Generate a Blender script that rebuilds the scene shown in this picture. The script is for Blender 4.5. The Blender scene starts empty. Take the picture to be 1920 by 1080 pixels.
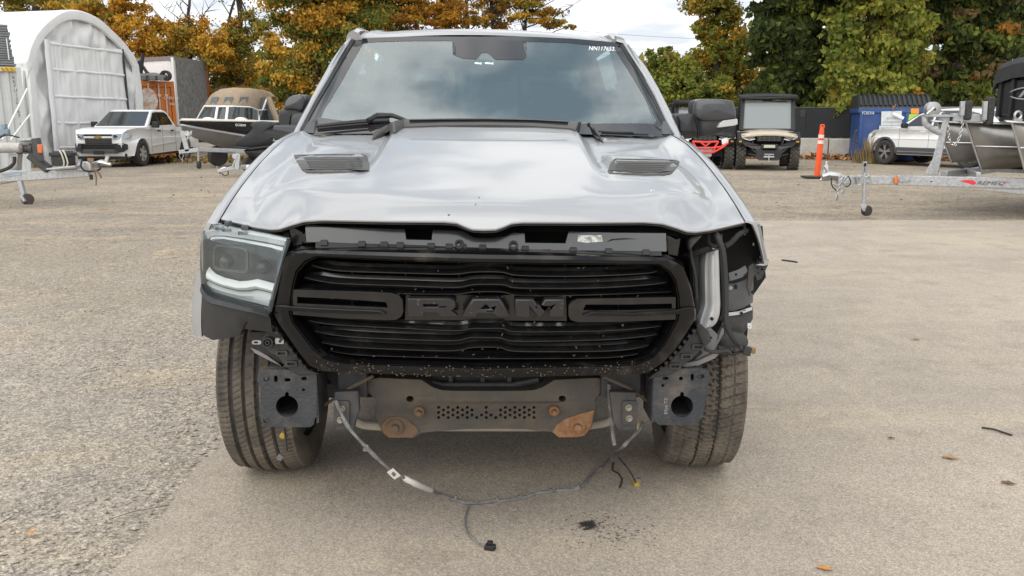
import bpy, bmesh, math, random
import numpy as np
from mathutils import Vector, Matrix, geometry, noise
R = math.radians
PI = math.pi
rnd = random.Random(11)
nrs = np.random.RandomState(5)
scene = bpy.context.scene
COL = scene.collection

# ------------------------------------------------------------------ camera
FPX = 1600.0
CAM = Vector((0.024, 0.0, 1.43))
YAW, PITCH = 1.36, 11.1
camd = bpy.data.cameras.new('camera')
cam = bpy.data.objects.new('camera', camd)
COL.objects.link(cam)
camd.sensor_width = 36.0
camd.lens = 36.0 * FPX / 1920.0
camd.clip_start = 0.05
camd.clip_end = 3000.0
cam.location = CAM
CM = Matrix.Rotation(R(-YAW), 3, 'Z') @ Matrix.Rotation(R(90 - PITCH), 3, 'X')
cam.rotation_euler = CM.to_euler()
scene.camera = cam

# ------------------------------------------------------------------ sky and sun
SUN_EL, SUN_AZ = 38.0, 205.0
world = bpy.data.worlds.new('World')
scene.world = world
world.use_nodes = True
wn = world.node_tree
wn.nodes.clear()
w_out = wn.nodes.new('ShaderNodeOutputWorld')
w_bg = wn.nodes.new('ShaderNodeBackground')
w_bg.inputs['Strength'].default_value = 0.1
w_sky = wn.nodes.new('ShaderNodeTexSky')
w_sky.sky_type = 'NISHITA'
w_sky.sun_disc = False
w_sky.sun_elevation = R(SUN_EL)
w_sky.sun_rotation = R(SUN_AZ)
w_sky.air_density = 1.0
w_sky.dust_density = 1.5
w_tc = wn.nodes.new('ShaderNodeTexCoord')
w_sep = wn.nodes.new('ShaderNodeSeparateXYZ')
wn.links.new(w_tc.outputs['Generated'], w_sep.inputs[0])
# a flat cloud deck: direction divided by its height
w_add = wn.nodes.new('ShaderNodeMath'); w_add.operation = 'MAXIMUM'; w_add.inputs[1].default_value = 0.0
wn.links.new(w_sep.outputs['Z'], w_add.inputs[0])
w_ad2 = wn.nodes.new('ShaderNodeMath'); w_ad2.operation = 'ADD'; w_ad2.inputs[1].default_value = 0.16
wn.links.new(w_add.outputs[0], w_ad2.inputs[0])
w_dx = wn.nodes.new('ShaderNodeMath'); w_dx.operation = 'DIVIDE'
w_dy = wn.nodes.new('ShaderNodeMath'); w_dy.operation = 'DIVIDE'
for nd, ax in ((w_dx, 'X'), (w_dy, 'Y')):
    wn.links.new(w_sep.outputs[ax], nd.inputs[0]); wn.links.new(w_ad2.outputs[0], nd.inputs[1])
w_cmb = wn.nodes.new('ShaderNodeCombineXYZ')
wn.links.new(w_dx.outputs[0], w_cmb.inputs[0]); wn.links.new(w_dy.outputs[0], w_cmb.inputs[1])
def w_noise(scale, detail, rough, lo, hi, off):
    m = wn.nodes.new('ShaderNodeMapping'); m.inputs['Location'].default_value = off
    wn.links.new(w_cmb.outputs[0], m.inputs[0])
    n = wn.nodes.new('ShaderNodeTexNoise'); n.inputs['Scale'].default_value = scale
    n.inputs['Detail'].default_value = detail; n.inputs['Roughness'].default_value = rough
    wn.links.new(m.outputs[0], n.inputs[0])
    r = wn.nodes.new('ShaderNodeMapRange'); r.inputs[1].default_value = lo; r.inputs[2].default_value = hi
    r.interpolation_type = 'SMOOTHSTEP'
    wn.links.new(n.outputs[0], r.inputs[0])
    return r
w_cov = w_noise(0.9, 5.0, 0.5, 0.24, 0.46, (3.1, 1.7, 0))      # cloud cover
w_shade = w_noise(2.8, 5.0, 0.5, 0.41, 0.60, (9.3, 4.2, 0))    # light and grey parts of the deck
w_cc = wn.nodes.new('ShaderNodeMix'); w_cc.data_type = 'RGBA'
w_cc.inputs[6].default_value = (3.0, 3.7, 4.6, 1)
w_cc.inputs[7].default_value = (12.5, 12.3, 12.0, 1)
# haze evens the deck out towards the horizon
w_hz = wn.nodes.new('ShaderNodeMapRange'); w_hz.interpolation_type = 'SMOOTHSTEP'; w_hz.inputs[1].default_value = 0.12; w_hz.inputs[2].default_value = 0.55; w_hz.inputs[3].default_value = 0.70; w_hz.inputs[4].default_value = 0.0
wn.links.new(w_sep.outputs['Z'], w_hz.inputs[0])
w_h2 = wn.nodes.new('ShaderNodeMix'); w_h2.data_type = 'FLOAT'; w_h2.inputs[3].default_value = 0.46
wn.links.new(w_hz.outputs[0], w_h2.inputs[0]); wn.links.new(w_shade.outputs[0], w_h2.inputs[2])
wn.links.new(w_h2.outputs[0], w_cc.inputs[0])
w_mx = wn.nodes.new('ShaderNodeMix'); w_mx.data_type = 'RGBA'
wn.links.new(w_cov.outputs[0], w_mx.inputs[0])
wn.links.new(w_sky.outputs[0], w_mx.inputs[6])
wn.links.new(w_cc.outputs[2], w_mx.inputs[7])
# an overcast deck is brighter overhead than at the horizon (CIE overcast sky)
w_ov = wn.nodes.new('ShaderNodeMapRange'); w_ov.inputs[1].default_value = 0.0; w_ov.inputs[2].default_value = 1.0; w_ov.inputs[3].default_value = 0.90; w_ov.inputs[4].default_value = 1.15
wn.links.new(w_add.outputs[0], w_ov.inputs[0])
w_mul = wn.nodes.new('ShaderNodeVectorMath'); w_mul.operation = 'SCALE'
wn.links.new(w_mx.outputs[2], w_mul.inputs[0]); wn.links.new(w_ov.outputs[0], w_mul.inputs['Scale'])
wn.links.new(w_mul.outputs[0], w_bg.inputs['Color'])
wn.links.new(w_bg.outputs[0], w_out.inputs[0])

sund = bpy.data.lights.new('sun', 'SUN')
sund.energy = 1.4
sund.angle = R(80)
sund.color = (1.0, 0.96, 0.90)
sun = bpy.data.objects.new('sun', sund)
COL.objects.link(sun)
# the direction the sky's own sun stands in (rotation 0 is +Y, growing towards +X)
_sd = Vector((math.sin(R(SUN_AZ)) * math.cos(R(SUN_EL)), math.cos(R(SUN_AZ)) * math.cos(R(SUN_EL)), math.sin(R(SUN_EL))))
sun.rotation_euler = _sd.to_track_quat('Z', 'Y').to_euler()

scene.view_settings.view_transform = 'Standard'
scene.view_settings.look = 'None'
scene.view_settings.exposure = 0.6
scene.view_settings.gamma = 1.0
scene.view_settings.use_curve_mapping = False
scene.render.engine = 'CYCLES'
scene.cycles.max_bounces = 8
scene.cycles.transparent_max_bounces = 12
scene.cycles.caustics_reflective = False
scene.cycles.caustics_refractive = False

# ------------------------------------------------------------------ measuring helpers
def ray(px, py):
    return CM @ Vector(((px - 960) / FPX, (540 - py) / FPX, -1.0))
def at(px, py, D):
    """the point at distance D (world y) that the photograph shows at px, py"""
    d = ray(px, py)
    return CAM + d * (D / d.y)
def sstep(a, b, x):
    t = min(1.0, max(0.0, (x - a) / (b - a)))
    return t * t * (3 - 2 * t)
def gz(x, y):
    """height of the yard: it rises a little towards the back right"""
    return 0.15 * sstep(-1.0, 6.0, x) * sstep(11.0, 21.0, y)
def gnd(px, py):
    d = ray(px, py); z = 0.0
    for _ in range(8):
        p = CAM + d * ((z - CAM.z) / d.z); z = gz(p.x, p.y)
    return p

# ------------------------------------------------------------------ object helpers
ORG = {}
def tag(o, label=None, cat=None, group=None, kind=None):
    for k, v in (('label', label), ('category', cat), ('group', group), ('kind', kind)):
        if v: o[k] = v
    return o
def thing(name, loc, label, cat, rz=0.0, group=None):
    o = bpy.data.objects.new(name, None)
    o.empty_display_size = 0.1
    COL.objects.link(o)
    o.location = loc; o.rotation_euler = (0, 0, rz)
    ORG[o] = Vector(loc) if rz == 0 else Vector((0, 0, 0))
    return tag(o, label, cat, group)
class MB:
    """collects shapes and links them as one mesh object"""
    def __init__(s): s.v = []; s.f = []; s.m = []; s.cm = 0
    def add(s, vs, fs):
        n = len(s.v); s.v += [tuple(p) for p in vs]; s.f += [tuple(i + n for i in f) for f in fs]; s.m += [s.cm] * len(fs)
        return s
    def box(s, c, d, rot=None):
        hx, hy, hz = d[0] / 2, d[1] / 2, d[2] / 2
        P = [Vector(q) for q in ((-hx, -hy, -hz), (hx, -hy, -hz), (hx, hy, -hz), (-hx, hy, -hz), (-hx, -hy, hz), (hx, -hy, hz), (hx, hy, hz), (-hx, hy, hz))]
        if rot is not None: P = [rot @ p for p in P]
        c = Vector(c)
        return s.add([p + c for p in P], [(3, 2, 1, 0), (4, 5, 6, 7), (0, 1, 5, 4), (1, 2, 6, 5), (2, 3, 7, 6), (3, 0, 4, 7)])
    def bar(s, a, b, w, h, up=(0, 0, 1)):
        """a rectangular bar from a to b"""
        a = Vector(a); b = Vector(b); d = (b - a); L = d.length; d.normalize()
        up = Vector(up); x = d.cross(up)
        if x.length < 1e-4: x = d.cross(Vector((1, 0, 0)))
        x.normalize(); z = x.cross(d)
        return s.box((a + b) / 2, (w, L, h), Matrix((x, d, z)).transposed())
    def tube(s, pts, r, n=8, cap=True, closed=False):
        pts = [Vector(p) for p in pts]; N = len(pts)
        rs = r if isinstance(r, (list, tuple)) else [r] * N
        prev = None; V = []
        for i, p in enumerate(pts):
            if closed: d = pts[(i + 1) % N] - pts[i - 1]
            else: d = pts[min(i + 1, N - 1)] - pts[max(i - 1, 0)]
            if d.length < 1e-9: d = Vector((0, 0, 1))
            d.normalize()
            if prev is None:
                x = d.cross(Vector((0, 0, 1)))
                if x.length < 0.1: x = d.cross(Vector((1, 0, 0)))
            else:
                x = prev - d * prev.dot(d)
                if x.length < 1e-5: x = d.cross(Vector((0, 0, 1)))
            x.normalize(); prev = x; y = d.cross(x)
            for k in range(n):
                a = 2 * PI * k / n
                V.append(p + (x * math.cos(a) + y * math.sin(a)) * rs[i])
        Fc = []
        for i in range(N if closed else N - 1):
            j = (i + 1) % N
            for k in range(n):
                k2 = (k + 1) % n
                Fc.append((i * n + k, i * n + k2, j * n + k2, j * n + k))
        if cap and not closed:
            Fc.append(tuple(range(n - 1, -1, -1))); Fc.append(tuple((N - 1) * n + k for k in range(n)))
        return s.add(V, Fc)
    def lathe(s, prof, c, axis='x', n=32, closed=False):
        """prof: (radius, along) pairs turned about an axis through c"""
        V = []; c = Vector(c); m = len(prof)
        for k in range(n):
            a = 2 * PI * k / n; ca, sa = math.cos(a), math.sin(a)
            for r, t in prof:
                if axis == 'x': V.append(c + Vector((t, r * ca, r * sa)))
                elif axis == 'y': V.append(c + Vector((r * ca, t, r * sa)))
                else: V.append(c + Vector((r * ca, r * sa, t)))
        Fc = []
        for k in range(n):
            k2 = (k + 1) % n
            for i in range(m if closed else m - 1):
                j = (i + 1) % m
                Fc.append((k * m + i, k * m + j, k2 * m + j, k2 * m + i))
        return s.add(V, Fc)
    def grid(s, rows, closed=False):
        n = len(rows[0]); V = [p for r in rows for p in r]; Fc = []
        for i in range(len(rows) - 1):
            for k in range(n if closed else n - 1):
                k2 = (k + 1) % n
                Fc.append((i * n + k, i * n + k2, (i + 1) * n + k2, (i + 1) * n + k))
        return s.add(V, Fc)
    def prism(s, outline, fn0, fn1, holes=()):
        """a flat outline (2-D points, holes allowed) given thickness: fn0/fn1 map a 2-D point to the front/back"""
        loops = [list(outline)] + [list(h) for h in holes]
        flat = [p for l in loops for p in l]
        tri = geometry.tessellate_polygon([[Vector((p[0], p[1], 0)) for p in l] for l in loops])
        n = len(flat)
        V = [fn0(p) for p in flat] + [fn1(p) for p in flat]
        Fc = []
        for t in tri:
            Fc.append(tuple(t)); Fc.append(tuple(i + n for i in reversed(t)))
        b = 0
        for l in loops:
            m = len(l)
            for i in range(m):
                j = (i + 1) % m
                Fc.append((b + i, b + i + n, b + j + n, b + j))
            b += m
        return s.add(V, Fc)
    def build(s, name, mats, parent=None, smooth=35, bevel=0, seg=2, label=None, kind=None, solid=0, recalc=True, sub=0):
        me = bpy.data.meshes.new(name)
        o0 = ORG.get(parent, Vector((0, 0, 0))) if parent is not None else Vector((0, 0, 0))
        me.from_pydata([(p[0] - o0.x, p[1] - o0.y, p[2] - o0.z) for p in s.v], [], s.f)
        if recalc:
            bm = bmesh.new(); bm.from_mesh(me)
            bmesh.ops.recalc_face_normals(bm, faces=bm.faces)
            bm.to_mesh(me); bm.free()
        if not isinstance(mats, (list, tuple)): mats = [mats]
        for m in mats: me.materials.append(m)
        if len(mats) > 1: me.polygons.foreach_set('material_index', s.m)
        if smooth:
            me.polygons.foreach_set('use_smooth', [True] * len(me.polygons))
            me.set_sharp_from_angle(angle=R(smooth))
        o = bpy.data.objects.new(name, me)
        COL.objects.link(o)
        if parent is not None:
            o.parent = parent; ORG[o] = o0
        if solid:
            md = o.modifiers.new('solid', 'SOLIDIFY'); md.thickness = solid; md.offset = -1
        if sub:
            md = o.modifiers.new('sub', 'SUBSURF'); md.levels = sub; md.render_levels = sub
        if bevel:
            md = o.modifiers.new('bevel', 'BEVEL'); md.width = bevel; md.segments = seg; md.limit_method = 'ANGLE'; md.angle_limit = R(40)
        if label: o['label'] = label
        if kind: o['kind'] = kind
        return o
def lerp(a, b, t): return a + (b - a) * t
def plin(pts, x):
    """piecewise linear"""
    if x <= pts[0][0]: return pts[0][1]
    for (x0, y0), (x1, y1) in zip(pts, pts[1:]):
        if x <= x1: return lerp(y0, y1, (x - x0) / (x1 - x0))
    return pts[-1][1]
def pcub(pts, x):
    """piecewise cubic (monotone-ish Hermite)"""
    n = len(pts)
    if x <= pts[0][0]: return pts[0][1]
    if x >= pts[-1][0]: return pts[-1][1]
    sl = [(pts[i + 1][1] - pts[i][1]) / (pts[i + 1][0] - pts[i][0]) for i in range(n - 1)]
    def tan(i):
        if i == 0: return sl[0]
        if i == n - 1: return sl[-1]
        if sl[i - 1] * sl[i] <= 0: return 0.0
        return 2 * sl[i - 1] * sl[i] / (sl[i - 1] + sl[i])
    for i in range(n - 1):
        if x <= pts[i + 1][0]:
            h = pts[i + 1][0] - pts[i][0]; t = (x - pts[i][0]) / h
            return ((2 * t**3 - 3 * t**2 + 1) * pts[i][1] + (t**3 - 2 * t**2 + t) * h * tan(i)
                    + (-2 * t**3 + 3 * t**2) * pts[i + 1][1] + (t**3 - t**2) * h * tan(i + 1))
def crv(pts, n, closed=False):
    """Catmull-Rom through points of any dimension, n samples per span"""
    P = [Vector(p) for p in pts]; N = len(P); out = []
    for i in range(N if closed else N - 1):
        if closed: p0, p1, p2, p3 = P[i - 1], P[i], P[(i + 1) % N], P[(i + 2) % N]
        else: p0, p1, p2, p3 = P[max(i - 1, 0)], P[i], P[i + 1], P[min(i + 2, N - 1)]
        for k in range(n):
            t = k / n
            out.append(0.5 * ((2 * p1) + (p2 - p0) * t + (2 * p0 - 5 * p1 + 4 * p2 - p3) * t * t + (3 * p1 - p0 - 3 * p2 + p3) * t**3))
    if not closed: out.append(P[-1].copy())
    return out
def dens(pts, n, closed=True):
    P = [Vector(p) for p in pts]; out = []
    for i in range(len(P) if closed else len(P) - 1):
        a, b = P[i], P[(i + 1) % len(P)]
        for k in range(n): out.append(a.lerp(b, k / n))
    if not closed: out.append(P[-1])
    return out
def circ(cx, cy, rx, ry=None, n=14):
    ry = ry or rx
    return [(cx + rx * math.cos(2 * PI * k / n), cy + ry * math.sin(2 * PI * k / n)) for k in range(n)]
def slot(cx, cy, w, h, n=5):
    """a round-ended slot, longer in x (or y when h > w)"""
    out = []
    if w >= h:
        r = h / 2; L = w / 2 - r
        for sx, a0 in ((1, -PI / 2), (-1, PI / 2)):
            for k in range(n + 1):
                a = a0 + PI * k / n; out.append((cx + sx * L + r * math.cos(a), cy + r * math.sin(a)))
    else:
        r = w / 2; L = h / 2 - r
        for sy, a0 in ((1, 0), (-1, PI)):
            for k in range(n + 1):
                a = a0 + PI * k / n; out.append((cx + r * math.cos(a), cy + sy * L + r * math.sin(a)))
    return out
def rrect(x0, y0, x1, y1, r, n=3):
    out = []
    for cx, cy, a0 in ((x1 - r, y1 - r, 0), (x0 + r, y1 - r, 90), (x0 + r, y0 + r, 180), (x1 - r, y0 + r, 270)):
        for k in range(n + 1):
            a = R(a0 + 90 * k / n); out.append((cx + r * math.cos(a), cy + r * math.sin(a)))
    return out
def plate(name, outline, D, thick, m, parent, holes=(), bevel=0.0, seg=2, smooth=35, label=None):
    """outline in photograph measure, standing at distance D (number or function), thick metres deep"""
    f = D if callable(D) else (lambda x, y: D)
    b = MB()
    b.prism(outline, lambda p: at(p[0], p[1], f(p[0], p[1])), lambda p: at(p[0], p[1], f(p[0], p[1])) + Vector((0, thick, 0)), holes)
    return b.build(name, m, parent, bevel=bevel, seg=seg, smooth=smooth, label=label)
def loft(b, A, B, prof, D, nx=1, closed=False):
    """surface between two corresponding polylines A and B: prof = (share from A to B, metres of depth)"""
    f = D if callable(D) else (lambda x, y: D)
    A = dens(A, nx, closed); B = dens(B, nx, closed)
    rows = []
    for v, d in prof:
        rows.append([at(p.x, p.y, f(p.x, p.y)) + Vector((0, d, 0)) for p in (a.lerp(c, v) for a, c in zip(A, B))])
    b.grid(rows, closed)
    if not closed:
        n = len(rows[0]); base = len(b.v) - n * len(rows)
        for k in (0, n - 1):
            if len(rows) > 2: b.f.append(tuple(base + r * n + k for r in range(len(rows)))); b.m.append(b.cm)
    return b
def text_mesh(txt, size, depth=0.0, sx=1.0, shear=0.0, bold=0.0):
    """lettering as (verts, faces) in the xz plane, centred on x, standing on z=0"""
    cu = bpy.data.curves.new('lettering', 'FONT'); cu.body = txt; cu.size = size; cu.extrude = depth; cu.align_x = 'CENTER'; cu.shear = shear; cu.offset = bold
    cu.resolution_u = 2
    ob = bpy.data.objects.new('lettering', cu)
    COL.objects.link(ob)
    me = bpy.data.meshes.new_from_object(ob.evaluated_get(bpy.context.evaluated_depsgraph_get()))
    vs = [Vector((v.co.x * sx, -v.co.z, v.co.y)) for v in me.vertices]; fs = [tuple(p.vertices) for p in me.polygons]
    bpy.data.objects.remove(ob); bpy.data.curves.remove(cu); bpy.data.meshes.remove(me)
    return vs, fs

# ------------------------------------------------------------------ materials
MATS = {}
def mat(name, col, rough=0.5, metal=0.0, var=0.0, vscale=8.0, col2=None, bump=0.0, bscale=60.0, coat=0.0, spec=None,
        dirt=None, dscale=4.0, damt=0.0, dlo=0.5, dhi=0.7, alpha=1.0, trans=0.0, emit=0.0, detail=6.0, cut=(0.35, 0.65), rvar=0.0, stretch=None, ior=None):
    """a principled surface whose colour wanders between col and col2, with relief and dirt"""
    if name in MATS: return MATS[name]
    m = bpy.data.materials.new(name); m.use_nodes = True
    nt = m.node_tree; N = nt.nodes; L = nt.links
    bs = N['Principled BSDF']
    bs.inputs['Roughness'].default_value = rough; bs.inputs['Metallic'].default_value = metal
    bs.inputs['Base Color'].default_value = (*col, 1)
    if coat: bs.inputs['Coat Weight'].default_value = coat; bs.inputs['Coat Roughness'].default_value = 0.03
    if spec is not None: bs.inputs['Specular IOR Level'].default_value = spec
    if ior: bs.inputs['IOR'].default_value = ior
    if alpha < 1: bs.inputs['Alpha'].default_value = alpha
    if trans: bs.inputs['Transmission Weight'].default_value = trans
    if emit: bs.inputs['Emission Color'].default_value = (*col, 1); bs.inputs['Emission Strength'].default_value = emit
    tc = N.new('ShaderNodeTexCoord'); src = tc.outputs['Object']
    if stretch:
        mp = N.new('ShaderNodeMapping'); mp.inputs['Scale'].default_value = stretch; L.new(src, mp.inputs[0]); src = mp.outputs[0]
    def noi(sc, det=detail, lo=0.35, hi=0.65, w=0.0):
        n = N.new('ShaderNodeTexNoise'); n.inputs['Scale'].default_value = sc; n.inputs['Detail'].default_value = det
        n.inputs['Roughness'].default_value = 0.6
        L.new(src, n.inputs[0])
        r = N.new('ShaderNodeMapRange'); r.inputs[1].default_value = lo; r.inputs[2].default_value = hi
        L.new(n.outputs[0], r.inputs[0]); return r.outputs[0]
    c = None
    if var or col2:
        if col2 is None: col2 = tuple(x * (1 - var) for x in col)
        mx = N.new('ShaderNodeMix'); mx.data_type = 'RGBA'
        mx.inputs[6].default_value = (*col, 1); mx.inputs[7].default_value = (*col2, 1)
        L.new(noi(vscale, lo=cut[0], hi=cut[1]), mx.inputs[0]); c = mx.outputs[2]
    if dirt:
        mx = N.new('ShaderNodeMix'); mx.data_type = 'RGBA'
        if c is not None: L.new(c, mx.inputs[6])
        else: mx.inputs[6].default_value = (*col, 1)
        mx.inputs[7].default_value = (*dirt, 1)
        q = noi(dscale, 8.0, dlo, dhi)
        mu = N.new('ShaderNodeMath'); mu.operation = 'MULTIPLY'; mu.inputs[1].default_value = damt
        L.new(q, mu.inputs[0]); L.new(mu.outputs[0], mx.inputs[0]); c = mx.outputs[2]
        mr = N.new('ShaderNodeMapRange'); mr.inputs[3].default_value = rough; mr.inputs[4].default_value = max(rough, 0.85)
        L.new(mu.outputs[0], mr.inputs[0]); L.new(mr.outputs[0], bs.inputs['Roughness'])
        if metal:
            mm = N.new('ShaderNodeMapRange'); mm.inputs[3].default_value = metal; mm.inputs[4].default_value = 0.0
            L.new(mu.outputs[0], mm.inputs[0]); L.new(mm.outputs[0], bs.inputs['Metallic'])
    elif rvar:
        mr = N.new('ShaderNodeMapRange'); mr.inputs[3].default_value = max(0, rough - rvar); mr.inputs[4].default_value = rough + rvar
        L.new(noi(vscale * 1.7), mr.inputs[0]); L.new(mr.outputs[0], bs.inputs['Roughness'])
    if c is not None: L.new(c, bs.inputs['Base Color'])
    if bump:
        n = N.new('ShaderNodeTexNoise'); n.inputs['Scale'].default_value = bscale; n.inputs['Detail'].default_value = 5
        L.new(src, n.inputs[0])
        bu = N.new('ShaderNodeBump'); bu.inputs['Strength'].default_value = bump; bu.inputs['Distance'].default_value = 0.02
        L.new(n.outputs[0], bu.inputs['Height']); L.new(bu.outputs[0], bs.inputs['Normal'])
    MATS[name] = m
    return m
def glass(name, tint, alpha, rough=0.02, film=(0.10, 0.125, 0.135), ior=1.55):
    """thin sheet glass: a tinted see-through layer under a clear reflection"""
    if name in MATS: return MATS[name]
    m = bpy.data.materials.new(name); m.use_nodes = True
    nt = m.node_tree; N = nt.nodes; L = nt.links; N.clear()
    out = N.new('ShaderNodeOutputMaterial'); tr = N.new('ShaderNodeBsdfTransparent'); gl = N.new('ShaderNodeBsdfGlossy'); df = N.new('ShaderNodeBsdfDiffuse')
    tr.inputs[0].default_value = (*tint, 1); gl.inputs['Roughness'].default_value = rough
    gl.inputs[0].default_value = (0.93, 0.98, 1.0, 1)
    df.inputs[0].default_value = (*film, 1)
    m0 = N.new('ShaderNodeMixShader'); m0.inputs[0].default_value = alpha
    L.new(tr.outputs[0], m0.inputs[1]); L.new(df.outputs[0], m0.inputs[2])
    fr = N.new('ShaderNodeFresnel'); ge = N.new('ShaderNodeNewGeometry'); mi = N.new('ShaderNodeMapRange')
    mi.inputs[3].default_value = ior; mi.inputs[4].default_value = 1 / ior      # the same reflection from either face of the sheet
    L.new(ge.outputs['Backfacing'], mi.inputs[0]); L.new(mi.outputs[0], fr.inputs[0])
    m1 = N.new('ShaderNodeMixShader'); L.new(fr.outputs[0], m1.inputs[0]); L.new(m0.outputs[0], m1.inputs[1]); L.new(gl.outputs[0], m1.inputs[2])
    L.new(m1.outputs[0], out.inputs[0])
    MATS[name] = m
    return m

M_SILVER = mat('silver_paint', (0.40, 0.402, 0.405), 0.46, 0.45, var=0.05, vscale=3, coat=0.7, bump=0.004, bscale=2.5)
M_WHITE = mat('white_paint', (0.84, 0.84, 0.83), 0.3, 0.0, var=0.05, vscale=2, coat=0.6)
M_BLK = mat('satin_black_plastic', (0.018, 0.019, 0.021), 0.42, 0.0, var=0.35, vscale=9, bump=0.05, bscale=300, dirt=(0.16, 0.13, 0.10), dscale=7, damt=0.14, dlo=0.5, dhi=0.8)
M_MBLK = mat('matt_black_plastic', (0.020, 0.020, 0.021), 0.6, 0.0, var=0.3, vscale=12, bump=0.08, bscale=400)
M_TRIM = mat('dark_grey_trim', (0.075, 0.074, 0.072), 0.55, 0.0, var=0.15, vscale=14, bump=0.06, bscale=350)
M_GLOSS = mat('gloss_black_trim', (0.007, 0.007, 0.008), 0.10, 0.0, var=0.3, vscale=6, spec=0.4, dirt=(0.13, 0.11, 0.085), dscale=9, damt=0.45, dlo=0.54, dhi=0.80)
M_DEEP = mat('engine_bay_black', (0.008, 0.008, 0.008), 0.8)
M_RUB = mat('rubber', (0.03, 0.029, 0.028), 0.8, 0.0, col2=(0.055, 0.05, 0.045), vscale=20, bump=0.1, bscale=200)
M_TYRE = mat('dusty_tyre', (0.055, 0.05, 0.044), 0.85, 0.0, col2=(0.11, 0.092, 0.072), vscale=14, bump=0.15, bscale=250, dirt=(0.25, 0.205, 0.155), dscale=5, damt=0.6, dlo=0.38, dhi=0.72)
M_STEEL = mat('galvanised_steel', (0.52, 0.53, 0.54), 0.42, 0.5, col2=(0.36, 0.37, 0.38), vscale=22, bump=0.03, bscale=60)
M_ALU = mat('bare_aluminium', (0.55, 0.55, 0.55), 0.34, 0.9, col2=(0.42, 0.42, 0.42), vscale=6, bump=0.02, bscale=20)
M_CHROME = mat('chrome', (0.8, 0.8, 0.8), 0.08, 1.0)
M_DARKGLASS = mat('dark_window', (0.012, 0.014, 0.015), 0.06, 0.0, spec=0.6)
M_WHITEPRINT = mat('white_print', (0.75, 0.75, 0.75), 0.5)
M_FRAME = mat('chassis_black', (0.035, 0.036, 0.038), 0.6, 0.0, col2=(0.06, 0.062, 0.065), vscale=10, bump=0.15, bscale=90, dirt=(0.17, 0.12, 0.08), dscale=6, damt=0.35, dlo=0.5, dhi=0.75)
M_BRACKET = mat('chassis_bracket', (0.030, 0.034, 0.040), 0.5, 0.1, col2=(0.052, 0.055, 0.06), vscale=9, bump=0.2, bscale=90, dirt=(0.24, 0.195, 0.145), dscale=7, damt=0.5, dlo=0.52, dhi=0.76)
M_RUST = mat('rusty_steel', (0.24, 0.11, 0.05), 0.85, 0.1, col2=(0.34, 0.20, 0.11), vscale=30, bump=0.3, bscale=120)
M_ORANGE = mat('orange_plastic', (0.85, 0.10, 0.02), 0.5, var=0.1)
M_TAN = mat('tan_canvas', (0.36, 0.28, 0.19), 0.85, var=0.18, vscale=5, bump=0.25, bscale=14)
M_CANVAS = mat('black_canvas', (0.032, 0.033, 0.036), 0.8, var=0.25, vscale=6, bump=0.3, bscale=9)
M_CONC = mat('concrete_block', (0.50, 0.475, 0.42), 0.9, col2=(0.39, 0.365, 0.32), vscale=4, bump=0.2, bscale=60, dirt=(0.16, 0.13, 0.10), dscale=2.5, damt=0.5, dlo=0.55, dhi=0.8)
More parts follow.
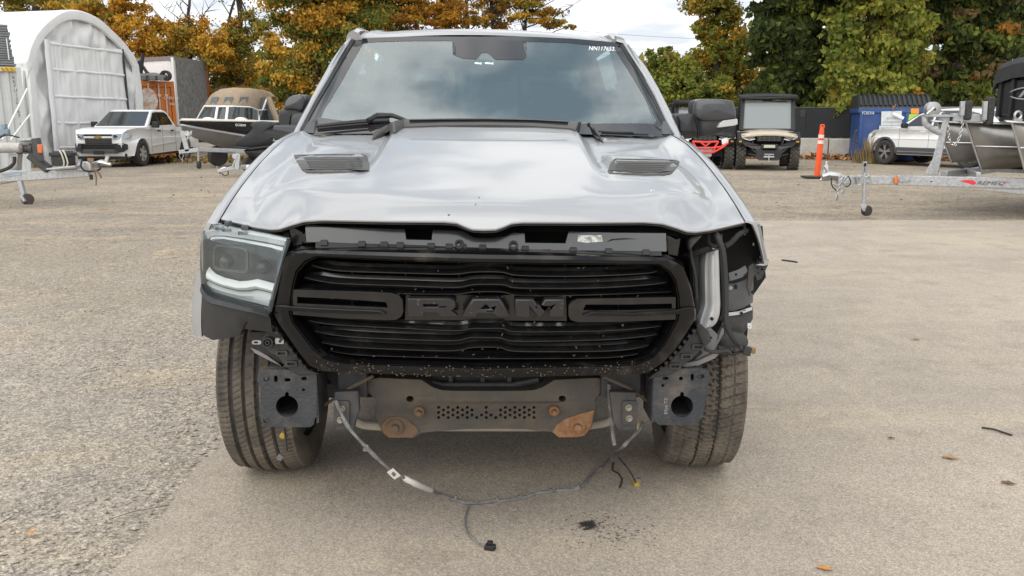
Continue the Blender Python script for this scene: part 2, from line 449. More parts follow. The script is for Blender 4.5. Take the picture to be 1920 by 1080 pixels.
# ------------------------------------------------------------------ ground
def ground_material(name, cols, fine, relief, stones, wet=(), spots=None, fade=None):
    m = bpy.data.materials.new(name); m.use_nodes = True
    nt = m.node_tree; N = nt.nodes; L = nt.links; bs = N['Principled BSDF']
    bs.inputs['Roughness'].default_value = 0.92; bs.inputs['Specular IOR Level'].default_value = 0.25
    tc = N.new('ShaderNodeTexCoord')
    def noi(sc, det, lo, hi, rough=0.6, st=None):
        n = N.new('ShaderNodeTexNoise'); n.inputs['Scale'].default_value = sc; n.inputs['Detail'].default_value = det; n.inputs['Roughness'].default_value = rough
        s = tc.outputs['Object']
        if st:
            mp = N.new('ShaderNodeMapping'); mp.inputs['Scale'].default_value = st; L.new(s, mp.inputs[0]); s = mp.outputs[0]
        L.new(s, n.inputs[0])
        r = N.new('ShaderNodeMapRange'); r.inputs[1].default_value = lo; r.inputs[2].default_value = hi; L.new(n.outputs[0], r.inputs[0])
        return r.outputs[0]
    def mix(a, b, f):
        x = N.new('ShaderNodeMix'); x.data_type = 'RGBA'
        for s, v in ((6, a), (7, b)):
            if isinstance(v, tuple): x.inputs[s].default_value = (*v, 1)
            else: L.new(v, x.inputs[s])
        if isinstance(f, float): x.inputs[0].default_value = f
        else: L.new(f, x.inputs[0])
        return x.outputs[2]
    base = mix(cols[0], cols[1], noi(0.55, 8, 0.38, 0.62, st=(1.0, 1.0, 1)))
    base = mix(base, cols[2], noi(0.9, 7, 0.50, 0.68, st=(0.45, 1.6, 1)))
    if fade:                           # further off the gravel thins out into bare dirt
        y0, y1, fc = fade
        sp = N.new('ShaderNodeSeparateXYZ'); L.new(tc.outputs['Object'], sp.inputs[0])
        ad = N.new('ShaderNodeMath'); ad.operation = 'MULTIPLY_ADD'; ad.inputs[1].default_value = 7.0; L.new(noi(0.35, 5, 0.3, 0.7), ad.inputs[0]); L.new(sp.outputs['Y'], ad.inputs[2])
        fr_ = N.new('ShaderNodeMapRange'); fr_.inputs[1].default_value = y0 + 3.5; fr_.inputs[2].default_value = y1 + 3.5; L.new(ad.outputs[0], fr_.inputs[0])
        base = mix(base, fc, fr_.outputs[0])
    # dusty scuffs and packed patches at two sizes
    base = mix(base, tuple(c * 0.80 for c in cols[1]), noi(2.6, 9, 0.50, 0.78, 0.72))
    base = mix(base, tuple(min(1, c * 1.10) for c in cols[2]), noi(1.7, 9, 0.54, 0.80, 0.75, st=(1.0, 0.6, 1)))
    # grains: two sizes of cells, each with its own tone
    for sc, amt, lo, hi in fine:
        vo = N.new('ShaderNodeTexVoronoi'); vo.inputs['Scale'].default_value = sc
        L.new(tc.outputs['Object'], vo.inputs['Vector'])
        sp = N.new('ShaderNodeSeparateColor'); L.new(vo.outputs['Color'], sp.inputs[0])
        r = N.new('ShaderNodeMapRange'); r.inputs[3].default_value = lo; r.inputs[4].default_value = hi; L.new(sp.outputs[0], r.inputs[0])
        mu = N.new('ShaderNodeMix'); mu.data_type = 'RGBA'; mu.blend_type = 'MULTIPLY'; mu.inputs[0].default_value = amt
        L.new(base, mu.inputs[6]); L.new(r.outputs[0], mu.inputs[7]); base = mu.outputs[2]
    for sc, lo, hi, c, f in stones:
        s = noi(sc, 3, lo, hi, 0.5)
        k = N.new('ShaderNodeMath'); k.operation = 'MULTIPLY'; k.inputs[1].default_value = f; L.new(s, k.inputs[0])
        base = mix(base, c, k.outputs[0])
    for (wx, wy, wr, sc) in wet:       # an oily spill, with its own ragged edge
        mp = N.new('ShaderNodeMapping'); mp.inputs['Location'].default_value = (-wx, -wy, 0); L.new(tc.outputs['Object'], mp.inputs[0])
        ln = N.new('ShaderNodeVectorMath'); ln.operation = 'LENGTH'; L.new(mp.outputs[0], ln.inputs[0])
        r = N.new('ShaderNodeMapRange'); r.inputs[1].default_value = wr; r.inputs[2].default_value = 0.0; L.new(ln.outputs['Value'], r.inputs[0])
        n = N.new('ShaderNodeTexNoise'); n.inputs['Scale'].default_value = sc; n.inputs['Detail'].default_value = 4; L.new(tc.outputs['Object'], n.inputs[0])
        a = N.new('ShaderNodeMath'); a.operation = 'ADD'; L.new(r.outputs[0], a.inputs[0]); L.new(n.outputs[0], a.inputs[1])
        g = N.new('ShaderNodeMapRange'); g.inputs[1].default_value = 0.92; g.inputs[2].default_value = 1.15; L.new(a.outputs[0], g.inputs[0])
        base = mix(base, (0.035, 0.032, 0.028), g.outputs[0])
    if spots:                          # drips splashed round the spill
        wx, wy, wr = spots
        mp = N.new('ShaderNodeMapping'); mp.inputs['Location'].default_value = (-wx, -wy, 0); L.new(tc.outputs['Object'], mp.inputs[0])
        ln = N.new('ShaderNodeVectorMath'); ln.operation = 'LENGTH'; L.new(mp.outputs[0], ln.inputs[0])
        r = N.new('ShaderNodeMapRange'); r.inputs[1].default_value = wr; r.inputs[2].default_value = 0.0; r.inputs[3].default_value = 0.0; r.inputs[4].default_value = 0.26; L.new(ln.outputs['Value'], r.inputs[0])
        n = N.new('ShaderNodeTexNoise'); n.inputs['Scale'].default_value = 75; n.inputs['Detail'].default_value = 2; L.new(tc.outputs['Object'], n.inputs[0])
        a = N.new('ShaderNodeMath'); a.operation = 'ADD'; L.new(r.outputs[0], a.inputs[0]); L.new(n.outputs[0], a.inputs[1])
        g = N.new('ShaderNodeMapRange'); g.inputs[1].default_value = 0.80; g.inputs[2].default_value = 0.84; g.inputs[4].default_value = 0.75; L.new(a.outputs[0], g.inputs[0])
        base = mix(base, (0.06, 0.055, 0.05), g.outputs[0])
    L.new(base, bs.inputs['Base Color'])
    last = None
    for sc, st, ds in relief:
        n = N.new('ShaderNodeTexNoise'); n.inputs['Scale'].default_value = sc; n.inputs['Detail'].default_value = 6; n.inputs['Roughness'].default_value = 0.65
        L.new(tc.outputs['Object'], n.inputs[0])
        bu = N.new('ShaderNodeBump'); bu.inputs['Strength'].default_value = st; bu.inputs['Distance'].default_value = ds
        L.new(n.outputs[0], bu.inputs['Height'])
        if last is not None: L.new(last, bu.inputs['Normal'])
        last = bu.outputs[0]
    L.new(last, bs.inputs['Normal'])
    return m
M_DIRT = ground_material('dirt_yard', ((0.405, 0.34, 0.26), (0.30, 0.26, 0.21), (0.46, 0.365, 0.25)),
                         [(26, 0.7, 0.65, 1.2), (70, 0.8, 0.55, 1.3)],
                         [(2.5, 0.35, 0.05), (30, 0.7, 0.02), (110, 0.7, 0.008)],
                         [(5.0, 0.64, 0.70, (0.12, 0.10, 0.085), 0.7)])
M_GRAVEL = ground_material('loose_gravel', ((0.53, 0.46, 0.375), (0.44, 0.385, 0.32), (0.56, 0.46, 0.33)),
                           [(55, 0.75, 0.6, 1.25), (130, 0.85, 0.5, 1.4)],
                           [(3.0, 0.3, 0.05), (38, 0.7, 0.02), (120, 0.8, 0.009)],
                           [(30.0, 0.66, 0.72, (0.16, 0.145, 0.13), 0.6)], fade=(4.0, 10.0, (0.37, 0.315, 0.245)))
M_ASPH = ground_material('worn_asphalt', ((0.465, 0.398, 0.322), (0.39, 0.336, 0.275), (0.49, 0.413, 0.315)),
                         [(150, 0.6, 0.65, 1.3), (330, 0.6, 0.55, 1.4)],
                         [(1.2, 0.15, 0.05), (90, 0.55, 0.008), (300, 0.6, 0.004)],
                         [(60.0, 0.69, 0.74, (0.10, 0.095, 0.09), 0.7)],
                         wet=[(0.365, 2.83, 0.075, 70)], spots=(0.45, 2.80, 0.42))
def sheet(name, nx, ny, fx, m, kind='structure'):
    b = MB(); b.grid([[fx(i / nx, j / ny) for i in range(nx + 1)] for j in range(ny + 1)])
    o = b.build(name, m, recalc=False, smooth=180); o['kind'] = kind
    return o
def gridcoord(u):      # fine near the middle, far at the ends
    s = 2 * u - 1
    return math.copysign(abs(s) ** 3 * 1200 + abs(s) * 30, s)
def f_ground(u, v):
    x = gridcoord(u); y = gridcoord(v) + 10
    z = gz(x, y)
    n = noise.noise(Vector((x * 0.25, y * 0.25, 0))) * 0.02 * sstep(5, 12, y)
    return (x, y, z + n - 0.012)
sheet('ground', 160, 160, f_ground, M_DIRT)
# the worn gravel on the left
GR = [(-1.0, -3), (-1.14, 1.8), (-1.19, 2.53), (-1.20, 3.0), (-1.2, 3.56), (-1.25, 5.0), (-1.35, 7.5), (-1.6, 9.6)]
def f_gravel(u, v):
    y = lerp(-3.0, 11.0, v); xr = plin([(p[1], p[0]) for p in GR], y)
    x = lerp(-16.0, xr + 0.25, 1 - (1 - u) ** 2)
    z = 0.0 + 0.008 * noise.noise(Vector((x * 1.3, y * 1.3, 2)))
    edge = min(1.0, (11.0 - y) / 2.5)
    return (x, y, z - 0.016 * (1 - edge) - 0.003)
sheet('gravel_yard', 90, 80, f_gravel, M_GRAVEL)
def f_asph(u, v):
    y = lerp(-3.0, 12.2, v)
    xl = plin([(p[1], p[0]) for p in GR], y) + 0.05 * noise.noise(Vector((0, y * 1.7, 1))) + 0.03 * noise.noise(Vector((0, y * 6, 1)))
    x = lerp(xl, 16.0, u ** 1.6)
    yy = y + (0.10 * noise.noise(Vector((x * 0.9, 3, 1))) + 0.05 * noise.noise(Vector((x * 3.1, 3, 1)))) * v
    return (x, yy, 0.006 + 0.003 * noise.noise(Vector((x, y, 5))) + gz(x, yy))
sheet('asphalt_pavement', 120, 120, f_asph, M_ASPH)
# loose stones and crumbs, real relief close to the camera
def scatter(name, n, pos, smin, smax, m, flat=0.6):
    V = []; Fc = []
    base = [Vector(p) for p in ((1, 0, 0), (-1, 0, 0), (0, 1, 0), (0, -1, 0), (0, 0, 1), (0, 0, -1))]
    tri = [(0, 2, 4), (2, 1, 4), (1, 3, 4), (3, 0, 4), (2, 0, 5), (1, 2, 5), (3, 1, 5), (0, 3, 5)]
    for _ in range(n):
        x, y, z = pos(); s = smin + (smax - smin) * rnd.random() ** 3; a = rnd.random() * 6.28
        ca, sa = math.cos(a), math.sin(a); k = len(V)
        ax, ay, az = s * rnd.uniform(0.7, 1.3), s * rnd.uniform(0.6, 1.1), s * flat * rnd.uniform(0.6, 1.2)
        for p in base:
            q = Vector((p.x * ax + rnd.uniform(-.3, .3) * s, p.y * ay + rnd.uniform(-.3, .3) * s, p.z * az))
            V.append((x + q.x * ca - q.y * sa, y + q.x * sa + q.y * ca, z + q.z))
        Fc += [tuple(i + k for i in t) for t in tri]
    b = MB(); b.v = V; b.f = Fc; b.m = [0] * len(Fc)
    return b.build(name, m, smooth=0, recalc=False, kind='stuff')
M_STONE = mat('stone_chips', (0.46, 0.40, 0.335), 0.9, col2=(0.30, 0.27, 0.235), vscale=35, detail=1.0)
def pos_gravel():
    y = 1.6 + 9.0 * rnd.random() ** 1.8; xr = plin([(p[1], p[0]) for p in GR], y)
    return xr + 0.15 - abs(rnd.gauss(0, 1)) * 0.12 * 8 - (0.0 if rnd.random() < .5 else rnd.random() * 2.2), y, 0.0
scatter('loose_stones', 16000, pos_gravel, 0.003, 0.014, M_STONE)
def pos_asph():
    y = 1.6 + 9.5 * rnd.random() ** 1.6
    return rnd.uniform(-1.1, 5.5), y, 0.007
scatter('stone_crumbs', 5000, pos_asph, 0.0015, 0.006, M_STONE)
# ================================================================== the damaged pickup
TRK = thing('pickup_truck', (0, 3.45, 0), 'silver crew cab pickup truck facing the camera with its front bumper and one headlight missing', 'pickup truck')
# ---- hood: a measured surface z(x, D)
ZC = [(2.58, 1.075), (2.597, 1.106), (2.612, 1.127), (2.635, 1.152), (2.68, 1.178), (2.78, 1.205), (2.9, 1.232), (3.1, 1.274), (3.35, 1.322), (3.6, 1.366), (3.9, 1.408)]
ZO = [(2.70, 1.02), (2.93, 1.100), (3.05, 1.148), (3.2, 1.199), (3.45, 1.276), (3.75, 1.342), (4.0, 1.385)]
LIP = [(0, 1.105), (0.035, 1.106), (0.06, 1.114), (0.085, 1.124), (0.12, 1.127), (0.5, 1.126), (0.56, 1.121), (0.61, 1.105), (0.645, 1.092), (0.68, 1.087), (0.74, 1.088), (0.91, 1.093)]
DF = [(0, 2.597), (0.035, 2.598), (0.055, 2.602), (0.085, 2.610), (0.12, 2.613), (0.3, 2.622), (0.577, 2.66), (0.665, 2.705), (0.75, 2.765), (0.91, 2.93)]
DR = [(0, 3.84), (0.34, 3.86), (0.5, 3.94), (0.9, 3.99)]
GS = [(0, 0), (0.36, 0.02), (0.5, 0.08), (0.66, 0.13), (0.76, 0.22), (0.84, 0.42), (0.92, 0.74), (1.0, 1.0), (1.05, 1.12)]
def hood_base(x, D):
    a = abs(x)
    zc = pcub(ZC, D); zo = pcub(ZO, D) if D > 2.7 else 1.02
    z = zc - (zc - zo) * pcub(GS, a / 0.885)
    hb = 0.042 * sstep(2.92, 3.45, D)
    z -= hb * sstep(0.385, 0.440, a) * (1 - 0.9 * sstep(0.74, 0.88, a))
    # the raised pods round the vents and the ridge up to the scoop
    z += 0.034 * sstep(0.435, 0.485, a) * (1 - sstep(0.69, 0.80, a)) * sstep(2.98, 3.13, D) * (1 - sstep(3.27, 3.50, D))
    z -= 0.007 * sstep(0.58, 0.70, a) * (1 - sstep(0.76, 0.86, a)) * sstep(2.75, 2.9, D) * (1 - sstep(3.0, 3.25, D))
    return z - 0.009 * x
def hood_z(x, D):
    a = abs(x); df = plin(DF, a)
    dl = plin(LIP, a) - 0.009 * x - hood_base(x, df)
    w = lerp(0.15, 0.20, sstep(0.45, 0.65, a))
    return hood_base(x, D) + dl * (1 - sstep(0, w, D - df))
def hood_hit(px, py):
    d = ray(px, py); lo = None
    D = 2.62
    while D < 4.0:
        p = CAM + d * (D / d.y)
        if p.z <= hood_z(p.x, D): break
        D += 0.004
    return Vector((p.x, p.y, hood_z(p.x, p.y)))
def seam_x(D): return plin([(2.6, 0.905), (2.93, 0.902), (3.2, 0.896), (3.45, 0.882), (3.75, 0.872), (4.0, 0.845)], D)
rows = []
NU, NT = 150, 84
us = sorted(set([-1 + 2 * i / NU for i in range(NU + 1)]))
def hood_row(t):
    r = []
    for u in us:
        x = u * 0.902; a = abs(x); D = lerp(plin(DF, a), plin(DR, a), t)
        x = u * (seam_x(D) - 0.004); r.append((x, D))
    return r
b = MB()
front = hood_row(0)
b_rows = [[(x, D + 0.05, hood_z(x, D) - 0.006) for x, D in front], [(x, D + 0.006, hood_z(x, D) - 0.008) for x, D in front],
          [(x, D + 0.001, hood_z(x, D) - 0.006) for x, D in front], [(x, D, hood_z(x, D) - 0.002) for x, D in front]]
for j in range(NT + 1):
    t = j / NT; t = t ** 1.35
    b_rows.append([(x, D + 0.003, hood_z(x, D)) for x, D in hood_row(t)])
b.grid(b_rows)
HOOD = b.build('hood', M_SILVER, TRK, smooth=50)
b = MB()
b.grid([[(x, D + 0.014, hood_z(x, D) - 0.006) for x, D in front], [(x, D + 0.010, hood_z(x, D) - 0.014) for x, D in front], [(x, D + 0.05, hood_z(x, D) - 0.018) for x, D in front]])
b.build('hood_seal', M_RUB, HOOD)
def on_hood(name, outline, up, down, m, parent, holes=(), bevel=0.004):
    b = MB()
    b.prism(outline, lambda p: hood_hit(p[0], p[1]) + Vector((0, -up * 0.2, up)), lambda p: hood_hit(p[0], p[1]) + Vector((0, 0, -down)), holes)
    return b.build(name, m, parent, bevel=bevel)
M_VENT = mat('vent_trim', (0.082, 0.078, 0.073), 0.5, var=0.12, vscale=10, bump=0.05, bscale=300)
M_VENTIN = mat('vent_louver', (0.055, 0.052, 0.049), 0.55, bump=0.05, bscale=200)
VL = [(551, 292), (600, 291), (681, 291), (689, 295), (692, 307), (692, 321), (660, 323), (600, 325), (577, 325), (567, 320), (558, 306)]
VLH = [(571, 297), (620, 296), (672, 296), (679, 304), (681, 316), (640, 319), (590, 319), (582, 317), (576, 307)]
VR = [(1153, 299), (1210, 300), (1266, 301), (1274, 304), (1270, 314), (1259, 326), (1246, 329), (1195, 329), (1142, 326), (1139, 322), (1145, 306)]
VRH = [(1162, 304), (1210, 304.5), (1258, 305.5), (1254, 314), (1247, 321), (1240, 323.5), (1195, 324), (1154, 321), (1155, 313)]
for o, h in ((VL, VLH), (VR, VRH)):
    v = on_hood('hood_vent', dens(o, 4), 0.0036, 0.012, M_VENT, HOOD, holes=[dens(h, 2)], bevel=0.003)
    b = MB()
    hx0, hx1 = min(p[0] for p in h), max(p[0] for p in h); vr = []
    for i in range(25):
        x = lerp(hx0 - 1, hx1 + 1, i / 24); ys = []
        for (ax_, ay_), (bx_, by_) in zip(h, h[1:] + h[:1]):
            if ax_ != bx_ and min(ax_, bx_) - 1 <= x <= max(ax_, bx_) + 1: ys.append(lerp(ay_, by_, min(1, max(0, (x - ax_) / (bx_ - ax_)))))
        vr.append([hood_hit(x, lerp(min(ys) - 0.5, max(ys) + 0.5, j / 8)) + Vector((0, 0, 0.0026)) for j in range(9)])
    b.grid(vr)
    b.build('vent_floor', M_VENTIN, HOOD)
    xs0, xs1 = min(p[0] for p in h), max(p[0] for p in h)
    for k in range(4):
        f = (k + 0.5) / 4; y = lerp(298, 317, f) if xs0 < 900 else lerp(306, 322, f)
        xa = lerp(xs0 + 2, xs0 + 10, f) if xs0 < 900 else xs0 + 1 - 6 * f + 6
        xb = lerp(xs1 - 9, xs1 - 2, f) if xs0 < 900 else lerp(xs1 - 3, xs1 - 18, f)
        P = [hood_hit(lerp(xa, xb, i / 6), y) + Vector((0, 0, 0.0016)) for i in range(7)]
        b = MB(); b.tube(P, 0.0032, 6)
        b.build('vent_louver', M_VENTIN, HOOD)
# ---- scoop trim at the back of the hood
SC_TOP = [(699, 249), (722, 236), (740, 226.5), (757, 223.5), (830, 222), (912, 221.2), (1000, 223), (1072, 227), (1098, 229), (1113, 238), (1131, 263)]
SC_BOT = [(699, 263), (724, 254), (742, 250), (757, 240), (830, 237.5), (912, 236.6), (1000, 238.5), (1068, 243), (1090, 249), (1112, 257), (1131, 268)]
def D_sc(x, y): return 3.70 + 0.0 * x
b = MB()
rows = [[], [], [], [], []]
for a_, c_ in zip(dens(SC_TOP, 4, False), dens(SC_BOT, 4, False)):
    h = hood_hit(c_.x, c_.y)
    top = at(a_.x, a_.y, max(h.y + 0.05, 3.72))
    rows[0].append(h + Vector((0, 0, -0.02))); rows[1].append(h + Vector((0, -0.002, 0.006))); rows[2].append(h.lerp(top, 0.5) + Vector((0, 0, 0.004))); rows[3].append(top); rows[4].append(top + Vector((0, 0.09, -0.02)))
b.grid(rows)
SCOOP = b.build('hood_scoop_trim', M_VENT, TRK, smooth=50)
b = MB(); A = dens([(768, 226.5), (830, 225.5), (912, 225), (1000, 226.5), (1066, 230)], 4, False); C = dens([(768, 233.5), (830, 231.5), (912, 231), (1000, 232.5), (1064, 237)], 4, False)
def sc_pt(p, s=0.0):
    h = hood_hit(p.x, p.y + 12)
    return at(p.x, p.y, lerp(h.y, 3.72, 0.9)) + Vector((0, -0.012 + s, 0.004))
b.grid([[sc_pt(p) for p in A], [sc_pt(p, 0.01) for p in (a.lerp(c, .5) for a, c in zip(A, C))], [sc_pt(p) for p in C]])
b.build('scoop_intake', M_MBLK, SCOOP)
for pts in ([(718, 246), (738, 228), (745, 229), (738, 240), (722, 250)], [(1096, 232), (1103, 232), (1126, 258), (1122, 261), (1104, 246)]):
    b = MB(); b.prism(pts, lambda p: at(p[0], p[1], hood_hit(p[0], p[1] + 6).y - 0.012), lambda p: at(p[0], p[1], hood_hit(p[0], p[1] + 6).y + 0.02))
    b.build('scoop_side_vent', M_MBLK, SCOOP)
    cx = sum(p[0] for p in pts) / 5
    for k in range(3):
        px = cx - 6 + 6 * k; py = 239 + (4 * (1 - k) if cx < 900 else 8 * (k - 1))
        c = at(px, py, hood_hit(px, py + 6).y - 0.016); b = MB(); b.box(c, (0.012, 0.014, 0.008)); b.build('vent_tooth', M_VENT, SCOOP, bevel=0.002)
# dried marks and chips on the paint
M_CHIP = mat('paint_chip', (0.72, 0.72, 0.72), 0.6)
M_CHIPD = mat('paint_chip_dark', (0.05, 0.05, 0.05), 0.7)
for (px, py, r, m) in ((842, 404, 2.2, M_CHIPD), (1221, 358, 2.0, M_CHIP), (1226, 357, 1.4, M_CHIP), (898, 371, 1.2, M_CHIPD), (892, 384, 1.0, M_CHIPD)):
    pts = [(px + r * rnd.uniform(.5, 1.3) * math.cos(k), py + r * 0.7 * rnd.uniform(.5, 1.3) * math.sin(k)) for k in (0.3, 1.4, 2.6, 3.9, 5.1)]
    on_hood('paint_chip', pts, 0.0009, 0.003, m, HOOD, bevel=0)

# ---- fenders
def fender_top(D): return seam_x(D) + 0.004, pcub(ZO, D) - 0.0 
def fender_grid(s, dmin, lower):
    b = MB(); rows = []
    N = 44
    for j in range(N + 1):
        D = lerp(dmin, 4.08, j / N)
        xs, zs = fender_top(D); zs = hood_z(s * (xs - 0.004), D) 
        r = [(s * xs, D, zs - 0.035), (s * xs, D, zs - 0.004), (s * (xs + 0.006), D, zs + 0.001), (s * (xs + 0.026), D, zs - 0.003)]
        bulge = sstep(2.9, 3.15, D)
        zb = lower(D)
        K = 18; zt = zs
        for k in range(1, K + 1):
            z = lerp(zt, zb, k / K)
            q = (zt - z)
            x = xs + 0.032 + (1.009 - xs) * (1 - math.exp(-q * 7.0)) * (0.80 + 0.20 * bulge) - 0.10 * max(0, 0.72 - z) ** 1.2
            flare = 0.022 * math.exp(-((math.hypot(D - 3.45, z - 0.42) - 0.55) / 0.09) ** 2)
            r.append((s * (x + flare), D, z))
        last = r[-1]; r.append((last[0] - s * 0.03, last[1], last[2] + 0.003))
        rows.append(r)
    b.grid(rows)
    if s > 0: b.cm = 1; b.grid([[(p[0] - s * 0.010, p[1] + 0.012, p[2]) for p in r] for r in rows]); b.cm = 0  # black inner skin: primer, with the shade inside painted in
    # return edge at the front
    f0 = rows[0]
    e = MB(); e.grid([[(p[0], p[1] - 0.001, p[2]) for p in f0[1:]], [(p[0] - s * 0.014, p[1] - 0.002, p[2] - 0.004) for p in f0[1:]], [(p[0] - s * 0.016, p[1] + 0.012, p[2] - 0.004) for p in f0[1:]]])
    e.build('fender_flange', M_SILVER, TRK, smooth=20)
    return b
def arch(D): 
    q = 0.27 - (D - 3.45) ** 2
    return 0.42 + math.sqrt(q) if q > 0 else 0.42
def low_left(D): return hood_z(-0.88, D) - 0.035 if D < 3.04 else max(arch(D), 0.62 if D < 3.10 else 0.5 if D > 3.9 else 0)
def low_right(D): return max(lerp(0.935, 0.90, sstep(2.9, 3.5, D)), arch(D) if D < 3.9 else 0.5)
FL = fender_grid(-1, 2.90, low_left).build('fender', M_SILVER, TRK, smooth=50)
FRT = fender_grid(1, 2.93, low_right).build('fender', [M_SILVER, M_DEEP], TRK, recalc=False, smooth=50, label='torn fender with its front cut away above the bare wheel arch')
# black edge behind the seam
for s in (-1, 1):
    b = MB(); b.grid([[(s * (seam_x(D) - 0.012), D, hood_z(s * 0.87, D) - 0.012 - 0.02 * k) for D in [2.95 + 0.035 * i for i in range(30)]] for k in (0, 1)] )
    b.grid([[(s * (seam_x(D) + 0.012), D, hood_z(s * seam_x(D), D) - 0.014) for D in [2.95 + 0.035 * i for i in range(30)]], [(s * (seam_x(D) - 0.05), D, hood_z(s * seam_x(D), D) - 0.03) for D in [2.95 + 0.035 * i for i in range(30)]]])
    b.build('seam_channel', M_DEEP, TRK)

# ---- cab
def D_ws(x, y):
    t = (248 - y) / (248 - 70); q = ((x - 915) / lerp(338, 256, min(1, max(0, t)))) ** 2
    return lerp(3.99, 4.97, t) - 0.13 * (1 - q) * lerp(1, 0.7, t)
WS_T = [(659, 73), (700, 70.5), (760, 68.5), (840, 67), (912, 67), (990, 68.5), (1070, 72), (1130, 77), (1171, 82)]
WS_B = [(576, 250), (640, 251), (720, 250), (815, 247), (912, 246), (1010, 248), (1105, 252), (1190, 255), (1254, 255)]
WSP = [(i / 20, 0) for i in range(21)]
b = loft(MB(), WS_T, WS_B, WSP, D_ws, 4)
WIND = b.build('windshield', glass('windshield_glass', (0.52, 0.66, 0.67), 0.20, 0.01, (0.16, 0.25, 0.26), 2.05), TRK, smooth=180, recalc=False)
# black printed border
M_FRIT = mat('windshield_border', (0.02, 0.02, 0.022), 0.06, spec=0.3)
b = MB()
fo = lambda x, y: D_ws(x, y) - 0.003
IT = [(686, 83), (706, 78.5), (760, 77), (840, 76.5), (850, 76.5), (985, 77.5), (1070, 80.5), (1120, 86), (1143, 92)]
IB = [(597, 216), (640, 226), (720, 232), (815, 236), (912, 236), (1010, 234), (1105, 232), (1190, 231), (1232, 229)]
loft(b, WS_T, [(682, 80)] + IT[1:-1] + [(1150, 89)], [(0, 0), (1, 0)], fo, 4)
loft(b, [(597, 220)] + IB[1:-1] + [(1228, 232)], WS_B, [(0, 0), (0.5, 0), (1, 0)], fo, 4)
Ls = [(659, 73), (640, 109), (620, 147), (600, 185), (582, 219), (576, 250)]; Li = [(682, 80), (663, 112), (642, 150), (620, 187), (600, 216), (597, 220)]
loft(b, Ls, Li, [(0, 0), (0.5, 0), (1, 0)], fo, 4)
Rs = [(1171, 82), (1191, 116), (1210, 149), (1229, 187), (1246, 221), (1254, 255)]; Ri = [(1150, 89), (1172, 122), (1193, 156), (1214, 192), (1230, 225), (1228, 232)]
loft(b, Rs, Ri, [(0, 0), (0.5, 0), (1, 0)], fo, 4)
b.build('windshield_border', M_FRIT, WIND, recalc=False, smooth=180)
loft(MB(), [(848, 75.5), (870, 75.5), (893, 75.5), (905, 75.5), (915, 75.5), (930, 75.5), (960, 76), (987, 76.5)], [(849, 102), (868, 109.5), (893, 111), (903, 99), (915, 99), (929, 112), (980, 112), (987, 107)], [(0, 0), (0.5, 0), (1, 0)], fo, 3).build('camera_cover', M_FRIT, WIND, recalc=False, smooth=180)
plate('camera_lens', [(893, 111), (903, 100), (915, 100), (928, 112)], lambda x, y: D_ws(x, y) + 0.03, 0.02, mat('camera_bracket', (0.16, 0.17, 0.17), 0.5), WIND)
for (x0, x1) in ((890, 903), (909, 925)):
    plate('toll_sticker', [(x0, 117), (x0 + 4, 116.4), (x1 - 4, 117.6), (x1, 116.6), (x1, 121), (x1 - 5, 120.4), (x0 + 5, 120.2), (x0, 119.6)], lambda x, y: D_ws(x, y) - 0.002, 0.001, mat('sticker_aqua', (0.55, 0.75, 0.75), 0.5), WIND)
# yard number written in white on the glass
def write_px(name, txt, cx, base, h, D, m, parent, sx=1.0, shear=0.0, bold=0.0, wpx=None, thick=0.002, rise=0.0):
    vs, fs = text_mesh(txt, 1.0, 0.0, sx, shear, bold)
    zm = max(v.z for v in vs); x0 = min(v.x for v in vs); x1 = max(v.x for v in vs)
    k = h / zm; kx = (wpx / (x1 - x0)) if wpx else k
    f = D if callable(D) else (lambda x, y: D)
    b = MB(); V = []
    for v in vs:
        px = cx + (v.x - (x0 + x1) / 2) * kx; py = base - v.z * k + rise * (px - cx)
        V.append(at(px, py, f(px, py)))
    b.add(V, fs)
    return b.build(name, m, parent, smooth=0, recalc=False, solid=thick)
write_px('windshield_number', 'NN117653.', 1129, 94.5, 7.5, lambda x, y: D_ws(x, y) - 0.006, M_WHITEPRINT, WIND, shear=0.15, bold=0.012, wpx=50, rise=0.03)
# roof
ZR = [(4.93, 1.893), (4.97, 1.915), (5.05, 1.935), (5.3, 1.962), (5.8, 1.975), (6.4, 1.955), (6.62, 1.90)]
b = MB(); rows = []
def roof_z(x, D): return pcub(ZR, D) - 0.035 * (x / 0.72) ** 2 - 0.018 * x
for D in [4.93, 4.95, 4.97, 5.0, 5.05, 5.12, 5.3, 5.5, 5.8, 6.1, 6.4, 6.55, 6.62]:
    r = []
    for i in range(41):
        x = lerp(-0.735, 0.735, i / 40); a = abs(x)
        dd = D + 0.05 * (1 - sstep(4.93, 5.3, D)) - 0.09 * (1 - (x / 0.73) ** 2) * (1 - sstep(4.93, 5.4, D))
        z = roof_z(x, D) + 0.012 * (sstep(0.60, 0.625, a) - sstep(0.665, 0.69, a)) * sstep(4.95, 5.06, D)
        r.append((x, dd, z))
    rows.append(r)
b.grid(rows)
ROOF = b.build('roof', M_SILVER, TRK, smooth=60)
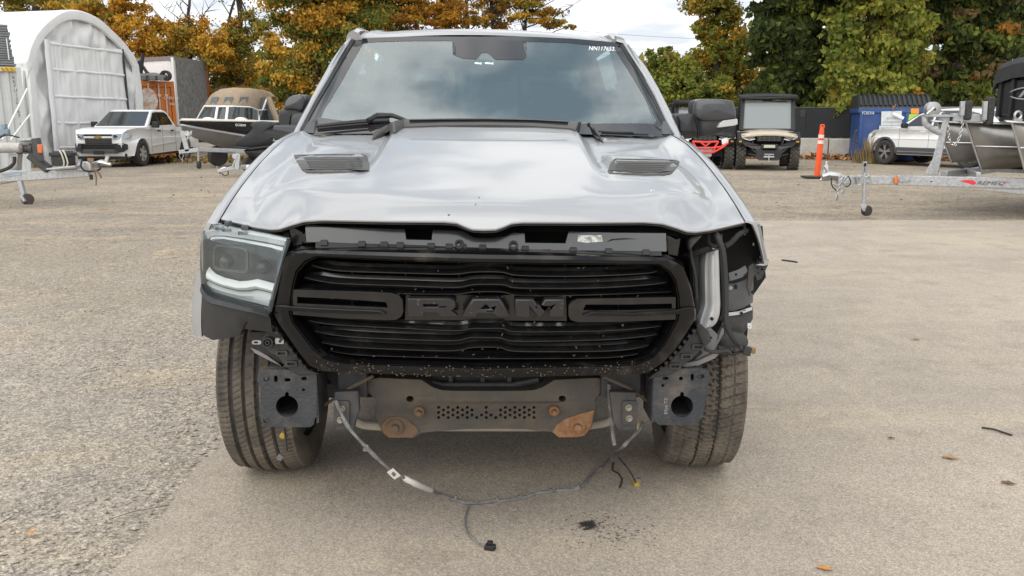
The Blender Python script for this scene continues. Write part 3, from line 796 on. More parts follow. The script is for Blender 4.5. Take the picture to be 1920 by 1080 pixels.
# pillars, as tapering bars between measured edges
def D_pil(x, y): return lerp(3.985, 4.945, (248 - y) / 178)
PIL = [([(672, 59), (658, 65), (640, 85), (621, 112), (600, 150), (577, 192), (563, 219), (545, 256), (538, 270)], [(674, 66), (660, 73), (649, 90), (631, 121), (613, 153), (592, 188), (576, 218), (560, 248), (554, 268)]),
       ([(1156, 70), (1170, 74), (1186, 91), (1212, 123), (1236, 164), (1261, 213), (1270, 232), (1281, 260), (1290, 278)], [(1155, 78), (1168, 82), (1180, 102), (1204, 140), (1227, 181), (1248, 226), (1256, 240), (1266, 256), (1274, 276)])]
for s, (o_, i_) in zip((-1, 1), PIL):
    b = loft(MB(), o_, i_, [(0.0, 0.16), (-0.02, 0.06), (0.04, 0.012), (0.25, -0.012), (0.6, -0.016), (0.9, -0.006), (1.0, 0.02), (1.0, 0.05)], D_pil, 3)
    b.build('windshield_pillar', M_SILVER, TRK, smooth=60)
    b = loft(MB(), i_[1:8], [(x - s * 6, y + 2) for x, y in i_[1:8]], [(0, 0.01), (0.2, 0.0), (0.8, 0.0), (1, 0.01)], lambda x, y: D_pil(x, y) - 0.002, 3)
    b.build('pillar_seal', M_MBLK, TRK)
    # roof rail above the side glass
    e = at(*o_[0], 4.98); b = MB()
    b.tube(crv([(s * 0.735, 4.93, roof_z(s * .735, 4.97) - 0.02), (s * 0.74, 5.2, 1.905 - 0.018 * s * .7), (s * 0.745, 5.7, 1.92 - .013 * s), (s * 0.74, 6.3, 1.90 - .013 * s), (s * 0.76, 6.62, 1.84)], 5), 0.045, 8)
    b.build('roof_rail', M_SILVER, TRK)
    q = [(660, 72), (670, 72), (686, 58), (676, 58)] if s < 0 else [(1151, 67), (1160, 69), (1171, 81), (1160, 79)]
    b = MB(); b.prism(q, lambda p: at(p[0], p[1], 4.935), lambda p: at(p[0], p[1], 4.965)); b.build('roof_corner_trim', M_TRIM, TRK, bevel=0.003)
# corner trims at the foot of the pillars
plate('cowl_corner_trim', [(563, 248), (566, 241), (584, 222), (590, 228), (589, 250)], lambda x, y: D_ws(x, y) - 0.012, 0.03, M_TRIM, TRK, bevel=0.003)
plate('cowl_corner_trim', [(1242, 252), (1240, 240), (1243, 228), (1248, 226), (1265, 252)], lambda x, y: D_ws(x, y) - 0.012, 0.03, M_TRIM, TRK, bevel=0.003)
# cowl panel between glass and hood
b = MB(); rows = []
for k, (dy, dz) in enumerate(((-0.06, -0.02), (0.0, 0.0), (0.10, 0.012))):
    r = []
    for i in range(41):
        x = lerp(-0.86, 0.86, i / 40); D = plin(DR, abs(x)) + 0.03 + dy
        r.append((x, D, hood_base(x, min(D, 3.99)) - 0.030 + dz))
    rows.append(r)
b.grid(rows); b.build('cowl_panel', M_TRIM, TRK)
# doors, cab sides and bed
def side_x(z): return plin([(0.45, 0.97), (0.6, 1.01), (0.9, 1.03), (1.15, 1.015), (1.30, 0.97), (1.36, 0.93)], z)
for s in (-1, 1):
    for (d0, d1, nm) in ((4.09, 5.25, 'door'), (5.26, 6.45, 'door')):
        b = MB(); b.grid([[(s * side_x(z), D, z) for z in (0.45, 0.52, 0.6, 0.75, 0.9, 1.0, 1.15, 1.25, 1.30, 1.36)] for D in (d0, (d0 + d1) / 2, d1)])
        dr = b.build(nm, M_SILVER, TRK, smooth=60, solid=0.04)
        b = MB(); b.bar((s * 1.05, d1 - 0.25, 1.08), (s * 1.05, d1 - 0.08, 1.08), 0.03, 0.04); b.build('door_handle', M_BLK, dr, bevel=0.008)
        b = MB()
        lo = 1.36; hi = 1.84
        d0u = d0 + 0.72 if d0 < 5 else d0 + 0.03
        b.add([(s * 0.92, d0 + 0.06, lo), (s * 0.92, d1 - 0.04, lo), (s * 0.765, d1 - 0.05, hi), (s * 0.775, d0u, hi)], [(0, 1, 2, 3)])
        b.build('side_window', glass('side_glass', (0.35, 0.38, 0.38), 0.1), TRK, recalc=False)
        b = MB(); b.tube([(s * 0.925, d1 + 0.005, lo - 0.03), (s * 0.755, d1 + 0.005, hi + 0.05)], 0.04, 8); b.build('door_pillar', M_BLK, TRK)
    b = MB(); b.grid([[(s * side_x(z), D, z) for z in (0.5, 0.6, 0.75, 0.9, 1.0, 1.15, 1.25, 1.30, 1.36)] for D in (6.6, 7.0)])
    b.grid([[(s * side_x(z), D, z) for z in (0.98, 1.0, 1.15, 1.25, 1.30, 1.36)] for D in (7.0, 7.6, 8.1)])
    b.grid([[(s * side_x(z), D, z) for z in (0.5, 0.6, 0.75, 0.9, 1.0, 1.15, 1.25, 1.30, 1.36)] for D in (8.1, 8.75)])
    b.build('bed_side', M_SILVER, TRK, smooth=60, solid=0.05)
    b = MB(); b.box((s * 0.95, 5.25, 0.40), (0.12, 2.35, 0.14)); b.build('rocker_panel', M_BLK, TRK, bevel=0.02)
b = MB(); b.box((0, 8.74, 0.98), (1.86, 0.06, 0.74)); b.build('tailgate', M_SILVER, TRK, bevel=0.02)
b = MB(); b.box((0, 7.65, 0.82), (1.86, 2.1, 0.06)); b.build('bed_floor', M_MBLK, TRK)
# rear wall of the cab with its sliding window
b = MB(); b.prism([(-0.94, 0.6), (0.94, 0.6), (0.94, 1.33), (0.74, 1.90), (-0.74, 1.90), (-0.94, 1.33)], lambda p: Vector((p[0], 6.58, p[1])), lambda p: Vector((p[0], 6.62, p[1])),
                  holes=[rrect(-0.70, 1.42, 0.70, 1.80, 0.05)])
RW = b.build('rear_wall', M_MBLK, TRK)
for x in (-0.235, 0.235):
    b = MB(); b.box((x, 6.60, 1.61), (0.03, 0.03, 0.40)); b.build('window_post', M_MBLK, RW)
b = MB(); b.box((0, 6.6, 1.61), (1.42, 0.006, 0.40)); b.build('rear_window', glass('rear_glass', (0.22, 0.26, 0.24), 0.05), RW)
# interior
M_SEAT = mat('dark_seat_cloth', (0.018, 0.019, 0.022), 0.8, bump=0.1, bscale=90)
M_DASH = mat('dashboard', (0.022, 0.022, 0.023), 0.6, bump=0.05, bscale=300)
b = MB()
b.grid([[(x, D, z + 0.02 * (1 if abs(x - 0.38) < 0.22 else 0) * (1 if 0.3 < k < 3 else 0)) for x in [lerp(-0.84, 0.84, i / 28) for i in range(29)]] for k, (D, z) in enumerate(((3.95, 1.33), (4.15, 1.335), (4.45, 1.33), (4.62, 1.28), (4.66, 1.1), (4.7, 0.7)))])
b.build('dashboard', M_DASH, TRK, smooth=50)
b = MB(); sw = Vector((0.40, 4.98, 1.21)); tilt = Matrix.Rotation(R(-62), 3, 'X')
b.tube([sw + tilt @ Vector((0.19 * math.cos(a), 0.19 * math.sin(a), 0)) for a in [2 * PI * k / 36 for k in range(36)]], 0.017, 8, closed=True)
for a in (PI, 0, -PI / 2): b.bar(sw, sw + tilt @ Vector((0.18 * math.cos(a), 0.18 * math.sin(a), 0)), 0.04, 0.02)
b.lathe([(0.0, -0.03), (0.075, -0.02), (0.075, 0.03)], sw, 'y', 20)
b.build('steering_wheel', mat('wheel_leather', (0.05, 0.052, 0.055), 0.35), TRK)
def seat(x, D, w, rear=False):
    b = MB()
    prof = [(0.0, 0.42), (-0.02, 0.9), (0.06, 1.25), (0.10, 1.42)]
    b.grid([[(x + w * q, D + dy + 0.10 * abs(q) * 0, z) for q in (-0.5, -0.42, 0, 0.42, 0.5)] for dy, z in prof] + [[(x + w * q * 0.8, D + 0.14, 1.45) for q in (-0.5, -0.42, 0, 0.42, 0.5)], [(x + w * q, D + 0.22, 1.3) for q in (-0.5, -0.42, 0, 0.42, 0.5)], [(x + w * q, D + 0.18, 0.5) for q in (-0.5, -0.42, 0, 0.42, 0.5)]])
    b.box((x, D - 0.22, 0.78), (w, 0.55, 0.2))
    s_ = b.build('rear_seat' if rear else 'front_seat', M_SEAT, TRK, smooth=60)
    for hx in ((0,) if not rear else (-0.4, 0.4)):
        b = MB(); b.box((x + hx, D + 0.12, 1.57 - (0.08 if rear else 0)), (0.27, 0.10, 0.20)); b.build('headrest', M_SEAT, s_, bevel=0.04, seg=3)
seat(0.40, 5.35, 0.56); seat(-0.40, 5.35, 0.56); seat(0, 6.3, 1.5, True)
b = MB(); b.box((0, 5.3, 0.5), (1.86, 2.6, 0.06)); b.build('cab_floor', M_MBLK, TRK)
b = MB(); b.grid([[(x, D, roof_z(x, D) - 0.07) for x in (-0.7, 0, 0.7)] for D in (5.05, 5.6, 6.5)]); b.build('headliner', mat('headliner_cloth', (0.20, 0.20, 0.195), 0.9), TRK)
# wipers
def D_wp(x, y): return D_ws(x, y) - 0.03
b = MB(); b.tube([at(x, y, D_wp(x, y)) for x, y in ((594, 237), (640, 232), (690, 227.5), (730, 226))], [0.008, 0.011, 0.012, 0.010], 8)
b.tube([at(x, y, D_wp(x, y) - 0.012) for x, y in ((596, 241), (640, 236.5), (690, 232))], 0.005, 6)
WP = b.build('wiper', M_MBLK, TRK)
b = MB(); b.tube([at(x, y, D_wp(x, y) - 0.03) for x, y in ((690, 226), (708, 217.5), (735, 216.5), (752, 222), (764, 228))], [0.012, 0.016, 0.011, 0.009, 0.009], 8)
b.build('wiper_arm', M_MBLK, WP)
b = MB(); b.tube([at(x, y, D_wp(x, y)) for x, y in ((1128, 249), (1160, 250), (1190, 251.5), (1215, 252))], [0.006, 0.006, 0.005, 0.004], 8)
WP = b.build('wiper', M_MBLK, TRK)
b = MB(); b.tube([at(x, y, D_wp(x, y) - 0.02) for x, y in ((1122, 246), (1150, 248), (1186, 248.5), (1190, 252))], 0.004, 8)
b.build('wiper_arm', M_MBLK, WP)

# ---- mirrors
M_MIR = mat('mirror_plastic', (0.040, 0.041, 0.043), 0.45, bump=0.1, bscale=500)
M_MIRG = mat('mirror_cap_gloss', (0.05, 0.052, 0.056), 0.22, coat=0.4)
def puff(name, outline, D, thick, m, parent, back=0.75, n=3, label=None, crisp=1.0):
    """a rounded solid from an outline: swelling towards the viewer"""
    P = [Vector((p[0], p[1])) for p in crv(outline, n, True)]
    c = sum(P, Vector((0, 0))) / len(P)
    b = MB(); rows = []
    K_ = lambda v: 1 - (1 - v) * crisp
    for sc, dy in ((back, thick), (0.96, thick * 0.75), (1.0, thick * 0.5), (0.985, thick * 0.25), (K_(0.93), thick * 0.10), (K_(0.80), thick * 0.03), (0.5, 0.0), (0.01, -0.002)):
        rows.append([at(*(c + (p - c) * sc), D) + Vector((0, dy, 0)) for p in P])
    b.grid(rows, True); k = len(b.v) - len(P) * len(rows); b.f.append(tuple(k + i for i in range(len(P)))); b.m.append(0)
    return b.build(name, m, parent, smooth=60, label=label)
MR = puff('side_mirror', [(1303, 216), (1302, 205), (1303, 192), (1308, 186.5), (1320, 184.5), (1342, 184.5), (1366, 186), (1377, 190), (1381, 200), (1383, 214), (1384, 224), (1380, 236), (1366, 246), (1340, 253.5), (1312, 258), (1309, 245), (1305, 226)], 4.12, 0.20, M_MIR, TRK, label='wide extended black side mirror', crisp=0.5)
puff('mirror_cap', [(1303, 214), (1304, 192), (1311, 186.5), (1340, 185), (1366, 187), (1376, 191), (1380, 201), (1382, 215), (1379, 221), (1350, 226), (1322, 227), (1306, 222)], 4.105, 0.08, M_MIRG, MR, crisp=0.5)
puff('mirror_arm', [(1262, 216), (1272, 213), (1290, 212), (1302, 214), (1306, 226), (1309, 244), (1310, 257.5), (1296, 260), (1278, 261), (1270, 240)], 4.13, 0.14, M_MIR, MR, crisp=0.4)
b = MB(); b.prism([(1311, 243), (1345, 239), (1354, 226), (1384, 222), (1384, 232), (1378, 236), (1350, 239.6), (1345, 240)], lambda p: at(p[0], p[1], 4.085), lambda p: at(p[0], p[1], 4.14))
plate('mirror_signal_lens', [(1346, 239.5), (1351, 230.5), (1358, 226), (1383, 222.5), (1384, 233), (1378, 235.5)], 4.088, 0.05, mat('signal_lens', (0.50, 0.50, 0.50), 0.25), MR, bevel=0.004)
plate('mirror_joint', [(1310.5, 243), (1310.5, 258), (1309, 258), (1309, 243), (1304, 222), (1302, 216), (1303.5, 216), (1306, 222)], 4.09, 0.03, M_DEEP, MR)
plate('mirror_joint', [(1279, 245.5), (1309, 245), (1309, 246.5), (1279, 247)], 4.09, 0.03, M_DEEP, MR)
plate('mirror_joint', [(1272, 217), (1276, 226), (1277, 246), (1275.5, 246), (1274, 227), (1270, 219)], 4.09, 0.03, M_DEEP, MR)
ML = puff('side_mirror', [(519, 215), (521, 208), (529, 203), (533, 190), (541, 180), (553, 176.5), (566, 176.5), (572, 179), (575, 196), (575, 240), (550, 248), (524, 243), (520, 238)], 4.30, 0.16, M_MIR, TRK, label='folded black side mirror')
puff('mirror_cap', [(531, 205), (534, 191), (541, 182), (553, 177.5), (566, 177.5), (570, 182), (569, 200), (564, 210), (552, 206.5)], 4.28, 0.08, M_MIRG, ML)
plate('mirror_glass', [(523, 219), (527, 212), (545, 210.5), (557, 211), (545, 218), (542, 238), (523, 237)], 4.285, 0.02, mat('mirror_back', (0.012, 0.012, 0.012), 0.3), ML, bevel=0.003)
puff('mirror_arm', [(543, 240), (544, 220), (550, 212), (562, 210.5), (580, 214), (580, 250), (560, 254), (545, 250)], 4.24, 0.12, M_MIR, ML)
b = MB(); b.tube([at(517, 242, 4.25), at(550, 247, 4.2), at(575, 252, 4.15)], [0.02, 0.035, 0.04], 10); b.build('mirror_foot', M_MIR, ML)
# ------------------------------------------------------------------ front end of the pickup
# ---- headlight (passenger side)
def D_hl(x, y): return 2.675 + 0.27 * (max(0.0, (545 - x) / 167)) ** 1.7
HL_T = [(377, 443), (379, 430), (386, 421), (396, 417.5), (410, 421), (450, 429), (500, 438), (541, 447)]
HL_B = [(378, 548), (382, 551), (392, 555), (405, 559), (425, 565), (460, 574), (485, 581), (505, 585)]
M_HLD = mat('lamp_housing', (0.05, 0.06, 0.066), 0.25, 0.2)
M_HLC = mat('lamp_chrome', (0.10, 0.11, 0.115), 0.3, 0.5)
M_HLG = mat('lamp_reflector', (0.64, 0.67, 0.67), 0.4, 0.15)
M_DRL = mat('light_guide', (0.88, 0.89, 0.88), 0.45, 0.0)
lb = loft(MB(), HL_T, HL_B, [(0, 0.02), (0.03, 0.075), (0.2, 0.085), (0.5, 0.09), (0.8, 0.085), (0.97, 0.075), (1, 0.02)], D_hl, 3)
HL = lb.build('headlight', M_HLD, TRK, smooth=50)
# upper ledge, the dark chamber frame, the pale light guide sweep, the bezels
def hl(name, T, B, prof, m): return loft(MB(), T, B, prof, D_hl, 4).build(name, m, HL, smooth=50)
hl('upper_reflector', [(380, 432), (386, 425), (396, 421), (412, 424), (450, 432), (500, 441), (539, 449)], [(382, 452), (388, 447), (396, 445), (412, 445), (450, 450), (500, 459), (533, 466)], [(0, 0.03), (0.35, 0.022), (0.55, 0.03), (1, 0.045)], M_HLG)
hl('upper_light_guide', [(389, 448), (398, 446.5), (412, 447), (450, 453), (500, 462), (531, 469)], [(389, 455), (398, 453), (412, 452), (450, 459), (500, 469), (528, 478)], [(0, 0.045), (0.5, 0.028), (1, 0.05)], M_DRL)
hl('daytime_light_guide', [(383, 505), (388, 512), (396, 519), (412, 526), (440, 533), (458, 532), (475, 529), (497, 535), (516, 540)], [(381, 529), (388, 533), (396, 537), (412, 543), (440, 550), (458, 550), (475, 547), (497, 552), (511, 557)], [(0, 0.055), (0.25, 0.03), (0.55, 0.022), (0.85, 0.03), (1, 0.05)], M_DRL)
hl('lower_reflector', [(381, 531), (388, 535), (396, 539), (412, 545), (440, 552), (458, 552), (475, 549), (497, 554), (510, 559)], [(381, 546), (388, 550), (396, 553), (412, 558), (440, 566), (458, 570), (475, 574), (497, 580), (504, 581)], [(0, 0.05), (0.4, 0.036), (1, 0.045)], M_HLG)
def ringpx(name, outer, inner, d0, d1, m, parent, D):
    b = loft(MB(), outer, inner, [(0, d1), (0, d0), (1, d0), (1, d1)], D, 1, True)
    return b.build(name, m, parent, smooth=40)
for (x0, y0, x1, y1, k) in ((389, 462, 456, 517, 0), (463, 474, 520, 527, 1)):
    sh = lambda P: [(px, py + (px - x0) * 0.12) for px, py in P]
    O = sh(rrect(x0, y0, x1, y1 - 6, 10, 4)); I = sh(rrect(x0 + 4, y0 + 3, x1 - 4, y1 - 11, 8, 4))
    if k == 0: ringpx('bezel', O, I, 0.055, 0.07, M_HLC, HL, D_hl)
    cx, cy = (x0 + x1) / 2, (y0 + y1) / 2 + 2
    c = at(cx, cy, D_hl(cx, cy) + 0.06); b = MB(); b.lathe([(0.0, -0.012), (0.014, -0.008), (0.022, 0.004), (0.025, 0.02)], c, 'y', 20)
    b.build('projector', mat('projector_glass', (0.03, 0.036, 0.042), 0.25, 0.2), HL)
M_LENS = glass('lamp_lens', (0.93, 0.96, 0.96), 0.13, 0.02, (0.33, 0.365, 0.37))
loft(MB(), HL_T, HL_B, [(0, 0.02), (0.02, 0.004), (0.06, -0.004), (0.2, -0.012), (0.5, -0.016), (0.8, -0.008), (0.95, 0.002), (1, 0.02)], D_hl, 4).build('lens', M_LENS, HL, smooth=180, recalc=False)
b = MB(); b.tube([at(x, y, D_hl(x, y) + 0.002) for x, y in ((542, 449), (532, 478), (521, 525), (506, 583))], 0.008, 6)
b.build('lens_edge', M_HLD, HL)
for x, y in ((412, 428), (425, 431), (455, 437)):
    b = MB(); b.box(at(x, y, D_hl(x, y) + 0.01), (0.03, 0.01, 0.012)); b.build('mounting_clip', M_HLC, HL, bevel=0.003)
# dark gap and brackets above the lamp
M_BAY = mat('dark_bay_metal', (0.022, 0.022, 0.022), 0.6, 0.2)
plate('headlight_carrier', [(424, 418), (520, 434), (575, 447), (575, 470), (540, 452), (426, 428)], 2.86, 0.2, M_BAY, TRK)
for x, y, w in ((428, 419, 8), (462, 426, 14), (500, 434, 10), (540, 440, 12)):
    b = MB(); b.box(at(x, y, 2.80), (w * 0.0018, 0.04, 0.016)); b.build('carrier_tab', M_TRIM, TRK, bevel=0.003)
# ---- black filler below the lamp
def D_fb(x, y): return 2.69 + 0.27 * (max(0.0, (508 - x) / 142)) ** 1.8
loft(MB(), [(377, 533), (380, 542), (388, 553), (400, 560), (430, 568), (465, 577), (480, 581), (505, 589)],
     [(376, 630), (381, 634), (388, 637), (395, 641), (420, 637), (446, 633), (452, 619), (508, 627)],
     [(0, 0.06), (0.0, 0.0), (0.10, -0.012), (0.16, 0.008), (0.6, 0.012), (1, 0.022), (1, 0.06)], D_fb, 3).build('bumper_filler', M_BLK, TRK, smooth=40)
plate('bumper_filler_bracket', [(468, 622), (505, 622), (520, 640), (548, 676), (530, 690), (500, 668), (478, 656)], 2.80, 0.03, M_MBLK, TRK, bevel=0.003)
loft(MB(), [(364, 509), (358, 545), (354, 585), (354, 610), (357, 631)], [(379, 506), (379, 545), (377, 585), (377, 610), (378, 632)], [(0, 0.05), (0.0, 0.03), (0.3, 0.014), (0.7, 0.004), (1, 0.0), (1, 0.02)], 2.972, 4).build('fender_front_edge', M_SILVER, TRK, smooth=60)

# ---- panel over the grille
def D_up(x, y): return 2.662 + (462 - y) * 0.0006
M_UP = mat('upper_panel_plastic', (0.026, 0.027, 0.029), 0.2, var=0.2, vscale=5, coat=0.6, dirt=(0.16, 0.135, 0.10), dscale=14, damt=0.2, dlo=0.6, dhi=0.78)
out = [(572, 424), (620, 425), (700, 428), (759, 429.5), (762, 449), (809, 450), (811, 431), (868, 433), (890, 446), (920, 447), (948, 443), (962, 436), (984, 437), (985, 455), (1060, 456), (1066, 434), (1150, 436), (1249, 437), (1250, 472), (1100, 470), (985, 469), (940, 466), (850, 463), (760, 459), (680, 457), (574, 454)]
UP = plate('upper_grille_panel', dens(out, 1), D_up, 0.03, M_UP, TRK, bevel=0.003)
# the shelf edge and the strip of clips under the panel
loft(MB(), [(560, 414), (700, 417), (840, 418), (880, 430), (940, 430), (985, 419), (1100, 420), (1240, 421), (1275, 430)], [(560, 424), (700, 429), (840, 434), (880, 446), (940, 446), (985, 437), (1100, 437), (1240, 438), (1275, 446)],
     [(0, 0.10), (0.3, 0.07), (0.6, 0.06), (1, 0.03)], lambda x, y: D_up(x, y) + 0.02, 4).build('radiator_shelf', M_MBLK, TRK)
loft(MB(), [(592, 453), (680, 457), (760, 459), (850, 463), (940, 466), (1100, 470), (1240, 472)], [(592, 464), (680, 466.5), (760, 468), (850, 470), (940, 472), (1100, 476), (1240, 479)], [(0, 0.02), (0, 0.0), (1, -0.006), (1, 0.05)], D_up, 4).build('clip_strip', M_MBLK, UP)
for x in (607, 678, 720, 750, 808, 842, 868, 905, 985, 1075, 1142, 1212):
    y = lerp(453, 472, (x - 600) / 640)
    plate('panel_clip', rrect(x - 7, y - 3, x + 7, y + 7, 2, 2), lambda px, py: D_up(px, py) - 0.008, 0.03, M_MBLK, UP, bevel=0.002)
for x, w in ((716, 16), (800, 16), (1024, 18), (1108, 16)):
    y = lerp(459, 475, (x - 600) / 640)
    plate('panel_slot', rrect(x - w / 2, y - 1, x + w / 2, y + 5, 1, 2), lambda px, py: D_up(px, py) - 0.009, 0.012, M_DEEP, UP)
for x, y in ((861, 458), (963, 460)):
    plate('latch_boss', circ(x, y, 9, 8, 16), lambda px, py: D_up(px, py) - 0.012, 0.04, M_MBLK, UP, holes=[circ(x, y, 5.5, 5, 12)], bevel=0.002)
for (P, nm) in (([(541, 429), (548, 425), (569, 437), (571, 448), (567, 459), (549, 464)], 'end_flap'), ([(1250, 440), (1268, 448), (1277, 446), (1271, 481), (1252, 478)], 'end_flap')):
    plate(nm, P, 2.74, 0.02, M_UP, UP, bevel=0.003)
for x, y in ((577, 447), (1243, 462)):
    plate('corner_boss', rrect(x - 9, y - 10, x + 9, y + 9, 4, 3), 2.705, 0.04, M_MBLK, UP, holes=[circ(x, y, 4.5, 5, 10)], bevel=0.003)
# torn sticker
plate('sticker', [(1084, 441), (1128, 441), (1130, 453), (1100, 455), (1083, 453)], lambda x, y: D_up(x, y) - 0.001, 0.001, mat('torn_sticker', (0.72, 0.72, 0.68), 0.7, col2=(0.30, 0.30, 0.28), vscale=55, detail=3, cut=(0.46, 0.56)), UP)
plate('crack', [(1137, 454), (1146, 448), (1170, 446.5), (1196, 448), (1170, 449), (1149, 450.5)], lambda x, y: D_up(x, y) - 0.001, 0.002, M_DEEP, UP)
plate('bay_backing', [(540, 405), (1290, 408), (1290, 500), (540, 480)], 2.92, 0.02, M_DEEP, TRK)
# leaf litter caught on the shelf
M_LEAF = mat('dry_leaf', (0.30, 0.20, 0.10), 0.9, var=0.4, vscale=20)

# ---- grille
def D_gr(x, y): return 2.595 + 0.115 * abs((x - 908) / 400) ** 2.2 + 0.03 * (y - 590) / 120
def flat_gr(x0, x1):
    a, b_ = D_gr(x0, 590), D_gr(x1, 590)
    return lambda x, y, a=a, b_=b_: lerp(a, b_, (x - x0) / (x1 - x0)) + 0.03 * (y - 590) / 120
RING = [((532, 478), (560, 512)), ((545, 469), (578, 491)), ((566, 466), (599, 482)), ((740, 470), (740, 489)), ((905, 474), (905, 494)), ((1100, 477), (1100, 496)), ((1251, 480), (1233, 497)), ((1271, 489), (1254, 512)),
        ((1284, 495), (1264, 530)), ((1300, 543), (1268, 556)), ((1309, 588), (1268, 580)), ((1308, 601), (1264, 600)), ((1271, 656), (1242, 643)), ((1248, 680), (1221, 668)), ((1221, 701), (1190, 679)), ((1205, 705), (1150, 682)),
        ((900, 712), (900, 686)), ((620, 700), (660, 678)), ((596, 698), (642, 676)), ((575, 688), (612, 668)), ((558, 665), (590, 650)), ((520, 610), (554, 604)), ((508, 588), (549, 588)), ((513, 569), (550, 562)), ((524, 506), (553, 540))]
b = loft(MB(), [p[0] for p in RING], [p[1] for p in RING], [(-0.02, 0.14), (0, 0.035), (0.05, 0.012), (0.16, -0.004), (0.5, -0.010), (0.84, -0.008), (0.93, 0.002), (1.0, 0.012), (1.06, 0.030), (1.12, 0.075)], D_gr, 5, True)
GR_ = b.build('grille', M_GLOSS, TRK, smooth=32)
# a thin bright lip round the opening
b = loft(MB(), [(lerp(o[0], i[0], .90), lerp(o[1], i[1], .90)) for o, i in RING], [(lerp(o[0], i[0], .97), lerp(o[1], i[1], .97)) for o, i in RING], [(0, 0.004), (0.3, -0.010), (0.7, -0.010), (1, 0.006)], D_gr, 3, True)
b.build('inner_lip', M_GLOSS, GR_)
M_SLAT = mat('grille_slat_black', (0.012, 0.012, 0.013), 0.20, var=0.3, vscale=10, coat=0.5, dirt=(0.13, 0.115, 0.10), dscale=16, damt=0.16, dlo=0.50, dhi=0.78)
def slat(low, h, name='slat', din=0.045):
    P = [(p.x, p.y) for p in crv(low, 5)]
    T = []
    for i, (x, y) in enumerate(P):
        e = min(i, len(P) - 1 - i) / 5; hh = h * min(1, 0.25 + 0.75 * e)
        T.append((x, y - hh))
    b = loft(MB(), T, P, [(0.0, din + 0.05), (0.0, din), (0.45, din - 0.006), (0.56, din - 0.012), (0.84, din - 0.036), (0.9, din - 0.040), (1.04, din - 0.040), (1.1, din - 0.030), (1.12, din + 0.05)], D_gr, 1)
    return b.build(name, M_SLAT, GR_, smooth=40)
slat([(583, 498), (610, 505), (650, 509.5), (760, 513), (850, 515), (882, 511.5), (912, 510.5), (942, 511.5), (975, 517.5), (1090, 519), (1205, 514), (1233, 509)], 13)
slat([(570, 521), (600, 528), (645, 533), (760, 537), (852, 540), (885, 535), (912, 534), (946, 535), (974, 541), (1110, 541), (1215, 535), (1250, 530)], 14)
slat([(556, 543), (640, 549), (760, 553), (853, 554), (884, 550), (912, 549), (944, 550), (975, 556), (1080, 556), (1262, 549)], 12, din=0.055)
slat([(578, 602), (610, 608), (660, 612), (760, 617), (853, 621), (886, 617), (912, 617), (942, 617), (972, 623), (1114, 622), (1200, 617), (1240, 612)], 12)
slat([(590, 622), (640, 631), (740, 637), (848, 640), (882, 634), (912, 634), (938, 635), (972, 641), (1114, 639), (1190, 634), (1233, 628)], 13)
slat([(602, 643), (650, 651), (740, 656), (845, 659), (884, 653), (912, 652), (938, 653), (972, 660), (1114, 660), (1180, 656), (1217, 648)], 12)
slat([(615, 661), (660, 668), (740, 672), (850, 675), (900, 676), (1114, 675), (1180, 670), (1200, 666)], 9, din=0.06)
plate('radiator_screen', [(552, 500), (600, 486), (1235, 500), (1262, 520), (1262, 600), (1215, 664), (1150, 676), (660, 672), (610, 660), (552, 590)], lambda x, y: D_gr(x, y) + 0.13, 0.02, M_DEEP, GR_)
for x in (660, 760, 860, 960, 1060, 1160):
    plate('grille_rib', [(x - 1.2, 492), (x + 1.2, 492), (x + 1.2, 676), (x - 1.2, 676)], lambda px, py: D_gr(px, py) + 0.07, 0.03, M_MBLK, GR_)
# the two rounded side brackets of the centre bar
BL = [(549, 543), (620, 545), (700, 547.5), (734, 549.5), (748, 554), (755, 563), (756, 585), (752, 594), (742, 599.5), (725, 600.5), (640, 597), (549, 590)]
BLH = [(557, 556.5), (640, 560.5), (724, 566.5), (727, 577), (640, 573), (557, 569)]
BR = [(1267, 557), (1180, 559), (1083, 560.5), (1073, 565), (1066, 573), (1066, 592), (1070, 600), (1083, 604), (1160, 603.5), (1267, 599)]
BRH = [(1260, 569), (1180, 571), (1098, 571), (1093, 582), (1180, 582), (1260, 579)]
for o, h, s in ((BL, BLH, -1), (BR, BRH, 1)):
    fg = flat_gr(560, 750) if s < 0 else flat_gr(1260, 1070)
    br = plate('centre_bar_bracket', dens(o, 2), lambda x, y: fg(x, y) - 0.006, 0.05, M_SLAT, GR_, holes=[dens(h, 2)], bevel=0.0075, seg=2)
    P = [(514, 574), (530, 572.5), (552, 576), (640, 580), (712, 583), (724, 590), (640, 588), (552, 584), (530, 579)] if s < 0 else [(1305, 577), (1284, 578), (1262, 583), (1190, 587), (1110, 585), (1093, 592), (1190, 593), (1262, 590), (1284, 588)]
    plate('bar_spear', dens(P, 2), lambda x, y: fg(x, y) - 0.018, 0.03, M_GLOSS, GR_, bevel=0.004)
# lettering across the middle, each letter a solid block
def zz(p): return (740 + p[0] / 5.486, 530 + p[1] / 5.486)
LR = [(133, 165), (545, 165), (585, 172), (612, 192), (628, 225), (622, 258), (600, 280), (578, 288), (652, 347), (480, 352), (435, 308), (300, 308), (290, 347), (133, 347)]
LRH = [(292, 222), (440, 222), (452, 234), (440, 250), (292, 250)]
LA = [(800, 168), (1085, 168), (1195, 352), (1040, 357), (1005, 325), (865, 325), (845, 357), (685, 352)]
LAH = [(940, 226), (985, 272), (890, 272)]
LM = [(1238, 172), (1430, 172), (1487, 268), (1545, 172), (1745, 172), (1745, 362), (1585, 362), (1585, 272), (1505, 364), (1475, 364), (1395, 265), (1395, 362), (1238, 362)]
M_LET = mat('emblem_black', (0.024, 0.024, 0.026), 0.35, var=0.2, vscale=12, coat=0.2, dirt=(0.30, 0.25, 0.18), dscale=60, damt=0.7, dlo=0.64, dhi=0.74)
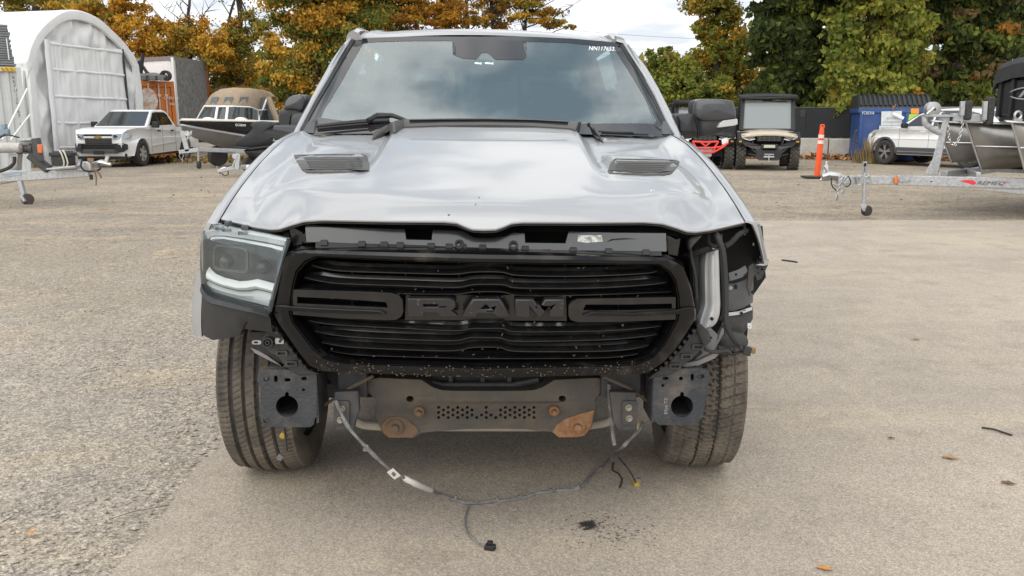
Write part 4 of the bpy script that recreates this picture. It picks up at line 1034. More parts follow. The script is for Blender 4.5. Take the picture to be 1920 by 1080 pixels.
plate('emblem_backing', [(760, 553), (1062, 553), (1064, 602), (758, 600)], lambda x, y: D_gr(x, y) + 0.035, 0.02, M_SLAT, GR_, bevel=0.002)
for o, h in ((LR, [LRH]), (LA, [LAH]), (LM, [])):
    plate('emblem_letter', [zz(p) for p in o], lambda x, y: 2.583 + 0.03 * (y - 590) / 120, 0.045, M_LET, GR_, holes=[[zz(p) for p in q] for q in h], bevel=0.005, seg=2)
# dried grass and dirt on the lower rim
def litter(name, n, pos, m, parent, l0=0.006, l1=0.02):
    b = MB()
    for _ in range(n):
        p = pos(); a = rnd.uniform(0, PI); L = rnd.uniform(l0, l1); w = 0.0009 + L * 0.05
        d = Vector((math.cos(a), rnd.uniform(-.4, .1), math.sin(a))) * L; q = Vector((-math.sin(a), 0, math.cos(a))) * w
        m_ = p + d * 0.5 + Vector((0, -0.002, 0)) + q * rnd.uniform(-3, 3)
        b.add([p - q, p + q, m_ + q, m_ - q, p + d + q * .4, p + d - q * .4], [(0, 1, 2, 3), (3, 2, 4, 5)])
    return b.build(name, m, parent, smooth=0, recalc=False, kind='stuff')
M_GRASS = mat('dried_grass', (0.12, 0.09, 0.06), 0.9, col2=(0.22, 0.17, 0.11), vscale=60)
def lp():
    x = rnd.uniform(575, 1230); v = rnd.random() ** 0.8
    yb = lerp(700, 712, 1 - abs(x - 900) / 330); y = lerp(yb - 24, yb - 2, v)
    return at(x, y, D_gr(x, y) - 0.011)
litter('dried_grass', 170, lp, M_GRASS, GR_, 0.002, 0.007)
def lp2():
    y = rnd.choice((507, 530, 548, 560, 612, 633, 655, 668)) + rnd.uniform(-6, 4); x = rnd.uniform(600, 1210)
    return at(x, y, D_gr(x, y) + 0.02)
litter('dried_grass', 60, lp2, M_GRASS, GR_, 0.003, 0.010)
for px, py in ((545, 590), (585, 640)): pass
# ---- carriers with clips either side below the grille
M_CAR = mat('carrier_plastic', (0.03, 0.03, 0.032), 0.5, var=0.3, vscale=14, dirt=(0.16, 0.13, 0.10), dscale=10, damt=0.3, dlo=0.5, dhi=0.75)
for P in ([(488, 640), (500, 622), (512, 600), (522, 618), (560, 672), (580, 694), (600, 702), (560, 704), (536, 690), (520, 668), (500, 660)],
          [(1312, 606), (1330, 622), (1334, 640), (1310, 662), (1290, 680), (1262, 700), (1215, 712), (1222, 704), (1250, 684), (1276, 656)]):
    cr = plate('grille_carrier', P, 2.74, 0.04, M_CAR, TRK, bevel=0.004)
    s = -1 if P[0][0] < 900 else 1
    for k in range(9):
        t = k / 8
        x, y = (lerp(506, 575, t), lerp(604, 690, t)) if s < 0 else (lerp(1306, 1236, t), lerp(612, 692, t))
        L = [(x, y), (x - s * -3, y - 5 * 1), (x - s * -9, y - 2), (x - s * -5, y + 4)]
        plate('snap_tab', L, 2.715, 0.03, M_MBLK, cr, bevel=0.001)
    for k in range(3):
        t = (k + .5) / 3
        x, y = (lerp(503, 556, t), lerp(632, 690, t)) if s < 0 else (lerp(1318, 1254, t), lerp(640, 694, t))
        ringpx('carrier_slot', rrect(x - 11, y - 5, x + 11, y + 5, 2, 2), rrect(x - 7, y - 2.5, x + 7, y + 2.5, 1, 2), -0.012, 0.02, M_CAR, cr, 2.74)
plate('lamp_mount_tab', slot(481, 642, 18, 8), 2.72, 0.008, M_ALU, TRK, holes=[slot(480, 642, 8, 4)])
plate('lamp_mount_tab', rrect(516, 634, 532, 645, 2), 2.72, 0.008, M_ALU, TRK, holes=[circ(525, 640, 2.6, n=10)])
ringpx('wire_grommet', circ(501, 643, 11, 10, 16), circ(501, 643, 7.5, 7, 16), 0, 0.02, M_MBLK, TRK, lambda x, y: 2.715)
ringpx('wire_grommet', circ(501, 643, 5, 5, 12), circ(501, 643, 2.5, 2.5, 12), 0, 0.02, M_MBLK, TRK, lambda x, y: 2.715)
b = loft(MB(), [(470, 652), (500, 664), (530, 682), (548, 690)], [(478, 662), (505, 676), (535, 690), (550, 697)], [(0, 0.02), (0, 0), (1, 0), (1, 0.02)], 2.80, 4)
b.build('lower_flange', mat('dull_grey_metal', (0.26, 0.25, 0.25), 0.6, 0.4, bump=0.05), TRK)
b = loft(MB(), [(1282, 682), (1310, 676), (1335, 664), (1352, 650)], [(1280, 690), (1312, 684), (1340, 672), (1358, 656)], [(0, 0.02), (0, 0), (1, 0), (1, 0.02)], 2.80, 4)
b.build('lower_flange', MATS['dull_grey_metal'], TRK)

# ---- frame ends, crossmember
DB = 2.75
def keyhole(cx, cy, r):
    P = []
    for k in range(25):
        a = R(-90 + 10 + 340 * k / 24); P.append((cx + r * math.cos(a), cy + r * 0.96 * math.sin(a)))
    return P + [(cx - 3.6, cy - r - 4), (cx, cy - r - 6.5), (cx + 3.6, cy - r - 4)]
BKL = [(484, 700), (492, 693), (575, 694), (588, 697), (594, 706), (594, 780), (590, 786), (588, 796), (582, 801), (500, 801), (491, 795), (491, 786), (485, 778), (488, 760), (489, 728), (482, 712)]
HOL = [keyhole(538, 762, 21), slot(500, 711, 12, 8), slot(517, 710.5, 7, 13), slot(539, 712.5, 12, 7), slot(570, 710, 11, 7), circ(569, 731, 3, n=10), slot(500, 789, 13, 9)]
BKR = [(1226, 706), (1230, 697), (1243, 692), (1318, 691), (1329, 696), (1333, 708), (1329, 716), (1323, 760), (1316, 785), (1303, 797), (1236, 797), (1227, 790), (1224, 778)]
HOR = [keyhole(1279, 762, 21), circ(1277, 710, 4, n=10), slot(1298, 707.5, 6, 13), slot(1314, 706, 14, 8), slot(1248, 709.5, 11, 6), circ(1243, 723, 3, n=10)]
for P, H, s in ((BKL, HOL, -1), (BKR, HOR, 1)):
    bk = plate('bumper_bracket', P, DB, 0.012, M_BRACKET, TRK, holes=H, bevel=0.004)
    cx = sum(p[0] for p in P) / len(P)
    b = MB(); c0 = at(cx, 750, DB)
    # folded side flange and the frame horn behind
    b.bar(at(594 if s < 0 else 1225, 748, DB + 0.004), at(594 if s < 0 else 1225, 748, DB + 0.004) + Vector((0, 0.16, 0)), 0.008, 0.17); b.build('bracket_flange', M_BRACKET, bk)
    b = MB()
    for q in ((-0.055, 0), (0.055, 0)): b.box((c0.x + q[0], DB + 0.55, c0.z + 0.01), (0.012, 1.0, 0.17))
    b.box((c0.x, DB + 0.55, c0.z + 0.095), (0.12, 1.0, 0.012)); b.box((c0.x, DB + 0.55, c0.z - 0.075), (0.12, 1.0, 0.012)); b.box((c0.x, DB + 0.6, c0.z), (0.10, 0.02, 0.15))
    b.build('frame_rail', M_FRAME, TRK)
write_px('chalk_mark', '2 x99P2', 1249, 752, 6, DB - 0.002, mat('chalk', (0.55, 0.55, 0.55), 0.9), TRK, wpx=26) if False else None
# scrawled number running up the bracket
vs, fs = text_mesh('E3pp TZ', 1.0); zm = max(v.z for v in vs); x0 = min(v.x for v in vs); x1 = max(v.x for v in vs)
b = MB(); b.add([at(1251 - (v.z / zm) * 5.5, 776 - (v.x - x0) / (x1 - x0) * 30, DB - 0.0015) for v in vs], fs)
b.build('scrawled_mark', mat('chalk', (0.30, 0.31, 0.32), 0.9), TRK, smooth=0, recalc=False, solid=0.001)
# inner bolt plates
for (P, bolts) in (([(627, 735), (672, 733), (674, 770), (668, 786), (664, 806), (628, 807), (626, 780)], ((641, 767), (638, 788))), ([(1143, 735), (1194, 736), (1194, 808), (1157, 808), (1155, 800), (1150, 790)], ((1179, 765), (1180, 785)))):
    bp = plate('bolt_plate', P, 2.80, 0.03, M_FRAME, TRK, bevel=0.004)
    x0 = min(p[0] for p in bolts); 
    plate('bolt_pad', rrect(x0 - 12, 752, x0 + 17, 797, 4), 2.79, 0.012, M_FRAME, bp, bevel=0.003)
    for x, y in bolts:
        c = at(x, y, 2.785); b = MB(); b.lathe([(0.0, -0.012), (0.007, -0.012), (0.008, 0.0), (0.012, 0.0), (0.012, 0.006)], c, 'y', 14)
        b.build('bolt', mat('bolt_zinc', (0.33, 0.30, 0.25), 0.5, 0.5), bp)
    xx = (635, 690) if P[0][0] < 900 else (1125, 1200)
    b = MB(); b.bar(at(xx[0], 715, 2.9), at(xx[1], 715, 2.9), 0.06, 0.10); b.build('frame_gusset', M_FRAME, TRK, bevel=0.006)
# crossmember with its row of drain holes
def cmz(p): return (660 + p[0] / 3.692, 680 + p[1] / 3.692)
CMO = [(60, 150), (90, 125), (190, 105), (480, 118), (560, 170), (620, 190), (700, 195), (1180, 195), (1260, 190), (1320, 170), (1400, 120), (1700, 105), (1790, 150), (1680, 250), (1690, 330), (1660, 450), (1610, 505), (1560, 516), (1430, 518), (1385, 480), (1300, 474), (1200, 462), (1000, 458), (820, 460), (650, 470), (480, 486), (430, 520), (250, 520), (215, 490), (180, 420), (160, 330), (165, 260)]
CMO = [cmz(p) for p in CMO]
holes = [slot(*cmz((401, 252)), 14, 11), slot(*cmz((1456, 250)), 14, 11)]
cells = []
for r, y in enumerate((305, 340, 375)):
    for k in range(11):
        cells.append((600 + 66 * k + (0), y)); 
        if r < 2: cells.append((600 + 66 * k + 33, y + 18))
for x, y in cells:
    if x > 1280: continue
    if 860 < x < 1000 and y < 345 and abs(x - 930) > 5: continue
    X, Y = cmz((x, y + 6)); holes.append([(X + 3.0 * math.cos(a), Y + 3.0 * math.sin(a)) for a in [2 * PI * k / 8 for k in range(8)]])
def D_cm(x, y): return 2.90 + 0.05 * sstep(740, 700, y) * -1 + 0.0
M_CM = mat('weathered_crossmember', (0.075, 0.073, 0.070), 0.7, 0.1, col2=(0.12, 0.105, 0.085), vscale=8, bump=0.25, bscale=70, dirt=(0.19, 0.13, 0.08), dscale=5, damt=0.6, dlo=0.52, dhi=0.72)
CMB = plate('crossmember', CMO, lambda x, y: 2.90 + 0.05 * sstep(745, 800, y), 0.10, M_CM, TRK, holes=holes, bevel=0.006)
for P in ([(470, 480), (430, 520), (250, 520), (215, 490), (200, 440), (240, 380), (330, 375), (380, 395), (450, 450)], [(1385, 480), (1430, 518), (1560, 516), (1610, 505), (1655, 450), (1680, 330), (1600, 350), (1480, 390), (1420, 430)]):
    plate('tow_lug', [cmz(p) for p in P], lambda x, y: 2.892 + 0.05 * sstep(745, 800, y), 0.05, M_RUST if P[0][0] > 1000 else mat('rust_stained_steel', (0.22, 0.125, 0.065), 0.85, 0.1, col2=(0.13, 0.10, 0.075), vscale=12, bump=0.3, bscale=90), CMB, bevel=0.006)
for (x, y, r, m) in ((302, 440, 0.028, MATS['rust_stained_steel']), (1558, 435, 0.028, M_RUST), (466, 335, 0.018, MATS['rust_stained_steel']), (1398, 330, 0.018, M_RUST)):
    X, Y = cmz((x, y)); c = at(X, Y, 2.89 + 0.05 * sstep(745, 800, Y)); b = MB()
    b.lathe([(0.0, -0.03), (r * .45, -0.03), (r * .5, -0.012), (r, -0.010), (r * 1.05, 0.01)], c, 'y', 18)
    b.build('tow_bolt', m, CMB, smooth=30)
# stabiliser tube, oil cooler, underside
b = MB(); b.tube(crv([at(645, 770, 3.0), at(668, 790, 3.02), at(700, 798, 3.05), at(800, 800, 3.08), at(1040, 800, 3.08), at(1120, 795, 3.05), at(1150, 785, 3.02), at(1168, 765, 3.0)], 5), 0.017, 10)
b.build('stabiliser_bar', mat('primer_tube', (0.42, 0.38, 0.32), 0.7, var=0.2, vscale=8), TRK)
plate('lower_shroud', [(600, 690), (1240, 690), (1200, 740), (1140, 722), (1010, 728), (900, 732), (800, 726), (690, 720), (640, 742)], 2.99, 0.03, M_MBLK, TRK)
for x in (845, 905, 955): plate('shroud_rib', [(x - 4, 700), (x + 4, 700), (x + 4, 738), (x - 4, 738)], 2.965, 0.03, M_FRAME, TRK, bevel=0.003)
b = MB(); b.tube([at(800, 716, 2.96), at(830, 722, 2.96), at(960, 722, 2.96), at(1010, 712, 2.96)], 0.012, 8); b.tube([at(810, 730, 2.95), at(930, 731, 2.95), at(1000, 728, 2.95)], 0.008, 8); b.build('cooler_line', M_FRAME, TRK)
for s in (-1, 1):
    b = MB(); b.tube([at(605 if s < 0 else 1228, 762, 2.86), at(655 if s < 0 else 1180, 728, 2.83), at(700 if s < 0 else 1130, 705, 2.80)], 0.006, 6); b.build('brace_rod', mat('brown_rod', (0.13, 0.10, 0.075), 0.8, var=0.3), TRK)
    b = MB(); b.box((s * 0.44, 4.6, 0.47), (0.09, 2.6, 0.16)); b.box((s * 0.50, 7.2, 0.55), (0.09, 3.0, 0.16)); b.build('chassis_rail', M_FRAME, TRK)
    b = MB(); b.bar((s * 0.42, 3.40, 0.38), (s * 0.78, 3.45, 0.34), 0.22, 0.05); b.bar((s * 0.42, 3.42, 0.62), (s * 0.76, 3.45, 0.64), 0.16, 0.04); b.bar((s * 0.55, 3.5, 0.36), (s * 0.60, 3.5, 0.85), 0.09, 0.09); b.tube([(s * 0.3, 3.25, 0.40), (s * 0.76, 3.28, 0.40)], 0.014, 8)
    b.build('suspension_arm', M_FRAME, TRK, bevel=0.01)
b = MB(); b.box((0, 5.6, 0.40), (1.5, 4.4, 0.22)); b.box((0, 3.9, 0.36), (0.9, 1.2, 0.10)); b.box((0, 3.6, 0.50), (0.62, 0.9, 0.30)); b.box((0, 4.6, 0.48), (0.4, 1.4, 0.24)); b.box((0, 3.25, 0.42), (0.5, 0.3, 0.14)); b.build('sump_and_shade_block', M_DEEP, TRK, bevel=0.04)  # sump boxes plus a broad slab added to deepen the shade below
b = MB(); b.box((0, 3.10, 0.80), (1.2, 0.05, 0.60)); b.build('radiator', M_DEEP, TRK)
b = MB(); b.box((0, 3.62, 0.86), (1.10, 0.9, 0.36)); b.build('engine_block', M_DEEP, TRK)
# wheel housings
M_LINER = mat('wheel_liner', (0.045, 0.046, 0.048), 0.7, var=0.3, vscale=8, bump=0.1, bscale=60, dirt=(0.22, 0.19, 0.15), dscale=4, damt=0.4, dlo=0.5, dhi=0.75)
for s in (-1, 1):
    b = MB(); rows = []
    for k in range(15):
        a = R(lerp(38, 195, k / 14)); y = 3.45 - 0.53 * math.cos(a); z = 0.44 + 0.52 * math.sin(a)
        rows.append([(s * 0.60, y, z), (s * 0.8, y, z), (s * (1.0 if s < 0 else 0.94), y, z)])
    b.grid(rows); b.build('wheel_liner', M_LINER, TRK, smooth=60)
    b = MB(); b.box((s * 0.60, 3.45, 0.85), (0.02, 1.1, 0.5)); b.build('inner_liner', M_DEEP, TRK)

# ---- wheels
def wheel(x, D, rz, pat, full=True, name='wheel'):
    w = thing(name, (x, D, 0.0), None, None)
    w.parent = TRK; w.location = Vector((x, D, 0.405)) - Vector((0, 3.45, 0)); w.rotation_euler = (0, 0, rz); ORG[w] = Vector((0, 0, 0))
    W = 0.1375
    prof = [(0.262, -0.108), (0.268, -0.125), (0.30, -0.140), (0.345, -0.1475), (0.375, -0.142), (0.390, -0.131)]
    n = 46
    for k in range(n + 1):
        t = lerp(-0.118, 0.118, k / n); prof.append((0.4045 - 0.016 * (abs(t) / 0.118) ** 3, t))
    prof += [(0.390, 0.131), (0.375, 0.142), (0.345, 0.1475), (0.30, 0.140), (0.268, 0.125), (0.262, 0.108)]
    seg = 420 if full else 96
    V = []; m = len(prof)
    for k in range(seg):
        a = 2 * PI * k / seg; sgm = a * 0.405
        for r, t in prof:
            if abs(t) <= 0.133 and r > 0.385:
                d = 0.0
                if pat == 0:       # straight ribs, slanted sipes
                    for g in (-0.082, -0.034, 0.016, 0.064):
                        if abs(t - g) < 0.0062: d = 0.013
                    ph = (sgm + (0.55 * t if -0.082 < t < 0.064 else 0.15 * t)) % 0.0245
                    if d == 0 and ph < 0.006 and not (-0.034 < t < 0.016 and int(sgm / 0.0245) % 2): d = 0.0045
                    if d == 0 and abs(t) > 0.1 and ph < 0.008: d = 0.006
                else:              # zigzag grooves with big blocks
                    zg = 0.004 * (1 if int(sgm / 0.012) % 2 else -1)
                    for g in (-0.030, 0.030):
                        if abs(t - g - zg) < 0.0065: d = 0.013
                    for g in (-0.085, 0.085):
                        if abs(t - g - zg * .4) < 0.004: d = 0.006
                    ph = (sgm + 0.25 * abs(t) + (0.018 if t > 0 else 0)) % 0.042
                    if d == 0 and ph < 0.0075: d = 0.009
                    if d == 0 and abs(ph - 0.024 - zg * 0.8) < 0.003: d = 0.0035
                r2 = r - d
            else: r2 = r
            V.append((t, r2 * math.cos(a), r2 * math.sin(a)))
    Fc = []
    for k in range(seg):
        k2 = (k + 1) % seg
        for i in range(m - 1): Fc.append((k * m + i, k * m + i + 1, k2 * m + i + 1, k2 * m + i))
    b = MB(); b.add(V, Fc)
    dep = [plin([(0, 0.4045), (0.118, 0.3885), (0.131, 0.388)], abs(v[0])) - math.hypot(v[1], v[2]) if abs(v[0]) < 0.12 else 0 for v in V]
    b.m = [1 if sum(dep[i] for i in f) / 4 > 0.0055 else 0 for f in Fc]      # clean dark rubber also paints shade into the grooves; the ribs are dusty
    b.build('tyre', [M_TYRE, M_RUB], w, smooth=30, recalc=False)
    so = 1 if x > 0 else -1
    b = MB(); b.lathe([(0.262, -0.115), (0.258, -0.10), (0.235, -0.08), (0.225, 0.0), (0.235, 0.09), (0.258, 0.10), (0.262, 0.115)], (0, 0, 0), 'x', 48)
    b.lathe([(0.05, so * 0.09), (0.07, so * 0.08), (0.10, so * 0.06)], (0, 0, 0), 'x', 24)
    for k in range(6):
        a = 2 * PI * k / 6
        b.bar((so * 0.065, 0.05 * math.cos(a), 0.05 * math.sin(a)), (so * 0.075, 0.24 * math.cos(a), 0.24 * math.sin(a)), 0.07, 0.035, up=(1, 0, 0))
    b.build('rim', mat('dusty_rim', (0.10, 0.10, 0.10), 0.4, 0.5, dirt=(0.22, 0.19, 0.15), dscale=8, damt=0.5), w, smooth=40)
    b = MB(); b.lathe([(0.0, -so * 0.0), (0.17, so * 0.0), (0.175, so * 0.012), (0.17, so * 0.024), (0, so * 0.024)], (0, 0, 0), 'x', 32); b.build('brake_disc', mat('brake_iron', (0.15, 0.13, 0.12), 0.6, 0.6), w)
    return w
wheel(-0.866, 3.45, R(0.0), 0); wheel(0.872, 3.45, R(-4.0), 1)
wheel(-0.885, 7.12, 0, 0, False); wheel(0.885, 7.12, 0, 1, False)
# ---- the open corner where the other headlight is missing
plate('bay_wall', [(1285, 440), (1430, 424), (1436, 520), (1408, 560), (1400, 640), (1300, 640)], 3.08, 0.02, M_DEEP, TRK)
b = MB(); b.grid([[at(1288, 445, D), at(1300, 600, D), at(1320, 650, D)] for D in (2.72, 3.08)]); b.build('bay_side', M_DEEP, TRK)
# silver side duct
DK = 2.84
A = [(1322, 474), (1318, 500), (1318, 540), (1318, 570), (1312, 590), (1309, 603), (1311, 612)]
C = [(1352, 466), (1354, 500), (1355, 540), (1356, 575), (1354, 596), (1345, 612), (1322, 620)]
b = loft(MB(), [(p.x, p.y) for p in crv(A, 4)], [(p.x, p.y) for p in crv(C, 4)], [(0, 0.10), (0.04, 0.03), (0.14, 0.008), (0.24, 0.012), (0.34, -0.004), (0.55, -0.012), (0.80, -0.004), (0.93, 0.02), (1.0, 0.08)], DK, 1)
b.build('steel_side_support', mat('bright_pressed_steel', (0.66, 0.67, 0.68), 0.34, 0.35, var=0.1, vscale=10, bump=0.03, bscale=20), TRK, smooth=60)
b = loft(MB(), [(1352, 620), (1340, 640), (1322, 652), (1300, 668)], [(1362, 596), (1360, 628), (1345, 655), (1310, 690)], [(0, 0.02), (0.3, 0), (1, 0.02)], DK + 0.01, 4)
b.build('support_foot', mat('dull_grey_metal', (0.26, 0.25, 0.25), 0.6, 0.4), TRK)
# grey fender liner behind, washer bottle
M_GREYL = mat('grey_liner', (0.15, 0.155, 0.16), 0.5, var=0.25, vscale=8, bump=0.1, bscale=30, dirt=(0.28, 0.25, 0.21), dscale=6, damt=0.5, dlo=0.5, dhi=0.7)
b = loft(MB(), [(1364, 530), (1380, 528), (1396, 522), (1413, 512)], [(1364, 588), (1380, 588), (1398, 582), (1415, 572)], [(0, 0.05), (0.05, 0.0), (0.6, 0.012), (0.95, 0.02), (1, 0.05)], 2.98, 4)
b.build('fender_liner', M_GREYL, TRK, smooth=50)
b = loft(MB(), [(1362, 590), (1385, 589), (1412, 576)], [(1364, 650), (1388, 652), (1408, 618)], [(0, 0.03), (0.04, 0.0), (0.5, -0.01), (1, 0.04)], 2.97, 4)
b.build('fender_liner', M_LINER, TRK, smooth=50)
puff('washer_bottle', [(1346, 640), (1352, 630), (1368, 622), (1390, 626), (1404, 634), (1407, 645), (1402, 653), (1388, 652), (1368, 657), (1350, 658)], 2.93, 0.12, M_LINER, TRK)
plate('body_clip', rrect(1402, 607, 1409, 616, 1), 2.95, 0.01, M_WHITEPRINT, TRK, holes=[circ(1405.5, 612, 1.6, n=8)])
# ragged edge of fender and its lower tab
plate('fender_tab', [(1408, 502), (1418, 494), (1430, 488), (1441, 487), (1440, 497), (1428, 522), (1420, 526), (1414, 512)], 2.955, 0.015, M_LINER, FRT, holes=[circ(1420, 502, 1.8, n=8), circ(1429, 505, 2.2, n=8), circ(1422, 512, 1.5, n=8), circ(1433, 497, 1.6, n=8)])
b = loft(MB(), [(1421, 422), (1425, 450), (1428, 470), (1432, 487)], [(1429, 418), (1435, 450), (1440, 472), (1443, 488)], [(0, 0.012), (0.15, 0.004), (0.5, 0.0), (0.8, 0.014), (1, 0.06)], 2.925, 3)
b.build('fender_lip', M_SILVER, FRT, smooth=50)
for x, y in ((1393, 437), (1397, 438), (1413, 458), (1426, 482)): plate('painted_daylight', rrect(x - 1.2, y - 2.5, x + 1.2, y + 2.5, 0.6, 2), 3.05, 0.004, M_WHITEPRINT, FRT)  # white flecks painted in for daylight showing through the torn fender
b = MB(); b.tube(crv([at(1282, 480, 2.86), at(1310, 472, 2.84), at(1340, 462, 2.83), at(1352, 455, 2.83)], 4), 0.012, 8); b.tube(crv([at(1400, 432, 2.95), at(1385, 440, 2.9), at(1370, 455, 2.88), at(1358, 462, 2.86)], 4), 0.010, 8); b.build('bay_brace', M_BAY, TRK)
puff('side_trim_sail', [(1290, 450), (1305, 442), (1318, 441), (1306, 455), (1297, 465), (1292, 470)], 2.78, 0.05, M_TRIM, TRK)
c = at(1321, 640, 2.80); b = MB(); b.lathe([(0.0, -0.02), (0.007, -0.02), (0.008, -0.006), (0.014, -0.004), (0.014, 0.01)], c, 'y', 16); b.build('mount_bolt', M_CHROME, TRK)
c = at(1338, 463, 2.82); b = MB(); b.lathe([(0.0, -0.012), (0.008, -0.01), (0.009, 0.006)], c, 'y', 12); b.build('mount_bolt', M_ALU, TRK)
M_LOOM = mat('taped_loom', (0.028, 0.028, 0.029), 0.65, bump=0.3, bscale=220)
def cable(name, pts, r, m, parent, D=None, n=5):
    b = MB(); b.tube(crv([at(*p) if len(p) == 3 else at(p[0], p[1], D) for p in pts], n), r, 8)
    return b.build(name, m, parent)
LO = cable('corner_wiring', [(1340, 438, 2.82), (1346, 446, 2.79), (1355, 470, 2.78), (1359, 510, 2.78), (1361, 550, 2.78), (1361, 590, 2.78), (1363, 612, 2.78), (1374, 634, 2.79), (1386, 648, 2.81)], 0.010, M_LOOM, TRK)
cable('loom', [(1328, 440, 2.84), (1330, 455, 2.82), (1342, 462, 2.8), (1350, 450, 2.8), (1344, 438, 2.82)], 0.007, M_LOOM, LO)
cable('loom', [(1351, 440, 2.84), (1352, 480, 2.8), (1356, 530, 2.79), (1357, 580, 2.79), (1352, 600, 2.8)], 0.006, M_LOOM, LO)
cable('loom', [(1294, 465, 2.82), (1298, 490, 2.80), (1304, 520, 2.79), (1306, 560, 2.79)], 0.006, M_LOOM, LO)
cable('loom', [(1316, 648, 2.78), (1325, 656, 2.77), (1340, 660, 2.77), (1362, 658, 2.77), (1370, 662, 2.77)], 0.006, M_LOOM, LO)
cable('loom', [(1386, 648, 2.81), (1392, 654, 2.80), (1402, 658, 2.79), (1411, 656, 2.79)], 0.008, M_LOOM, LO)
for x, y, r in ((1362, 612, .014), (1352, 657, .014), (1400, 657, .016), (1411, 657, .011), (1397, 661, .009), (1404, 664, .007)):
    b = MB(); b.box(at(x, y, 2.79), (r * 1.6, r * 1.6, r * 1.8), Matrix.Rotation(rnd.uniform(0, 1), 3, 'Y')); b.build('plug', M_LOOM if x != 1411 else mat('brass_terminal', (0.30, 0.20, 0.08), 0.4, 0.7), LO, bevel=0.003)
# small torn pieces in the open corner
plate('torn_bracket', [(1366, 512), (1384, 506), (1398, 498), (1402, 508), (1392, 520), (1380, 524), (1368, 527)], 2.955, 0.006, M_GREYL, TRK, holes=[circ(1380, 515, 2.4, n=8)], bevel=0.002)
plate('bright_strip', [(1364, 587), (1386, 584), (1410, 576), (1411, 581), (1388, 590), (1364, 593)], 2.962, 0.006, MATS['bright_pressed_steel'], TRK, bevel=0.002)
plate('torn_bracket', [(1404, 500), (1413, 494), (1417, 512), (1410, 530), (1406, 556), (1401, 540)], 2.95, 0.01, M_LINER, TRK, bevel=0.002)
plate('torn_bracket', [(1340, 652), (1352, 648), (1380, 660), (1405, 652), (1400, 660), (1376, 667), (1350, 664)], 2.90, 0.01, M_MBLK, TRK, bevel=0.002)
plate('torn_bracket', [(1296, 470), (1310, 462), (1312, 500), (1308, 540), (1314, 585), (1306, 590), (1300, 540)], 2.87, 0.01, M_BAY, TRK, bevel=0.002)
plate('lower_mount', [(1318, 622), (1334, 616), (1346, 628), (1342, 650), (1330, 652), (1318, 664), (1310, 650)], 2.79, 0.02, M_GREYL, TRK, holes=[circ(1332, 634, 3, n=8)], bevel=0.003)
for x, y, r_, D in ((1312, 628, 0.009, 2.78), (1391, 588, 0.006, 2.95), (1412, 548, 0.006, 2.95), (1370, 540, 0.007, 2.95), (1335, 598, 0.006, 2.82)):
    b = MB(); b.lathe([(0, -0.008), (r_ * .6, -0.008), (r_ * .7, 0), (r_, 0), (r_, 0.006)], at(x, y, D), 'y', 10); b.build('clip_bolt', M_ALU if r_ > .0065 else M_MBLK, TRK)
plate('liner_slot', slot(1380, 538, 5, 9), 2.97, 0.004, M_DEEP, TRK)
# ---- torn front wiring loom hanging to the ground
M_LOOMG = mat('dusty_loom', (0.12, 0.118, 0.115), 0.8, col2=(0.26, 0.25, 0.24), vscale=28, bump=0.4, bscale=140)
def g3(px, py, h=0.012): p = gnd(px, py); return p + Vector((0, 0, h))
pts = [at(630, 752, 2.79), at(640, 775, 2.765), at(655, 803, 2.74), at(690, 842, 2.72), at(728, 878, 2.74), at(752, 893, 2.78), at(785, 910, 2.84)]
pts2 = [g3(822, 930), g3(848, 941), g3(880, 949), g3(920, 946), g3(970, 941), g3(1005, 931), g3(1040, 926), g3(1085, 921), g3(1105, 900), g3(1130, 880), g3(1150, 862, 0.03)]
pts3 = [at(1165, 840, 3.0), at(1180, 825, 2.95), at(1198, 806, 2.90), at(1205, 792, 2.88)]
def seg_path(P, n=5): return crv(P, n)
allp = pts + pts2 + pts3
path = seg_path(allp, 5)
b = MB(); b.tube(path, [0.0064 + 0.0012 * math.sin(i * 0.9) for i in range(len(path))], 8)
LM_ = b.build('wiring_loom', M_LOOMG, TRK)
def on_path(i): return allp[i]
def wrap(i, w, r, m, name):
    a, c = allp[i], allp[i + 1]; b = MB(); b.tube([a.lerp(c, 0.5 - w / 2), a.lerp(c, 0.5 + w / 2)], r, 8); return b.build(name, m, LM_)
M_TAPE = mat('white_tape', (0.72, 0.70, 0.66), 0.7, var=0.1)
b = MB(); d = (at(745, 893, 2.755) - at(728, 876, 2.735)); c = (at(739, 886, 2.735)); x = d.normalized(); y = x.cross(Vector((0, 1, 0))).normalized()
b.add([c + x * u * 0.022 + y * v * 0.013 + Vector((0, -0.012, 0)) + Vector((0, w, 0)) for w in (0, 0.002) for u, v in ((-1, -1), (1, -1), (1, 1), (-1, 1))], [(0, 1, 2, 3), (7, 6, 5, 4), (0, 1, 5, 4), (1, 2, 6, 5), (2, 3, 7, 6), (3, 0, 4, 7)])
TG = b.build('wire_tag', M_TAPE, LM_)
for k in range(3):
    b = MB(); q = c + x * (0.006) * (k - 1) + Vector((0, -0.0135, 0)); b.box(q, (0.012, 0.001, 0.003), Matrix.Rotation(R(-52), 3, 'Y')); b.build('tag_print', M_MBLK, LM_)
b = MB(); b.tube(path[26:34], [0.0095, 0.0105, 0.010, 0.0115, 0.010, 0.0098, 0.0095, 0.009], 10); b.build('white_tape', M_TAPE, LM_)
def gcable(name, P, r, m, parent):
    b = MB(); b.tube(crv([g3(x, y, 0.008 + r) for x, y in P], 5), r, 8); return b.build(name, m, parent)
gcable('wire_tail', [(881, 950), (875, 966), (872, 985), (880, 1008), (897, 1025), (914, 1032)], 0.0036, M_LOOMG, LM_)
